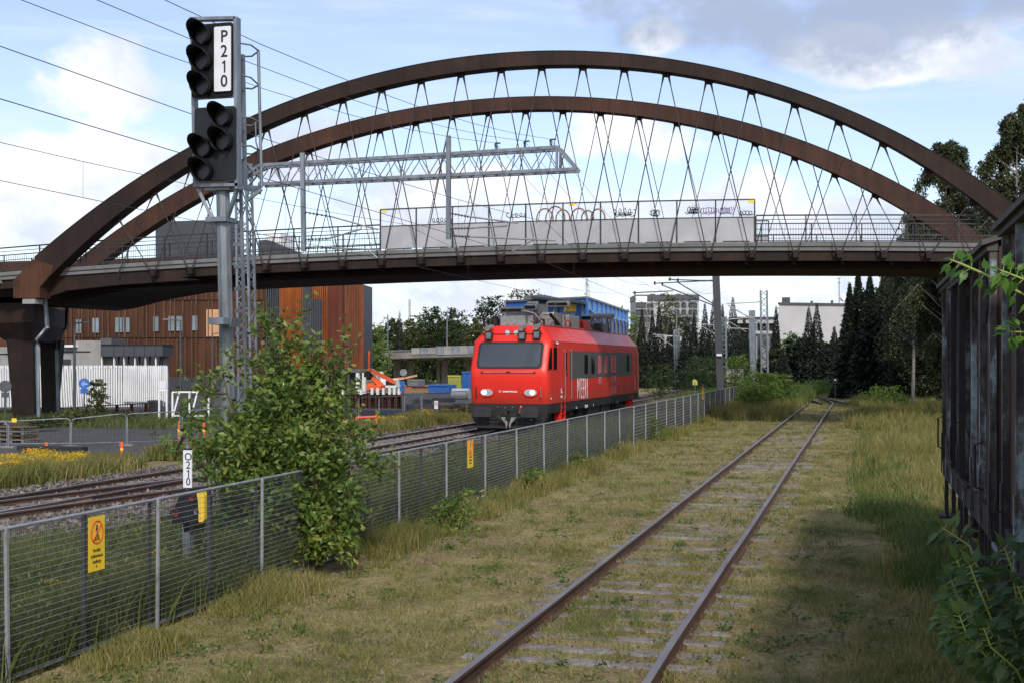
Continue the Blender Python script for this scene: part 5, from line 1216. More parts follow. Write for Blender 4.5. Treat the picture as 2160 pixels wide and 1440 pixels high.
temp_panel(705, 838, 756, 837, 56, 57, 'temporary fence panel just right of the big bush', 'temporary fence panels by the sheet piles', .02)
temp_panel(757, 837, 799, 836, 57, 58, 'temporary fence panel before the left half of the sheet piles', 'temporary fence panels by the sheet piles')
temp_panel(800, 836, 850, 834, 58, 59, 'temporary fence panel before the right half of the sheet piles', 'temporary fence panels by the sheet piles')
temp_panel(853, 829, 888, 829, 58, 58.5, 'temporary fence panel in front of the concrete blocks', 'temporary fence panels by the sheet piles')
temp_panel(890, 828, 985, 824, 60, 62, 'long temporary fence panel left of the locomotive front', 'temporary fence panels by the sheet piles')
mb = MB(); mb.box(at(30, 863, 41.9)+Vector((0, 0, -.35)), (.18, .01, .13)); tag(mb.build('fence_notice', MT['yellow']), 'small yellow notice on the temporary fence before the pallets', 'notice')
# ---- pallets, blocks, marker posts
def pallets(px, Y, n, label, W=1.2):
    b = gp(px, Y); p = empty('pallet_stack', b, label, 'pallets'); 
    for k in range(n):
        mb = MB(); z = k*.145
        for o in (-.5, 0, .5): mb.box(b+Vector((o*W*.85, 0, z+.055)), (.1, .8, .08))
        for o in np.linspace(-.38, .38, 5): mb.box(b+Vector((0, o, z+.115)), (W, .11, .03))
        mb.build('pallet', MT['twig'] if k % 2 else MT['concrete_dark'], p)
pallets(38, 45, 4, 'stack of grey wooden pallets at the foot of the bridge pier', 1.1); pallets(2, 46, 5, 'taller pallet stack cut by the left picture edge', 1.1)
tb = gp(110, 39.5); mb = MB(); mb.box(tb+Vector((0, 0, .16)), (2.3, .35, .14)); mb.box(tb+Vector((-.6, 0, .05)), (.2, .5, .1)); mb.box(tb+Vector((.7, 0, .05)), (.2, .5, .1)); tag(mb.build('timber_stack', MT['rubber'], bevel=.01), 'dark timber baulk lying behind the yellow flowers', 'timber')
def marker(px, pt, Y, label):
    b = gp(px, Y); m = empty('marker_post', b, label, 'marker post', 'orange marker posts'); t = at(px, pt, Y)
    mb = MB(); mb.tube(b, t, .045*Y/38, n=8); mb.build('post', MT['orange'], m); mb = MB(); mb.tube(b.lerp(t, .45), b.lerp(t, .6), .052*Y/38, n=8); mb.build('reflective_band', MT['yellow'], m); mb = MB(); mb.box(b+Vector((0, 0, .03)), (.3, .3, .06)); mb.build('base', MT['rubber'], m)
marker(257, 931, 38, 'orange marker post standing alone in the gravel yard'); marker(378, 888, 46, 'orange marker post behind the fence panel beside the bush'); marker(430, 890, 47, 'orange marker post half hidden by the bush left of the signal mast')
marker(98, 932, 40.5, 'short orange marker stub by the dark timber'); marker(60, 944, 38, 'short orange marker stub left of the dark timber')
def block(px, py, Y, w, h, label, m='concrete_dark'):
    c = at(px, py, Y); mb = MB(); wv_ = w/F*Y; hv = h/F*Y
    mb.prism([(c.x-wv_/2, c.y, c.z-hv/2), (c.x+wv_/2, c.y, c.z-hv/2), (c.x+wv_/2*.94, c.y, c.z+hv/2), (c.x-wv_/2*.94, c.y, c.z+hv/2)], (0, 1.0, 0)); tag(mb.build('concrete_block', MT[m], bevel=.03), label, 'concrete block', 'concrete blocks stacked left of the locomotive')
block(874, 873, 66, 38, 14, 'flat grey concrete block on the ground in front of the low stack'); block(870, 859, 67, 30, 12, 'dark concrete block on the left end of the stack'); block(901, 858, 67, 28, 14, 'concrete block in the middle of the stack behind the white notice')
block(913, 873, 66, 32, 13, 'pale low concrete block under the white notice', 'concrete'); block(934, 862, 67, 34, 16, 'stained concrete block right of the white notice'); block(968, 856, 68, 32, 12, 'concrete block nearest the locomotive'); block(930, 843, 69, 40, 10, 'dark upper concrete block under the blue skip'); block(884, 846, 69, 30, 10, 'upper concrete block behind the leaning pole')
s = empty('notice_board', gp(920, 60), 'white no entry notice with a red circle on the fence left of the locomotive', 'notice'); c = at(920, 853, 60)
mb = MB(); mb.box(c, (.18, .02, .38)); pl = mb.build('plate', MT['plate_white'], s); mb = MB()
for i in range(12): t0, t1 = 2*math.pi*i/12, 2*math.pi*(i+1)/12; mb.tube(c+Vector((.06*math.cos(t0), -.015, .06+.06*math.sin(t0))), c+Vector((.06*math.cos(t1), -.015, .06+.06*math.sin(t1))), .012, n=4)
mb.bar(c+Vector((-.04, -.015, .1)), c+Vector((.04, -.015, .02)), .012); mb.build('red_ring', MT['sign_red'], pl)
ob = empty('orange_barrier', gp(768, 50), 'thin orange and white barrier on the grass bank right of the bush', 'barrier'); mb = MB(); mb.bar(at(752, 879, 50), at(794, 877, 50), .08, .06); mb.build('board', MT['orange'], ob); mb = MB(); mb.bar(at(794, 873, 50), at(795, 896, 50), .05); mb.build('leg', MT['orange'], ob); mb = MB(); mb.bar(at(752, 879, 50), at(751, 900, 50), .05); mb.build('leg', MT['orange'], ob)
# sheet pile wall
sw = empty('sheet_pile_wall', gp(790, 78), 'brown steel sheet pile wall topped with short white posts', 'wall'); mb = MB(); P_ = []
for i in range(33):
    px = 735+i*3.5; P_.append(at(px, 0, 78+(.5 if (i//2) % 2 else 0)))
for a, b in zip(P_[:-1], P_[1:]): mb.add([(a.x, a.y, 0), (b.x, b.y, 0), (b.x, b.y, .9), (a.x, a.y, .9)], [(0, 1, 2, 3)]); 
o_ = mb.build('piles', MT['corten_wall'], sw); s_ = o_.modifiers.new('s', 'SOLIDIFY'); s_.thickness = .05
for px in (762, 785, 797, 809, 822, 832, 842): mb = MB(); p = at(px, 0, 77.8); mb.bar((p.x, p.y, .85), (p.x, p.y, 1.25), .14); mb.build('white_post', MT['white_paint'], sw)
mb = MB(); mb.bar((P_[0].x, P_[0].y, 1.0), (P_[-1].x, P_[-1].y, 1.0), .05); mb.build('rail', MT['galv'], sw)
# ---- boom lift
bl = empty('boom_lift', gp(793, 80), 'orange articulated boom lift parked at the right end of the rust red building', 'boom lift'); Yb = 80
def pxbar(mb, a, b, w, Y, h=None): mb.bar(at(*a, Y), at(*b, Y), w/F*Y, (h or w)/F*Y); return mb
pxbar(MB(), (776, 777), (834, 806), 8, Yb).build('upper_boom', MT['orange'], bl); pxbar(MB(), (786, 795), (806, 813), 10, Yb).build('lower_boom', MT['orange'], bl)
mb = MB(); mb.box(at(793, 817, Yb), (.95, .9, .35)); mb.box(at(785, 812, Yb), (.4, .6, .3)); mb.build('chassis', MT['orange'], bl, .03); pxbar(MB(), (779, 739), (778, 777), 3, Yb).build('jib', MT['orange'], bl)
mb = MB(); mb.box(at(776, 788, Yb), (.34, .5, .4)); mb.build('counterweight', MT['rubber'], bl); mb = MB(); pxbar(mb, (783, 785), (800, 797), 2, Yb-.2); mb.build('hydraulic_ram', MT['alu'], bl)
for px in (783, 805): mb = MB(); c = at(px, 826, Yb-.4); mb.tube(c, c+Vector((0, .25, 0)), .2, n=14); mb.build('wheel', MT['rubber'], bl)
mb = MB()
for px in (770, 782): pxbar(mb, (px, 768), (px, 782), 1, Yb-.3)
pxbar(mb, (770, 768), (782, 768), 1, Yb-.3); pxbar(mb, (770, 782), (782, 782), 1.5, Yb-.3); mb.build('basket', MT['galv_dark'], bl)
ex = empty('excavator', gp(850, 88), 'pale orange jointed machine arm reaching right behind the boom lift', 'excavator'); pxbar(MB(), (827, 800), (852, 797), 5, 88).build('arm', MT['plywood'], ex); pxbar(MB(), (852, 797), (880, 791), 4, 88.2).build('arm_end', MT['plywood'], ex); mb = MB(); mb.box(at(824, 808, 88), (1.1, 1.0, .6)); mb.build('cab', MT['white_paint'], ex, .05)
mb = MB(); mb.box(at(824, 806, 87.4), (.7, .02, .3)); mb.build('cab_window', MT['glass_dark'], ex)
def clut(name, px0, px1, py0, py1, Y, m, label, cat, th=1.5):
    a, b = at(px0, py1, Y), at(px1, py0, Y); o = empty(name, (a.x, a.y, 0), label, cat)
    mb = MB(); mb.bb(a.x, b.x, a.y, a.y+th, a.z, b.z); mb.build('shell', MT[m], o, .04); mb = MB()
    for f in np.linspace(.06, .94, 7): mb.bar((a.x+(b.x-a.x)*f, a.y-.03, a.z+.05), (a.x+(b.x-a.x)*f, a.y-.03, b.z-.05), .06)
    mb.bar((a.x, a.y-.04, b.z-.04), (b.x, a.y-.04, b.z-.04), .1); mb.build('ribs', MT[m], o); return o
clut('site_container', 860, 883, 800, 815, 84, 'alu', 'small grey site box behind the round blue sign', 'container'); clut('skip_container', 903, 951, 810, 829, 76, 'blue', 'dark blue skip left of the yellow hoarding', 'skip')
MT['hoard'] = mat('pale_yellow_board', (.50, .50, .10), .6, 0, .2, 1, .05); clut('site_hoarding', 945, 974, 791, 823, 82, 'hoard', 'pale yellow hoarding panel beside the locomotive', 'hoarding', .2)
clut('shipping_container', 974.5, 1010, 783, 830, 83, 'blue', 'tall blue container edge partly behind the locomotive', 'container', 2.4)
mb = MB(); pxbar(mb, (853, 823), (900, 822), 2.4, 74); pxbar(mb, (853, 817), (868, 817), 2, 74); tag(mb.build('pipe_bundle', MT['sign_red']), 'red pipes lying in front of the dark blue skip', 'pipes')
mb = MB(); c = at(955, 830, 73); mb.tube(c, c+Vector((1.0, 0, 0)), .32, n=16); tag(mb.build('white_tank', MT['white_paint']), 'small white tank right of the dark blue skip', 'tank')
mb = MB(); pxbar(mb, (860, 846), (885, 838), 2.5, 66); tag(mb.build('leaning_pole', MT['galv']), 'grey pole leaning over the concrete blocks', 'pole')

# ---- concrete overpass
op = empty('road_overpass', gp(900, 140), 'grey concrete road overpass on thin columns left of the train', 'overpass'); OY = 140
mb = MB(); mb.bar(at(780, 756, OY), at(1060, 748, OY), 9, .35); mb.build('deck', MT['concrete'], op)
mb = MB(); mb.bar(at(780, 751, OY-4.5), at(1060, 743, OY-4.5), .3, .62); mb.build('fascia', MT['concrete_dark'], op)
mb = MB()
for px in np.arange(806, 870, 6.2): mb.bar(at(px, 749, OY-4.6), at(px, 740, OY-4.6), .09)
mb.bar(at(806, 740, OY-4.6), at(870, 738.5, OY-4.6), .09); mb.bar(at(806, 744, OY-4.6), at(870, 742.5, OY-4.6), .05); mb.build('railing', MT['galv'], op)
for k in range(8):
    px = 868+k*17; mb = MB(); mb.bar(at(px, 740.5-k*.4, OY-4.7), at(px+16.4, 740-k*.4, OY-4.7), .08, (13 if k < 3 else 17)/F*OY); mb.build('noise_panel', MT['galv'] if k % 2 else MT['concrete'], op)
for px in (838, 865, 925, 938, 990, 1030):
    mb = MB(); p = at(px, 760, OY); mb.tube((p.x, p.y, 0), (p.x, p.y, p.z), .4 if px != 925 else .2, n=10); mb.build('column', MT['concrete'], op)

# ---- blue modular office
bo = empty('modular_office', gp(1237, 105), 'bright blue stacked modular site office above the red locomotive', 'building')
K0, K1, K2 = at(1065, 0, 112), at(1237, 0, 105), at(1325.5, 0, 135)
zt0 = EYE+134/F*105
mb = MB(); mb.add([(p.x, p.y, z) for z in (0, zt0) for p in (K0, K1, K2, K0+(K2-K1))], [(0, 3, 2, 1), (4, 5, 6, 7), (0, 1, 5, 4), (2, 3, 7, 6), (3, 0, 4, 7)]); mb.build('front_wall', MT['blue'], bo)
nr = Vector(((K2-K1).y, -(K2-K1).x, 0)).normalized()
if nr.dot(K1) > 0: nr = -nr
mb = MB(); mb.add([(K1.x, K1.y, 0), (K2.x, K2.y, 0), (K2.x, K2.y, zt0), (K1.x, K1.y, zt0)], [(0, 1, 2, 3)]); mb.build('side_wall', MT['bluelight'], bo)
u1 = (K2-K1); u1.z = 0; nn = 10
for i in range(nn):
    a = K1+u1*(i/nn); b = K1+u1*((i+1)/nn)
    mb = MB(); mb.bar((a.x+nr.x*.06, a.y+nr.y*.06, 0), (a.x+nr.x*.06, a.y+nr.y*.06, zt0), .14); mb.build('module_joint', MT['blue'], bo)
    for z0, z1 in ((4.9, 7.1), (1.6, 3.8)):
        p0 = a.lerp(b, .3); p1 = a.lerp(b, .8); mb = MB(); mb.add([(p.x+nr.x*s, p.y+nr.y*s, z) for s in (.03, .10) for p, z in ((p0, z0), (p1, z0), (p1, z1), (p0, z1))], [(0, 1, 2, 3), (7, 6, 5, 4), (0, 4, 5, 1), (1, 5, 6, 2), (2, 6, 7, 3), (3, 7, 4, 0)]); w_ = mb.build('window', MT['galv'], bo)
        mb = MB(); mb.add([Vector((p.x, p.y, z))+nr*s for p, z, s in ((p0, z1+.05, .1), (p1, z1+.05, .1), (p1, z1-.35, .7), (p0, z1-.35, .7))], [(0, 1, 2, 3)]); mb.build('awning', MT['bluelight'], w_)
mb = MB(); mb.bar((K1.x, K1.y, zt0+.05), (K2.x, K2.y, zt0+.05), .3, .16); mb.bar((K0.x, K0.y, zt0+.05), (K1.x, K1.y, zt0+.05), .3, .16); mb.build('roof_edge', MT['galv'], bo)
f_ = K1-K0; f_.z = 0; nf_ = Vector((f_.y, -f_.x, 0)).normalized()
if nf_.dot(K0) > 0: nf_ = -nf_
def fp(px, py, e=0): # point on the front wall
    t = (px-1080)/F; r = Vector((t*CA-SA, t*SA+CA, 0)); n = Vector((nf_.x, nf_.y, 0)); Y = n.dot(K0)/n.dot(r); p = at(px, py, Y-e); return p
for px in (1066, 1123, 1174, 1229): mb = MB(); mb.bar(fp(px, 700, .15), fp(px, 634, .15), .18); mb.build('corner_post', MT['galv'], bo)
mb = MB(); mb.add([fp(1135, 626, 0), fp(1236, 643, 0), fp(1232, 641, 2.5), fp(1118, 629, 2.5)], [(0, 1, 2, 3)]); cn = mb.build('canopy', MT['galv_dark'], bo); s_ = cn.modifiers.new('s', 'SOLIDIFY'); s_.thickness = .18
mb = MB(); mb.box(fp(1203, 650, .3), (1.25, .1, .6)); mb.build('yellow_board', MT['yellow'], bo); mb = MB(); mb.box(fp(1148, 660, .2), (.95, .1, 1.5)); mb.build('door', MT['alu'], bo)
mb = MB(); mb.box(fp(1135, 629, 1.0), (1.9, 2, .35)); mb.build('roof_unit', MT['grey_box'], bo)
mb = MB(); a = K1+u1*.7; b = K2; mb.bar((a.x+nr.x*.1, a.y+nr.y*.1, 4.3), (b.x+nr.x*.1, b.y+nr.y*.1, 4.3), .1, .22); mb.build('yellow_stripe', MT['yellow'], bo)
# ---- apartment block
ab = empty('apartment_block', gp(1408, 260), 'white and dark grey apartment block behind the spruces right of the blue office', 'building'); AY = 260
def ap(px0, px1, py0, py1, m, name, e=0, th=12, parent=None):
    a = at(px0, py1, AY-e); b = at(px1, py0, AY-e); mb = MB(); d = (b-a); d.z = 0; wallbox(mb, a, b, a.z, b.z, th); return mb.build(name, MT[m], parent or ab)
ap(1341, 1474, 634, 765, 'whitewall', 'wall'); ap(1340, 1475, 622, 633.8, 'slate', 'attic', .3, 12); ap(1341, 1365, 625, 638, 'white_paint', 'gable_panel', .6, .4)
for r_, (y0, y1) in enumerate(((627, 634), (640, 650), (655, 665), (670, 680))):
    for px0, px1 in ((1342, 1363), (1366, 1372), (1375, 1379), (1425, 1434), (1440, 1448), (1455, 1471)):
        if r_ == 0 and px0 < 1370: continue
        w_ = ap(px0, px1, y0, y1, 'slate', 'window', .5, .3); ap(px0+1, px1-1, y0+1.5, y1-2, 'glass_dark', 'pane', .7, .2, w_)
        ap(px0, px1, y1, y1+3, 'galv', 'balcony', 1.4, .9)
for px0, px1 in ((1373, 1382), (1428, 1436), (1449, 1452)): ap(px0, px1, 620, 622, 'grey_box', 'roof_vent', -2, 2)
nw = empty('white_noise_wall', gp(1440, 175), 'low white wall behind the spruce row right of the train', 'wall'); mb = MB(); a, b = at(1410, 735, 175), at(1476, 704, 175); wallbox(mb, a, b, a.z, b.z, .4); mb.build('panel', MT['whitewall'], nw); mb = MB(); wallbox(mb, at(1345, 0, 176), at(1409, 0, 176), EYE+20/F*176, EYE+57/F*176, .4); mb.build('panel', MT['whitewall'], nw); mb = MB(); mb.bar((a.x, a.y, b.z), (b.x, b.y, b.z), .3); mb.build('coping', MT['slate'], nw)
fl = empty('flat_roofed_building', gp(1600, 190), 'long low building with a white fascia left of the big white block', 'building')
def fb(px0, px1, py0, py1, m, name, Y=190, th=8): mb = MB(); a = at(px0, py1, Y); b = at(px1, py0, Y); wallbox(mb, a, b, a.z, b.z, th); return mb.build(name, MT[m], fl)
fb(1556, 1640, 671, 682, 'whitewall', 'fascia'); fb(1552, 1642, 668.5, 670.8, 'slate', 'roof_edge', 189.6, 9); fb(1560, 1638, 682.4, 765, 'slate', 'wall', 192); 
for px in (1595, 1620, 1634): fb(px, px+2.5, 682.2, 765, 'concrete', 'column', 188.5, .5)
fb(1592, 1630, 698, 704, 'whitewall', 'balcony', 188, 1)
bw = empty('white_block', gp(1715, 165), 'large plain white building behind the two dark spruces', 'building'); mb = MB(); a, b = at(1643, 642, 165), at(1800, 637, 168); P_ = [Vector((a.x, a.y, 0)), Vector((b.x, b.y, 0)), Vector((b.x, b.y, 0))*1.08, Vector((a.x, a.y, 0))*1.08]; mb.add([p+Vector((0, 0, z)) for z in (0, a.z) for p in P_], [(0, 1, 2, 3), (7, 6, 5, 4), (0, 4, 5, 1), (1, 5, 6, 2), (2, 6, 7, 3), (3, 7, 4, 0)]); mb.build('wall', MT['whitewall'], bw); mb = MB(); mb.bar((a.x, a.y, a.z+.1), (b.x, b.y, a.z+.1), .5, .25); mb.build('parapet', MT['galv_dark'], bw)
mb = MB(); c = at(1658, 635, 168); mb.box(c, (1.0, 1, .9)); mb.build('chimney', MT['slate'], bw)
for px, py in ((1712, 638), (1755, 637)): mb = MB(); mb.box(at(px, py, 168), (.3, .3, .4)); mb.build('roof_vent', MT['slate'], bw)
mb = MB(); mb.tube(at(1770, 640, 168), at(1770, 586, 168), .05, n=5); mb.tube(at(1766, 587, 168), at(1774, 587, 168), .04, n=4); mb.tube(at(1767, 597, 168), at(1773, 597, 168), .04, n=4); mb.build('antenna', MT['galv_dark'], bw)
mb = MB(); c = at(1775, 629, 168); mb.tube(c, c+Vector((.25, -.2, .1)), .45, .5, 16); mb.build('dish', MT['white_paint'], bw)
mt = empty('radio_mast', gp(864, 420), 'hair thin red and white radio mast on the far horizon', 'mast'); mb = MB(); lattice(mb, gp(864, 420), at(864, 632, 420), .45, 26, .03); mb.build('lattice', MT['galv'], mt)

# ---- overhead line poles beyond the bridge
def bracket(mb, a, b, r): mb.tube(a, b, r, n=5)
PY = 78.0
cp = empty('catenary_pole', gp(1518, PY), 'thick dark steel catenary pole standing beyond the bridge right of the train', 'catenary pole', 'catenary poles beyond the bridge')
mb = MB(); b = gp(1522, PY); t = at(1510, 577, PY); mb.bar(b, t, .42, .3); mb.build('pole', MT['slate'], cp)
mb = MB(); r = .035
for a_, b_ in (((1381, 598), (1505, 592)), ((1410, 590), (1505, 593)), ((1397, 602), (1503, 644)), ((1428, 595), (1502, 640)), ((1334, 618), (1420, 614))): mb.tube(at(*a_, PY), at(*b_, PY), r, n=5)
for p_ in ((1381, 598), (1413, 590), (1430, 592), (1397, 600), (1339, 619)): c = at(*p_, PY); mb.tube(c-Vector((0, 0, .08)), c+Vector((0, 0, .12)), .06, n=6)
mb.build('cantilever', MT['black_steel'], cp); mb = MB(); insulator(mb, at(1480, 593, PY), at(1503, 592, PY), .09, 6); mb.build('insulator', MT['galv_dark'], cp); mb = MB(); mb.box(at(1517, 748, PY-.3), (.32, .03, .14)); mb.build('number_plate', MT['plate_white'], cp)
def pole2(px, pt, Y, w, label, lat, arms, wt=None, m='galv'):
    p = empty('catenary_pole', gp(px, Y), label, 'catenary pole', 'catenary poles beyond the bridge'); mb = MB()
    if lat: lattice(mb, gp(px+3, Y), at(px, pt, Y), w, 18, .045)
    else: mb.bar(gp(px+4, Y), at(px, pt, Y), w)
    mb.build('pole', MT[m], p)
    if arms:
        mb = MB()
        for a_, b_ in arms: mb.tube(at(*a_, Y), at(*b_, Y), .045, n=5)
        mb.build('cantilever', MT['alu'], p)
    if wt: mb = MB(); a, b = at(*wt[0], Y), at(*wt[1], Y); n = 14
    if wt:
        for i in range(n): z = a.z+(b.z-a.z)*(i+.5)/n; mb.box(((a.x+b.x)/2, (a.y+b.y)/2, z), (abs(b.x-a.x)+.1, .3, abs(b.z-a.z)/n*.8))
        mb.build('tension_weights', MT['concrete'], p)
pole2(1526, 668, 112, .4, 'slim lattice catenary pole directly right of the thick dark one', True, [((1534, 674), (1592, 669)), ((1476, 683), (1526, 687)), ((1480, 688), (1525, 714)), ((1530, 674), (1574, 700))])
pole2(1586, 655, 118, .55, 'blue grey plain catenary pole with a light concrete stub beside it', False, [((1536, 644), (1608, 686)), ((1529, 692), (1590, 694))], m='bluegrey' if 'bluegrey' in MT else 'galv')
pole2(1611, 613, 112, .55, 'tall lattice catenary pole carrying stacked tension weights', True, [((1531, 641), (1609, 637)), ((1540, 648), (1605, 682))], ((1608, 774), (1620, 732)))
pole2(1427, 698, 135, .5, 'lattice catenary pole seen just right of the train rear', True, [((1378, 705), (1425, 709)), ((1386, 707), (1424, 732)), ((1382, 710), (1428, 709))])
cbx = empty('relay_cabinet', gp(1550, 100), 'low grey concrete cabinet behind the far end of the mesh fence', 'cabinet'); mb = MB(); mb.box(at(1550, 792, 100), (1.3, 1.0, 1.0)); mb.build('body', MT['concrete'], cbx, .03); mb = MB(); mb.box(at(1550, 778, 100), (1.4, 1.1, .08)); mb.build('lid', MT['concrete_dark'], cbx)
ym = empty('marker_board', gp(1466, 84), 'small pale yellow rounded marker board behind the far mesh fence', 'marker board'); mb = MB(); c = at(1466, 805, 84); mb.prism([(c.x+a_, c.y, c.z+b_) for a_, b_ in ((-.16, -.2), (.16, -.2), (.16, .0), (.08, .14), (-.08, .2), (-.16, .1))], (0, .05, 0)); mb.build('board', MT['hoard'], ym); mb = MB(); mb.tube(gp(1466, 84), c, .03, n=6); mb.build('post', MT['galv'], ym)
dk = empty('small_signal', gp(1762, 97), 'tiny black ground signal with a white lamp near the far spruces', 'signal'); mb = MB(); c = at(1762, 802, 97); mb.box(c, (.4, .3, .4)); mb.build('housing', MT['letter_black'], dk); mb = MB(); mb.tube(c+Vector((0, -.16, .06)), c+Vector((0, -.2, .06)), .07, n=10); mb.build('lens', MT['plate_white'], dk); mb = MB(); mb.tube(gp(1762, 97), c, .04, n=6); mb.build('post', MT['galv_dark'], dk)
# ================================================================= VEGETATION
LM = {
 'bush': leafmat('bush_leaves', [(0.0, (.045, .085, .02)), (.35, (.09, .155, .03)), (.62, (.15, .22, .042)), (.85, (.25, .29, .06)), (1.0, (.42, .36, .06))], .4, .35, 1.2),
 'oak': leafmat('dark_oak_leaves', [(0.0, (.012, .022, .010)), (.5, (.026, .042, .015)), (1.0, (.055, .072, .022))], .5, .3, .15),
 'olive': leafmat('olive_leaves', [(0.0, (.045, .06, .018)), (.5, (.085, .10, .03)), (1.0, (.14, .14, .045))], .5, .3, .15),
 'light': leafmat('light_green_leaves', [(0.0, (.11, .17, .04)), (.5, (.19, .27, .07)), (1.0, (.28, .35, .12))], .5, .4, .2),
 'mid': leafmat('mid_green_leaves', [(0.0, (.02, .036, .012)), (.5, (.042, .066, .019)), (1.0, (.085, .105, .03))], .5, .3, .15),
 'spruce': leafmat('spruce_needles', [(0.0, (.008, .014, .009)), (.5, (.015, .024, .014)), (1.0, (.030, .040, .022))], .6, .1, .2),
 'birch': leafmat('birch_leaves', [(0.0, (.02, .03, .014)), (.5, (.048, .062, .026)), (1.0, (.11, .12, .045))], .5, .3, .3),
 'bright': leafmat('bright_weed_leaves', [(0.0, (.06, .11, .02)), (.5, (.11, .18, .03)), (1.0, (.20, .25, .05))], .45, .45, 1.5),
 'near': leafmat('maple_leaves', [(0.0, (.05, .13, .02)), (.5, (.10, .22, .03)), (1.0, (.20, .32, .05))], .4, .5, 2),
 'near_dark': leafmat('elder_leaves', [(0.0, (.03, .07, .02)), (.5, (.06, .12, .03)), (1.0, (.14, .2, .05))], .4, .4, 2),  # darker greens than the twig leaves above
}
def rot_frames(n, rg, up=0.0, drop=0.0):
    """random orthonormal (axis, side) pairs; up biases leaf normals upward"""
    a = rg.normal(size=(n, 3)); a[:, 2] = a[:, 2]*(1-up)-drop; a /= np.linalg.norm(a, axis=1, keepdims=True)+1e-9
    b = rg.normal(size=(n, 3)); b -= (b*a).sum(1, keepdims=True)*a; b /= np.linalg.norm(b, axis=1, keepdims=True)+1e-9
    return a, b
def leaves(C, L, W, rg, up=0.4, drop=0.0, jit=.35):
    """pointed folded leaves: 4 verts, 2 tris each"""
    n = len(C); a, b = rot_frames(n, rg, up, drop); l = L*(1+rg.uniform(-jit, jit, (n, 1))); w = W*(1+rg.uniform(-jit, jit, (n, 1)))
    c = np.cross(a, b); mid = C+a*l*.5
    V = np.stack([C, mid+b*w*.5+c*w*.12, C+a*l, mid-b*w*.5+c*w*.12], 1).reshape(-1, 3)
    i = np.arange(n)[:, None]*4; Fc = np.concatenate([i+np.array([[0, 1, 2]]), i+np.array([[0, 2, 3]])], 0)
    return V, Fc
def blobs_points(blobs, dens, rg, shell=.55, clump=None, cn=12):
    """blobs: (center, (rx,ry,rz)); clustered points filling the outer part of each ellipsoid, leaving gaps between clusters"""
    out = []
    for c, r in blobs:
        r = np.array(r if hasattr(r, '__len__') else (r, r, r)); c = np.array(c)
        n = int(dens*(r[0]*r[2]+r[1]*r[2]+r[0]*r[1])); k = max(4, n//cn)
        d = rg.normal(size=(k, 3)); d /= np.linalg.norm(d, axis=1, keepdims=True); rad = (shell+(1.08-shell)*rg.random((k, 1))**.7)
        cc = c+d*rad*r; cl = clump or r.mean()*.16
        p = np.repeat(cc, cn, 0)+rg.normal(size=(k*cn, 3))*cl*np.array([1, 1, .7]); out.append(p)
    return np.concatenate(out)
def dtree(px, top, bot_w, Y, label, kind, species, group=None, base=None, n=1500, leaf=None, lobes=None, trunk=True, name=None, bark='bark', hfrac=.15, cat='tree'):
    """deciduous tree; px centre, top pixel row, crown width in pixels at depth Y"""
    rg = np.random.default_rng(int(px*7+top)); b = gp(px, Y); t = at(px, top, Y); H = t.z; w = bot_w/F*Y/2
    root = empty(name or species, b, label, cat, group)
    lob = []; k = lobes or 11; z0 = H*hfrac
    for i in range(k):
        f = (i+.5)/k; z = z0+(H-z0)*f; rw = w*(math.sin(math.pi*(.14+f*.70))**.8)*.66
        ang = rg.uniform(0, 6.28); off = w*.46*(math.sin(math.pi*min(1, .12+f*.74)))
        for q_ in range(2):
            a = ang+q_*math.pi+rg.uniform(-.5, .5); lob.append(((b.x+math.cos(a)*off, b.y+math.sin(a)*off, z), (rw*rg.uniform(.75, 1.15), rw*rg.uniform(.75, 1.15), min((H-z0)/k*1.25, rw)*rg.uniform(.8, 1.2)+.1)))
    P = blobs_points(lob, 1, rg); area = sum(r[0]*r[2]*2+r[0]*r[1] for c, r in lob); P = blobs_points(lob, n/area, rg, .45)
    P = P[(P[:, 2] < H*1.01) & (P[:, 2] > .2)]
    s = leaf or max(.16, 3.6/F*Y)
    V, Fc = leaves(P, s*1.25, s, rg, .3); npmesh('crown', V, Fc, LM[kind], root)
    if trunk:
        mb = MB(); th = max(.08, H*.018); mb.path([b+Vector((0, 0, -.1)), b+Vector((.05*w, 0, H*.3)), b+Vector((-.04*w, 0, H*.6)), b+Vector((0, 0, H*.88))], [th, th*.75, th*.5, th*.15], 7)
        for i in range(6):
            z = H*rg.uniform(.25, .7); a = rg.uniform(0, 6.28); mb.path([b+Vector((0, 0, z)), b+Vector((math.cos(a)*w*.45, math.sin(a)*w*.45, z+H*.14)), b+Vector((math.cos(a)*w*.75, math.sin(a)*w*.75, z+H*.24))], [th*.4, th*.25, th*.08], 5)
        mb.build('trunk', MT[bark], root)
    return root
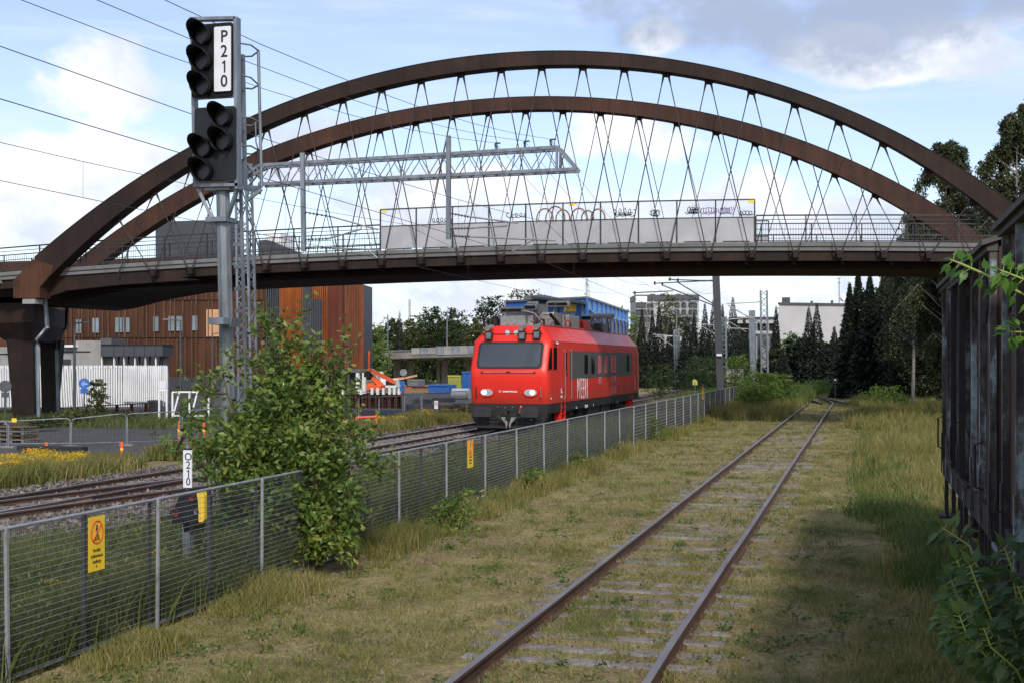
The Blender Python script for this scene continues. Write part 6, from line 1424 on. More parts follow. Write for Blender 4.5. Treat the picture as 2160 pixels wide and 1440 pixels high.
def spruce_mesh(H, w, rg, s, n, slim=1.0):
    """whorls of drooping branches made of small hanging sprays"""
    t = rg.random(n)**.75; z = H*(1-t)*.985+H*.015*1; whorl = np.round(t*H/ (H/26)); R_ = w*1.35*(.015+t*.985)**1.0
    ang = rg.random(n)*6.283; nb = 9; ph = whorl*1.7; ab_ = (np.round((ang+ph)/(6.283/nb)))*(6.283/nb)-ph+rg.normal(size=n)*.10
    jag = .70+.36*np.abs(np.sin(whorl*12.9898+np.round(ab_*2)*78.233)*43758.5453 % 1.0)
    r = R_*jag*(.25+.75*rg.random(n)**.5)
    zz_ = H-t*H*.97-r*.28+rg.normal(size=n)*H*.006
    C = np.stack([np.cos(ab_)*r, np.sin(ab_)*r, np.maximum(zz_, .15)], 1)
    a = np.stack([np.cos(ab_), np.sin(ab_), -.35-.5*rg.random(n)], 1)+rg.normal(size=(n, 3))*.25; a /= np.linalg.norm(a, axis=1, keepdims=True)
    b = np.cross(a, np.array([0, 0, 1.0])); b /= np.linalg.norm(b, axis=1, keepdims=True)+1e-9; b = b*np.cos(.5)+np.cross(a, b)*rg.normal(size=(n, 1))*.7
    l = s*(.7+.7*rg.random((n, 1)))*(.3+.9*t[:, None]); ww = l*.42; mid = C+a*l*.45
    V = np.stack([C, mid+b*ww*.5, C+a*l, mid-b*ww*.5], 1).reshape(-1, 3); i = np.arange(n)[:, None]*4
    return V, np.concatenate([i+np.array([[0, 1, 2]]), i+np.array([[0, 2, 3]])], 0)
def spruce(px, top, wpx, Y, label, group='dark spruces beyond the bridge', n=2600, s=None, kind='spruce'):
    rg = np.random.default_rng(int(px*3+top)); b = gp(px, Y); H = at(px, top, Y).z; w = wpx/F*Y/2
    root = empty('spruce_tree', b, label, 'tree', group); V, Fc = spruce_mesh(H, w, rg, s or max(.3, 5.5/F*Y), n); V = V+np.array(b[:])
    npmesh('crown', V, Fc, LM[kind], root); mb = MB(); mb.tube(b+Vector((0, 0, -.1)), b+Vector((0, 0, H*.97)), max(.1, H*.014), .02, 6); mb.build('trunk', MT['bark'], root); return root
# --- left of the train
dtree(800, 686, 52, 127, 'pale green narrow tree touching the right end of the rust red building', 'light', 'leafy_tree', n=2600, hfrac=.04)
G1 = 'leafy trees behind the overpass'
dtree(830, 672, 60, 165, 'tree with grey green crown directly right of the pale green narrow tree', 'mid', 'leafy_tree', G1, n=3600, hfrac=.02)
spruce(843, 655, 34, 160, 'dark pointed conifer rising between the two overpass poles at the left', 'conifers behind the overpass')
dtree(872, 668, 64, 172, 'rounded tree below the hair thin radio mast', 'olive', 'leafy_tree', G1, n=3600, hfrac=.02)
dtree(908, 650, 74, 160, 'tall green tree left of the second overpass pole', 'mid', 'leafy_tree', G1, n=5200, hfrac=.02)
dtree(958, 652, 74, 158, 'tall green tree right of the second overpass pole', 'mid', 'leafy_tree', G1, n=5200, hfrac=.02)
dtree(1003, 672, 54, 150, 'yellowish green tree just left of the locomotive roof', 'olive', 'leafy_tree', G1, n=4000, hfrac=.02)
dtree(1040, 627, 100, 165, 'large dark oak like tree left of the blue office', 'oak', 'leafy_tree', G1, n=7600, hfrac=.02)
dtree(1112, 614, 104, 185, 'olive yellow topped tree behind the left part of the blue office', 'olive', 'leafy_tree', G1, n=5200, hfrac=.02)
spruce(1238, 577, 44, 165, 'lone tall spruce rising above the blue office roof', n=1500)
dtree(1300, 648, 70, 175, 'low brownish crown above the far end of the blue office', 'olive', 'leafy_tree', G1, n=1500, hfrac=.1)
for px, tp, w, lb in ((880, 700, 120, 'dark shrubbery under the overpass, left half'), (960, 690, 140, 'dark shrubbery under the overpass, right half'), (800, 700, 70, 'dark shrubbery at the left end of the overpass')):
    dtree(px, tp, w, 175, lb, 'oak', 'shrub', 'dark shrubs under the overpass', n=3500, hfrac=0.0, trunk=False, leaf=.5, cat='shrub')
# --- right of the train
dtree(1340, 660, 46, 150, 'light green tree against the end of the blue office', 'light', 'leafy_tree', None, n=1500, hfrac=.03)
dtree(1407, 621, 78, 185, 'olive tree standing in front of the apartment block', 'olive', 'leafy_tree', None, n=2600, hfrac=.03)
dtree(1440, 665, 70, 170, 'fresh green tree below the olive one by the apartment block', 'mid', 'leafy_tree', None, n=2000, hfrac=.03)
SP = [(1354, 650, 34, 140, 'spruce at the left corner of the apartment block'), (1376, 655, 34, 150, 'narrow spruce second from the train'), (1390, 636, 34, 146, 'taller spruce in front of the olive tree'), (1414, 668, 30, 150, 'short spruce between the lamp posts'),
      (1450, 664, 44, 132, 'dark spruce left of the white lamp post'), (1464, 655, 26, 155, 'thin spruce right of the apartment block lamp'), (1487, 638, 40, 140, 'spruce left of the thick dark catenary pole'), (1504, 632, 36, 144, 'spruce partly hidden by the thick dark catenary pole'),
      (1524, 640, 30, 150, 'spruce just right of the thick dark catenary pole'), (1546, 626, 56, 135, 'broad spruce left of the blue grey pole'), (1570, 668, 44, 130, 'lower spruce beside the blue grey pole'), (1637, 645, 30, 128, 'thin column shaped spruce at the left edge of the white block'),
      (1706, 646, 50, 118, 'left one of the two spruces in front of the white block'), (1723, 640, 52, 117, 'right one of the two spruces in front of the white block'), (1650, 735, 60, 118, 'small spruce below the thin column shaped one'), (1760, 688, 46, 116, 'short spruce right of the white block pair')]
for px, tp, w, Y, lb in SP: spruce(px, tp, w, Y, lb, n=6500)
SP2 = [(1792, 596, 54, 100, 'slender spruce at the left end of the tall dark row'), (1810, 567, 60, 101, 'highest slender spruce in the tall dark row'), (1835, 575, 70, 98, 'spruce third in the tall dark row'), (1868, 545, 80, 100, 'broad spruce in the middle of the tall dark row'), (1905, 540, 80, 96, 'spruce behind the birch lowest branches'), (1945, 530, 90, 94, 'spruce near the old wagon end in the dark row'), (1985, 520, 90, 96, 'spruce directly behind the old wagon end')]
for px, tp, w, Y, lb in SP2: spruce(px, tp, w, Y, lb, 'tall dark spruce row on the right', n=15000, s=.40)
dtree(1930, 566, 160, 92, 'dark broad tree filling the gap before the old wagons', 'oak', 'leafy_tree', None, n=14000, hfrac=0, leaf=.22)
dtree(1862, 610, 150, 99, 'dark rounded tree under the tall dark spruces', 'oak', 'leafy_tree', None, n=13000, hfrac=0, leaf=.22)
dtree(1668, 702, 60, 125, 'silvery green willow below the white block', 'light', 'willow_tree', None, n=2200, hfrac=.05)
# birches above the bridge deck
def birch(px, top, w, Y, label, n=9000, zf=.3):
    rg = np.random.default_rng(px); b = gp(px, Y); H = at(px, top, Y).z; ww = w/F*Y/2; root = empty('birch_tree', b, label, 'tree', 'birches at the right')
    mb = MB(); mb.path([b, b+Vector((.1, 0, H*.4)), b+Vector((-.1, 0, H*.75)), b+Vector((0, 0, H*.97))], [.11, .09, .05, .02], 7)
    P = []
    for k in range(110):
        f = rg.uniform(zf, .96); a = rg.uniform(0, 6.28); L_ = ww*(.18+1.15*(1-f)**.6)*rg.choice([.35, .6, .85, 1.15])*rg.uniform(.8, 1.15); p0 = b+Vector((0, 0, H*f)); p1 = p0+Vector((math.cos(a)*L_*.7, math.sin(a)*L_*.7, L_*.55)); p2 = p0+Vector((math.cos(a)*L_, math.sin(a)*L_, L_*.25))
        mb.path([p0, p1, p2], [.05, .03, .01], 4)
        for j in range(9):      # hanging twigs
            s0 = p1.lerp(p2, rg.uniform(-.6, 1.1)); dl = rg.uniform(.3, 1.9)*(1.15-f*.5); m = max(3, int(n/110/9))
            q_ = np.array(s0[:])+np.stack([rg.normal(size=m)*.10, rg.normal(size=m)*.10, -dl*rg.random(m)], 1); P.append(q_)
    mb.build('trunk', MT['birchbark'], root)
    V, Fc = leaves(np.concatenate(P), .15, .09, rg, .0, .8); npmesh('crown', V, Fc, LM['birch'], root)
birch(1998, 286, 175, 72, 'loose hanging birch left of the two, behind the falling end of the arches', 60000, .2)
birch(2148, 205, 190, 66, 'taller birch cut by the right picture edge', 70000, .15)
birch(1925, 440, 110, 80, 'lower birch crown between the two arch feet at the right', 26000, .3)
birch(2075, 400, 120, 82, 'birch behind the foot of the arches', 32000, .3)
dtree(1690, 712, 90, 122, 'dark green tree filling the gap under the left spruce pair', 'oak', 'leafy_tree', None, n=3000, hfrac=0, leaf=.3)
dtree(1755, 722, 90, 120, 'dark green tree between the spruce pair and the tall dark row', 'oak', 'leafy_tree', None, n=3000, hfrac=0, leaf=.3)
dtree(1625, 742, 70, 122, 'dark bushy tree at the foot of the tension weight pole', 'oak', 'leafy_tree', None, n=2400, hfrac=0, leaf=.3)
dtree(1965, 455, 180, 88, 'full dark leafy tree rising behind the deck railing at the right', 'birch', 'leafy_tree', None, n=42000, hfrac=0, leaf=.14)
dtree(2085, 405, 180, 90, 'full dark leafy tree behind the arch foot at the right edge', 'birch', 'leafy_tree', None, n=42000, hfrac=0, leaf=.14)
# light shrubs at the far end of the fence
for px, tp, w, Y, lb, k, n in ((1486, 752, 150, 96, 'pale green shrub behind the far mesh fence left of the thick pole', 'mid', 4200), (1555, 748, 90, 92, 'bright green shrub right of the thick catenary pole', 'bright', 2600), (1395, 768, 80, 96, 'grey green shrub behind the locomotive tail', 'mid', 2200),
                               (1608, 786, 90, 76, 'bright weedy shrub at the far end of the mesh fence', 'bright', 4200), (1650, 790, 66, 78, 'leafy shrub left of the rusty track end', 'bright', 2600), (1590, 812, 80, 70, 'low yellow green shrub before the fence end', 'bright', 2600),
                               (1735, 800, 130, 105, 'grassy green mound shrub beyond the rusty track end', 'bright', 2200), (1870, 812, 110, 74, 'loose yellow green shrub before the dark row', 'bright', 1800)):
    dtree(px, tp, w, Y, lb, k, 'shrub', None, n=n, hfrac=0, trunk=False, leaf=max(.10, 2.6/F*Y), cat='shrub')
fw = []; rg = np.random.default_rng(5)
for px in range(1180, 2300, 14):
    Y = 215+rg.uniform(-12, 12); tp = 672+rg.uniform(-8, 8) if px < 1640 else 650+rg.uniform(-6, 6)
    b = gp(px, Y); H = at(px, tp, Y).z; V, Fc = spruce_mesh(H, 30/F*Y/2, rg, .9, 500); fw.append(V+np.array(b[:]))
for px in range(760, 1180, 14):
    Y = 215+rg.uniform(-12, 12); b = gp(px, Y); H = at(px, 676+rg.uniform(-7, 7), Y).z; V, Fc = spruce_mesh(H, 34/F*Y/2, rg, .9, 500); fw.append(V+np.array(b[:]))
V = np.concatenate(fw); i = np.arange(len(V)//4)[:, None]*4; tag(npmesh('far_forest', V, np.concatenate([i+np.array([[0, 1, 2]]), i+np.array([[0, 2, 3]])]), LM['oak']), 'far wood closing the horizon', 'forest', kind='stuff')

# ---- big leafy bush growing through the fence
def bush(name, label, blobs, stems, nl, L_, W_, kind, cat='bush', seed=1, up=.35, cn=9, clump=.07, shoots=0):
    rg = np.random.default_rng(seed); base = Vector(stems[0][0]); root = empty(name, base, label, cat)
    mb = MB(); SH = []
    for st in stems:
        P = [Vector(p) for p in st[:-1]]; r = st[-1]; mb.path(P, [r*(1-.8*i/(len(P)-1)) for i in range(len(P))], 6)
    area = sum(r[0]*r[2]*2+r[0]*r[1] for c, r in blobs)
    P = blobs_points(blobs, nl/area, rg, .35, clump, cn)
    for k in range(shoots):
        c, r = blobs[rg.integers(len(blobs))]; c = np.array(c); r = np.array(r); d = rg.normal(size=3); d[2] = abs(d[2])*.8+.15; d /= np.linalg.norm(d)
        p0 = c+d*r*.5; ln = rg.uniform(.22, .5); p1 = p0+d*(r*.5+ln*.55)+np.array([0, 0, .06]); p2 = p1+d*ln*.4+np.array([0, 0, rg.uniform(0, .18)]); mb.path([p0, p1, p2], [.005, .0035, .002], 4)
        m = int(rg.integers(7, 13)); f_ = (np.arange(m)+.5)/m; SH.append(p0+(p2-p0)*f_[:, None]+rg.normal(size=(m, 3))*.014)
    P = np.concatenate([P]+SH) if SH else P
    P = P[P[:, 2] > .03]
    V, Fc = leaves(P, L_, W_, rg, up); 
    for c, r in blobs:    # twigs reaching the lobes
        c = Vector(c); s0 = min((Vector(p) for st in stems for p in st[:-1]), key=lambda p: (p-c).length+.6*max(0, p.z-c.z))
        for k in range(3):
            e = c+Vector(rg.normal(size=3)*np.array(r)*.45); mb.path([s0, s0.lerp(e, .55)+Vector((0, 0, .05)), e], [.012, .008, .003], 4)
    mb.build('branches', MT['twig'], root); npmesh('foliage', V, Fc, LM[kind], root); return root
def B(px, py, Y, wpx, hpx, d=None): 
    r = wpx/F*Y; return (at(px, py, Y)[:], (r, d or r, hpx/F*Y))
YB = 17.7
blobs = [B(601, 705, YB, 10, 30), B(604, 735, YB, 18, 24), B(575, 745, YB, 9, 22), B(640, 735, YB, 12, 26), B(660, 750, YB, 10, 24), B(528, 775, YB, 9, 22), B(596, 780, YB, 38, 36), B(552, 815, YB, 30, 36), B(640, 795, YB, 44, 36), B(530, 880, YB, 40, 34), B(600, 850, YB, 70, 50, .7), B(675, 850, YB, 46, 44), B(705, 800, YB, 14, 30), B(668, 785, YB, 14, 28), B(715, 770, YB, 6, 14), B(560, 700, YB, 6, 14),
         B(490, 915, YB+.2, 44, 45), B(560, 920, YB, 80, 60, .8), B(650, 930, YB-.1, 80, 60, .8), B(715, 880, YB, 26, 30), B(445, 940, YB+.4, 34, 30), B(470, 990, YB+.5, 40, 44), B(540, 1000, YB+.2, 90, 70, .8), B(640, 1010, YB-.2, 90, 80, .8),
         B(700, 960, YB-.2, 60, 50), B(765, 965, YB-.2, 30, 16), B(800, 1000, YB-.4, 22, 12), B(610, 1090, YB-.3, 90, 60, .6), B(675, 1080, YB-.5, 66, 64, .5), B(620, 1150, YB-.4, 66, 40, .5), B(700, 1140, YB-.6, 60, 40, .45), B(730, 1040, YB-.5, 34, 34), B(720, 1100, YB-.6, 30, 40),
         B(500, 1070, YB+.5, 60, 60), B(540, 1130, YB+.3, 50, 50), B(410, 890, YB+.6, 20, 26), B(372, 950, YB+.8, 13, 13), B(405, 970, YB+.8, 20, 14), B(440, 830, YB+.3, 10, 30), B(475, 790, YB, 12, 20), B(720, 825, YB, 12, 26), B(755, 915, YB, 26, 20)]
g0 = gp(610, YB-.1); g1 = gp(660, YB-.4); g2 = gp(560, YB+.2)
def stem(g, *pts, r=.03): return [g]+[at(*p) for p in pts]+[r]
stems = [stem(g0, (612, 1050, YB), (605, 900, YB), (600, 760, YB), (600, 690, YB), r=.035), stem(g1, (665, 1050, YB-.3), (680, 930, YB-.2), (700, 800, YB), (706, 770, YB)), stem(g2, (545, 1050, YB+.2), (515, 930, YB+.2), (480, 830, YB), (468, 780, YB)),
         stem(g0, (570, 1080, YB), (560, 900, YB), (545, 790, YB)), stem(g1, (700, 1080, YB-.5), (740, 1000, YB-.4), (800, 985, YB-.4), r=.02), stem(g2, (500, 1090, YB+.4), (440, 990, YB+.6), (370, 950, YB+.8), r=.022), stem(g0, (640, 1080, YB-.2), (650, 930, YB), (655, 800, YB))]
blobs = [(c, tuple(v*.84 for v in r)) for c, r in blobs]
bush('leafy_bush', 'tall leafy green bush growing through the mesh fence below the signal', blobs, stems, 13500, .105, .054, 'bush', seed=4, up=.2, cn=6, clump=.085, shoots=150)
# ---- maple/elder sprigs close to the camera at the right edge
def palm_leaf(c, d, n, s):
    """toothed pointed leaf outline, slightly folded and drooping"""
    d = d.normalized(); n = (n-d*n.dot(d)).normalized(); r = d.cross(n)
    pr = [(0, 0), (.10, .10), (.20, .24), (.30, .19), (.40, .30), (.50, .21), (.62, .25), (.74, .12), (1.12, 0)]
    L_ = [c+d*u*s-n*(u*u*.28*s) for u, v in pr]; A_ = [c+d*u*s+r*v*s+n*(.10*v*s-u*u*.28*s) for u, v in pr[1:-1]]; B_ = [c+d*u*s-r*v*s+n*(.10*v*s-u*u*.28*s) for u, v in pr[1:-1]]
    vs = L_+A_+B_; k = len(pr); m = len(A_); fs = []
    for (o, sgn) in ((k, 1), (k+m, -1)):
        fs.append((0, 1, o)[::sgn]); 
        for i in range(m-1): fs.append((i+1, i+2, o+i+1, o+i)[::sgn])
        fs.append((k-2, k-1, o+m-1)[::sgn])
    return vs, fs
def sprig(name, label, paths, n, s, kind, seed, cat='branch'):
    rg = random.Random(seed); root = empty(name, Vector(paths[0][0]), label, cat); st = MB(); lf = MB()
    for P in paths:
        P = [Vector(p) for p in P]; st.path(P, [.0038]*(len(P)-1)+[.002], 6)
        tot = len(P)-1
        for k in range(n):
            f = (k+.6)/n*tot; i = min(tot-1, int(f)); p = P[i].lerp(P[i+1], f-i); ax = (P[i+1]-P[i]).normalized()
            for sd_ in (-1, 1):
                side = ax.cross(Vector((-SA, CA, 0))).normalized()*sd_; d = (ax*.45+side*.9+Vector((rg.uniform(-.35, .35), rg.uniform(-.5, .5), rg.uniform(-.55, .05)))).normalized()
                e = p+d*s*.35; st.path([p, e], .0012, 4)
                for j in range(3 if rg.random() < .7 else 1):
                    dd = (d+Vector((rg.uniform(-.7, .7), rg.uniform(-.5, .5), rg.uniform(-.7, .25)))).normalized(); nn = Vector((rg.uniform(-.5, .5), -.55+rg.uniform(-.3, .3), .8)); v, f_ = palm_leaf(e, dd, nn, s*rg.uniform(.7, 1.15)); lf.add(v, f_, True)
        v, f_ = palm_leaf(P[-1], (P[-1]-P[-2]), Vector((0, -.5, 1)), s); lf.add(v, f_, True)
    st.build('stem', MT['greenstem'], root); lf.build('leaves', LM[kind], root); return root
sprig('leafy_branch', 'bright green leafy twig hanging in front of the old wagon roof at the right', [[at(2200, 640, 3.7), at(2140, 612, 3.72), at(2080, 580, 3.75), at(2030, 558, 3.8), at(2005, 548, 3.85)], [at(2200, 560, 3.7), at(2160, 590, 3.7), at(2110, 570, 3.72)]], 7, .046, 'near', 3)
sprig('leafy_branch', 'small bright green twig below the first one at the right edge', [[at(2210, 740, 3.8), at(2165, 700, 3.8), at(2128, 700, 3.8)]], 4, .045, 'near', 8)
rp = random.Random(6); paths = []
for k in range(15):
    tx, ty = (1985, 1110) if k == 0 else ((2045, 1190) if k == 1 else (rp.uniform(2000, 2200), rp.uniform(1130, 1380))); Y = 4.4+rp.uniform(-.2, .5)
    bx = rp.uniform(2120, 2200); paths.append([at(bx, 1500, Y+.2), at((bx+tx)/2+15, (1500+ty)/2, Y+.1), at(tx+(60 if k == 0 else 15), ty+40, Y), at(tx, ty, Y)])
sprig('elder_bush', 'dark green elder bush in the lower right corner beside the wagon', paths, 11, .062, 'near_dark', 5, 'bush')
# small plants on the fence line
def fence_plant(px, ptop, pbase, wpx, label, kind='bright', nl=500, climb=False, dx=.25):
    Y = F*EYE/(pbase-HY); c = gp(px, Y); H = EYE+(HY-ptop)/F*Y; w = wpx/F*Y/2; nb_ = max(3, int(H/.22)); bl_ = [((c.x+random.uniform(-.3, .3)*w, c.y+random.uniform(-.3, .3)*w, H*(i+.5)/nb_), (w*(1-.5*i/nb_), w*(1-.5*i/nb_), H/nb_*.75)) for i in range(nb_)]
    bush('small_shrub', label, bl_, [[c, c+Vector((.02, 0, H*.5)), c+Vector((0, 0, H*.95)), .012]], nl, .09 if w < .3 else .10, .045, kind, 'shrub', seed=px, cn=6, clump=.05)
random.seed(4)
fence_plant(942, 925, 1080, 46, 'leafy climber wrapped round a fence post left of the second yellow sign', nl=420); fence_plant(960, 1040, 1118, 110, 'low brambly shrub with charred stems under the second yellow sign', 'bush', nl=700)
fence_plant(870, 1010, 1098, 50, 'light green seedling behind the fence left of the climber', nl=260); fence_plant(1378, 880, 930, 52, 'bright green shrub on the fence below the locomotive tail', nl=520); fence_plant(1300, 920, 952, 36, 'small green shrub at the fence below the locomotive middle', nl=200)
fence_plant(1215, 958, 995, 60, 'tussocky low shrub at the fence below the locomotive steps', 'bush', nl=360); fence_plant(1120, 985, 1040, 60, 'low green shrub before the fence right of the second yellow sign', 'bush', nl=400); fence_plant(1030, 1000, 1050, 34, 'thin green shrub right of the charred stump', nl=200)
fence_plant(700, 780, 1000, 40, 'thin sapling behind the bush', nl=100) if False else None
st_ = empty('charred_stump', gp(985, 24.2), 'two black charred stumps under the second yellow fence sign', 'stump')
for a_, b_ in (((982, 1062), (985, 1030)), ((1008, 1056), (1010, 1036))): mb = MB(); g_ = gp(a_[0], 24.2); t = at(b_[0], b_[1], 24.2); mb.path([g_, g_.lerp(t, .5)+Vector((.02, 0, 0)), t], [.05, .055, .035], 7); mb.build('stump', MT['letter_black'], st_)
# yellow willow-like plant between pier and screen
for px, tp, w, Y, lb in ((208, 800, 46, 62, 'young yellow green sapling in front of the slatted screen'), (270, 868, 90, 60, 'weedy shrub at the foot of the rusty low fence'), (150, 862, 110, 56, 'dark weedy shrub at the foot of the bridge pier'), (90, 880, 60, 52, 'green weeds around the drain pipe')):
    dtree(px, tp, w, Y, lb, 'olive' if px != 90 else 'mid', 'shrub', None, n=1300, hfrac=0, trunk=False, leaf=.09, cat='shrub')

# ================================================================= GRASS AND WEEDS (uncountable ground cover)
GM = {
 'short': leafmat('short_grass', [(0.0, (.09, .10, .028)), (.3, (.15, .18, .042)), (.55, (.24, .245, .075)), (.8, (.38, .33, .16)), (1.0, (.27, .20, .11))], .7, .3, .9, 2.4),
 'tall': leafmat('tall_grass', [(0.0, (.09, .11, .025)), (.35, (.17, .18, .045)), (.65, (.28, .25, .08)), (1.0, (.42, .34, .16))], .7, .35, .5),
 'green': leafmat('green_grass', [(0.0, (.04, .075, .015)), (.5, (.085, .14, .025)), (1.0, (.18, .21, .06))], .6, .35, .6),
 'weed': leafmat('weed_leaves', [(0.0, (.04, .065, .016)), (.5, (.085, .12, .028)), (1.0, (.20, .20, .055))], .6, .3, .8),
 'flower': leafmat('tansy_flowers', [(0.0, (.42, .27, .012)), (1.0, (.72, .50, .03))], .7, .2, 1),
}
def blades(name, XY, h, w, kind, label, cat='grass', lean=.5, z=0.0, jit=.5, seg2=False, seed=1, sheet_=None):
    rg = np.random.default_rng(seed); n = len(XY); H = h*(1+rg.uniform(-jit, jit, n)) if np.isscalar(h) else h*(1+rg.uniform(-jit, jit, n)); W = w if np.isscalar(w) else w
    a = rg.random(n)*6.283; side = np.stack([np.cos(a), np.sin(a), np.zeros(n)], 1)*(np.ones(n)*W*.5)[:, None]
    ln = rg.normal(size=(n, 2))*lean; tip = np.stack([ln[:, 0]*H, ln[:, 1]*H, H], 1); base = np.stack([XY[:, 0], XY[:, 1], np.full(n, z)], 1)
    if seg2:
        mid = tip*np.array([.35, .35, .6]); V = np.stack([base-side, base+side, base+mid+side*.8, base+tip, base+mid-side*.8], 1).reshape(-1, 3); i = np.arange(n)[:, None]*5
        Fc = np.concatenate([i+np.array([[0, 1, 2]]), i+np.array([[0, 2, 4]]), i+np.array([[4, 2, 3]])])
    else:
        V = np.stack([base-side, base+side, base+tip], 1).reshape(-1, 3); Fc = np.arange(n*3).reshape(-1, 3)
    o = npmesh(name, V, Fc, GM[kind]); tag(o, label, cat, kind='stuff'); return o
def scatter(n, x0, x1, y0, y1, rg, keep=None, near=None):
    """sample with density falling as 1/distance^1.6"""
    out = []; got = 0
    while got < n:
        m = n*3; x = rg.uniform(x0, x1, m); y = y0+(y1-y0)*rg.random(m)
        Yc = -x*SA+y*CA; X = x*CA+y*SA; ok = (Yc > 3) & (np.abs(X)/np.maximum(Yc, .1) < .47)
        ymin = max(near or y0, 4.0); ok &= rg.random(m) < np.minimum(1, (ymin*1.15/np.maximum(Yc, .1))**1.5)
        if keep is not None: ok &= keep(x, y, rg)
        out.append(np.stack([x, y], 1)[ok]); got += ok.sum()
    return np.concatenate(out)[:n]
def fbm(x, y, s, seed=0):
    return np.array([mnoise.fractal(Vector((a*s, b*s, seed)), 1.0, 2.0, 3) for a, b in zip(x, y)])
gridc = {}
def patch(x, y, s, seed):
    """cheap lookup noise on a grid"""
    k = (s, seed)
    if k not in gridc: rg = np.random.default_rng(seed); gridc[k] = rg.random((64, 64))
    g_ = gridc[k]; u = (x*s) % 64; v = (y*s) % 64; i = u.astype(int); j = v.astype(int); fu = u-i; fv = v-j; i2 = (i+1) % 64; j2 = (j+1) % 64
    fu = fu*fu*(3-2*fu); fv = fv*fv*(3-2*fv)
    return (g_[i, j]*(1-fu)+g_[i2, j]*fu)*(1-fv)+(g_[i, j2]*(1-fu)+g_[i2, j2]*fu)*fv
rails_x = (-3.327, -1.733)
def keep_short(x, y, rg):
    k = patch(x, y, 1.3, 1)*.6+patch(x, y, 4.0, 2)*.4
    inside = (x > -3.8) & (x < -1.25); ph = np.abs(((y-4.6)/.55+.5) % 1-.5)*.55     # thinner on the sleepers
    onsl = inside & (ph < .11) & (patch(x, y, 1.1, 9) < .62)
    nearrail = (np.abs(x-rails_x[0]) < .06) | (np.abs(x-rails_x[1]) < .06)
    return (rg.random(len(x)) < np.clip((k-.30)*2.6, .05, 1)) & ~nearrail & ~(onsl & (rg.random(len(x)) < .96))
rg = np.random.default_rng(12)
XY = scatter(330000, -7.1, 3.5, 3.5, 120, rg, keep_short, near=4.2); Yc = -XY[:, 0]*SA+XY[:, 1]*CA
hh = (.020+.035*patch(XY[:, 0], XY[:, 1], .9, 4)**2)*(1+Yc/60); blades('short_grass', XY, hh, .0035+Yc*.00042, 'short', 'short dry mossy grass around the rusty track', lean=.9, seed=2)
# tufts of longer grass, scattered
def clumps(n, per, x0, x1, y0, y1, rg, spread, keep=None, near=None):
    C = scatter(n, x0, x1, y0, y1, rg, keep, near); return np.repeat(C, per, 0)+rg.normal(size=(n*per, 2))*spread
XY = clumps(1500, 22, -7.0, 1.0, 4, 70, rg, .05, lambda x, y, r: (np.abs(x-rails_x[0]) > .1) & (np.abs(x-rails_x[1]) > .1)); Yc = -XY[:, 0]*SA+XY[:, 1]*CA
blades('grass_tufts', XY, .075, .004+Yc*.0003, 'tall', 'low tufts of longer grass scattered over the dry ground', lean=.55, seg2=True, seed=3)
# tall grass along the fence
XY = clumps(1500, 26, -7.5, -6.5, 6, 85, rg, .09, lambda x, y, r: (patch(x, y, .9, 6) > .45) | (y > 45), near=10); Yc = -XY[:, 0]*SA+XY[:, 1]*CA; hh = .03+.42*np.clip(patch(XY[:, 0], XY[:, 1], .9, 6)-.38, 0, 1)+.12*np.clip((XY[:, 1]-14)/12, 0, 1)
blades('fence_grass', XY, hh, .005+Yc*.0003, 'tall', 'tall yellow green grass along the foot of the mesh fence', lean=.33, seg2=True, seed=4)
# rough meadow on the right and far
def keep_right(x, y, r): return x > (-.1+.9*patch(x, y, .35, 7)-np.clip((y-16)/40, 0, 1)*.6)
XY = clumps(4200, 26, -1.2, 9.5, 9, 120, rg, .11, keep_right, near=12); Yc = -XY[:, 0]*SA+XY[:, 1]*CA; hh = (.16+.34*patch(XY[:, 0], XY[:, 1], .5, 8))*np.clip(Yc/34, .35, 1.3)
blades('meadow_grass', XY, hh, .005+Yc*.0003, 'tall', 'tall pale meadow grass between the rusty track and the old wagons', lean=.3, seg2=True, seed=5)
XY = clumps(420, 16, -.1, 1.15, 15, 60, rg, .13, lambda x, y, r: (patch(x, y, .8, 31)+(x-.4)*.5+np.clip((y-16)/20, -.3, .2) > .62), near=18); Yc = -XY[:, 0]*SA+XY[:, 1]*CA
blades('green_weeds', XY, .26, .009+Yc*.0004, 'green', 'fresh green weeds beside the old wagon wheels', lean=.4, seg2=True, seed=6)
XY = clumps(1500, 22, -.1, 1.1, 3.4, 14, rg, .10, near=5); blades('wagon_side_grass', XY, .07, .006, 'tall', 'shaded dry grass beside the near wagon', lean=.45, seg2=True, seed=16)
# beyond the end of the fence and left of the near track
XY = clumps(1500, 24, -12, -3.6, 62, 130, rg, .2, near=62); blades('far_grass', XY, .55, .03, 'tall', 'rough grass beyond the far end of the fence', lean=.3, seg2=True, seed=7)
# weeds between fence and siding
XY = clumps(5200, 22, -10.4, -7.3, 6, 60, rg, .10, near=9); Yc = -XY[:, 0]*SA+XY[:, 1]*CA; hh = .25+.35*patch(XY[:, 0], XY[:, 1], .9, 10)
blades('fence_weeds', XY, hh, .008+Yc*.0004, 'weed', 'dark green weeds behind the mesh fence', lean=.35, seg2=True, seed=8)
P = np.concatenate([np.stack([c[0]+rg.normal(size=26)*.12, c[1]+rg.normal(size=26)*.12, np.abs(rg.normal(size=26))*.22+.05], 1) for c in scatter(2000, -10.6, -7.4, 6, 45, rg, near=9)])
V, Fc = leaves(P, .075, .035, rg, .3); tag(npmesh('weed_leaves', V, Fc, GM['weed']), 'small leafy weeds behind the mesh fence', 'weeds', kind='stuff')
XY = clumps(900, 12, -12.3, -9.4, 8, 45, rg, .05, near=10); blades('siding_weeds', XY, .14, .012, 'weed', 'weeds growing through the siding ballast', lean=.5, seg2=True, seed=9)
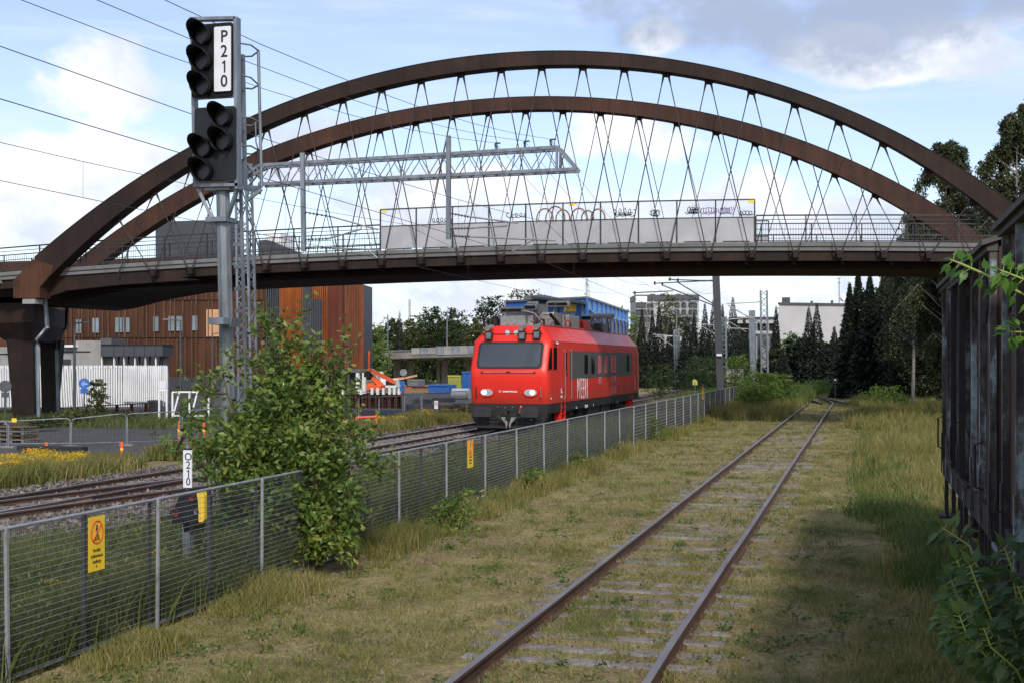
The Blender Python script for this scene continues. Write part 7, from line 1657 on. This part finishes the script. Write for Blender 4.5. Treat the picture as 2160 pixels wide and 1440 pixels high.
def flowers(name, C, z0, z1, n, s, spread, label):
    rg2 = np.random.default_rng(3); P = []
    for c in C:
        z = rg2.uniform(z0, z1); P.append(np.stack([c[0]+rg2.normal(size=n)*spread, c[1]+rg2.normal(size=n)*spread, z+rg2.normal(size=n)*spread*.25], 1))
    P = np.concatenate(P); V, Fc = leaves(P, s, s, rg2, .0); tag(npmesh(name, V, Fc, GM['flower']), label, 'flowers', kind='stuff')
fl = [onx(px, py, -8.3) for px, py in ((125, 1175), (135, 1180), (235, 1170), (245, 1177), (290, 1222), (335, 1270), (105, 1200), (228, 1168), (150, 1172))]
flowers('yellow_flowers', [(p.x, p.y) for p in fl], .42, .52, 34, .022, .05, 'few yellow tansy heads behind the nearest fence panels')
# bank beyond the main line: tall weeds and tansy
BK = lambda x, y, r: (x < -18.3) & (((x > -20.9-patch(x, y, .4, 21)) & (y < 30)) | ((x > -19.4-.8*patch(x, y, .4, 22)) & (y >= 33)) | (y < 25) | ((x > -21.5) & (y > 58)))
XY = clumps(5200, 22, -26.5, -18.2, 16, 75, rg, .16, BK, near=22); Yc = -XY[:, 0]*SA+XY[:, 1]*CA; hh = .16+.28*patch(XY[:, 0], XY[:, 1], .5, 11)
blades('bank_grass', XY, hh, .010+Yc*.0004, 'tall', 'tall weedy grass on the bank beyond the main line', lean=.3, seg2=True, seed=10)
XY = clumps(1600, 18, -26, -18.4, 16, 60, rg, .16, BK, near=22); blades('bank_weeds', XY, .30, .025, 'weed', 'green weeds on the bank beyond the main line', lean=.35, seg2=True, seed=11)
C = scatter(260, -23, -19.0, 17, 31, rg, lambda x, y, r: BK(x, y, r) & (patch(x, y, .6, 13) > .45) & ((x*CA+y*SA)/(-x*SA+y*CA) < -.335), near=17); flowers('tansy_bank', C, .30, .50, 40, .035, .13, 'bank of yellow tansy flowers at the left beyond the main line')
C = scatter(60, -21, -18.8, 40, 70, rg, BK, near=30); flowers('tansy_patch', C, .4, .6, 26, .045, .12, 'thin yellow flowers on the bank left of the locomotive')
XY = clumps(900, 20, -60, -27, 48, 60, rg, .3, near=48); blades('yard_weeds', XY, .3, .03, 'weed', 'low weeds along the far edge of the gravel yard', lean=.4, seg2=True, seed=12)
XY = clumps(1600, 22, -11, -4.0, 78, 120, rg, .3, near=78); blades('horizon_grass', XY, .7, .05, 'green', 'green grass patch beyond the bridge', lean=.3, seg2=True, seed=13)
# loose ballast stones near the fence side of the main line, and litter on the ground
def stones(name, XY, s, z, m, label):
    rg2 = np.random.default_rng(9); n = len(XY); ico = np.array([(1, 0, 0), (-1, 0, 0), (0, 1, 0), (0, -1, 0), (0, 0, 1), (0, 0, -1)], float); fc = np.array([(0, 2, 4), (2, 1, 4), (1, 3, 4), (3, 0, 4), (2, 0, 5), (1, 2, 5), (3, 1, 5), (0, 3, 5)])
    V = (ico[None]*(.6+.8*rg2.random((n, 6, 1)))+rg2.normal(size=(n, 6, 3))*.2)*(s*(.5+rg2.random((n, 1, 1)))); V = V+np.stack([XY[:, 0], XY[:, 1], np.full(n, z)], 1)[:, None]
    Fc = (np.arange(n)[:, None, None]*6+fc[None]).reshape(-1, 3); tag(npmesh(name, V.reshape(-1, 3), Fc, m), label, 'stones', kind='stuff')
MT['stone'] = leafmat('loose_stones', [(0, (.05, .042, .036)), (.5, (.13, .11, .095)), (1, (.30, .26, .235))], .9, 0.0, 1)
stones('ballast_stones', scatter(22000, -18.2, -9.2, 10, 60, rg, near=12), .034, .03, MT['stone'], 'loose ballast stones along the main line')
stones('ground_litter', scatter(1400, -7, 1, 4, 40, rg, near=5), .012, .005, MT['stone'], 'small pebbles and chips in the dry grass')

# low leafy weeds and brown litter scattered through the dry grass
rg = np.random.default_rng(44); C = scatter(620, -6.9, 1.0, 4, 45, rg, lambda x, y, r: (patch(x, y, .7, 51) > .5) & (np.abs(x-rails_x[0]) > .12) & (np.abs(x-rails_x[1]) > .12), near=5)
P = np.concatenate([np.stack([c[0]+rg.normal(size=16)*.05, c[1]+rg.normal(size=16)*.05, np.abs(rg.normal(size=16))*.025+.01], 1) for c in C]); V, Fc = leaves(P, .06, .028, rg, .55)
tag(npmesh('ground_weeds', V, Fc, GM['green']), 'small flat leafy weeds dotted over the dry ground', 'weeds', kind='stuff')
GM['litter'] = leafmat('dead_leaf_litter', [(0, (.05, .035, .02)), (.6, (.14, .09, .05)), (1, (.34, .27, .17))], .9, 0, 1)
C = scatter(5200, -6.9, 1.2, 4, 45, rg, lambda x, y, r: patch(x, y, 1.1, 52) > .42, near=5); P = np.stack([C[:, 0], C[:, 1], rg.random(len(C))*.02], 1); V, Fc = leaves(P, .045, .018, rg, .1)
tag(npmesh('leaf_litter', V, Fc, GM['litter']), 'dead brown leaves and straw bits on the ground', 'litter', kind='stuff')
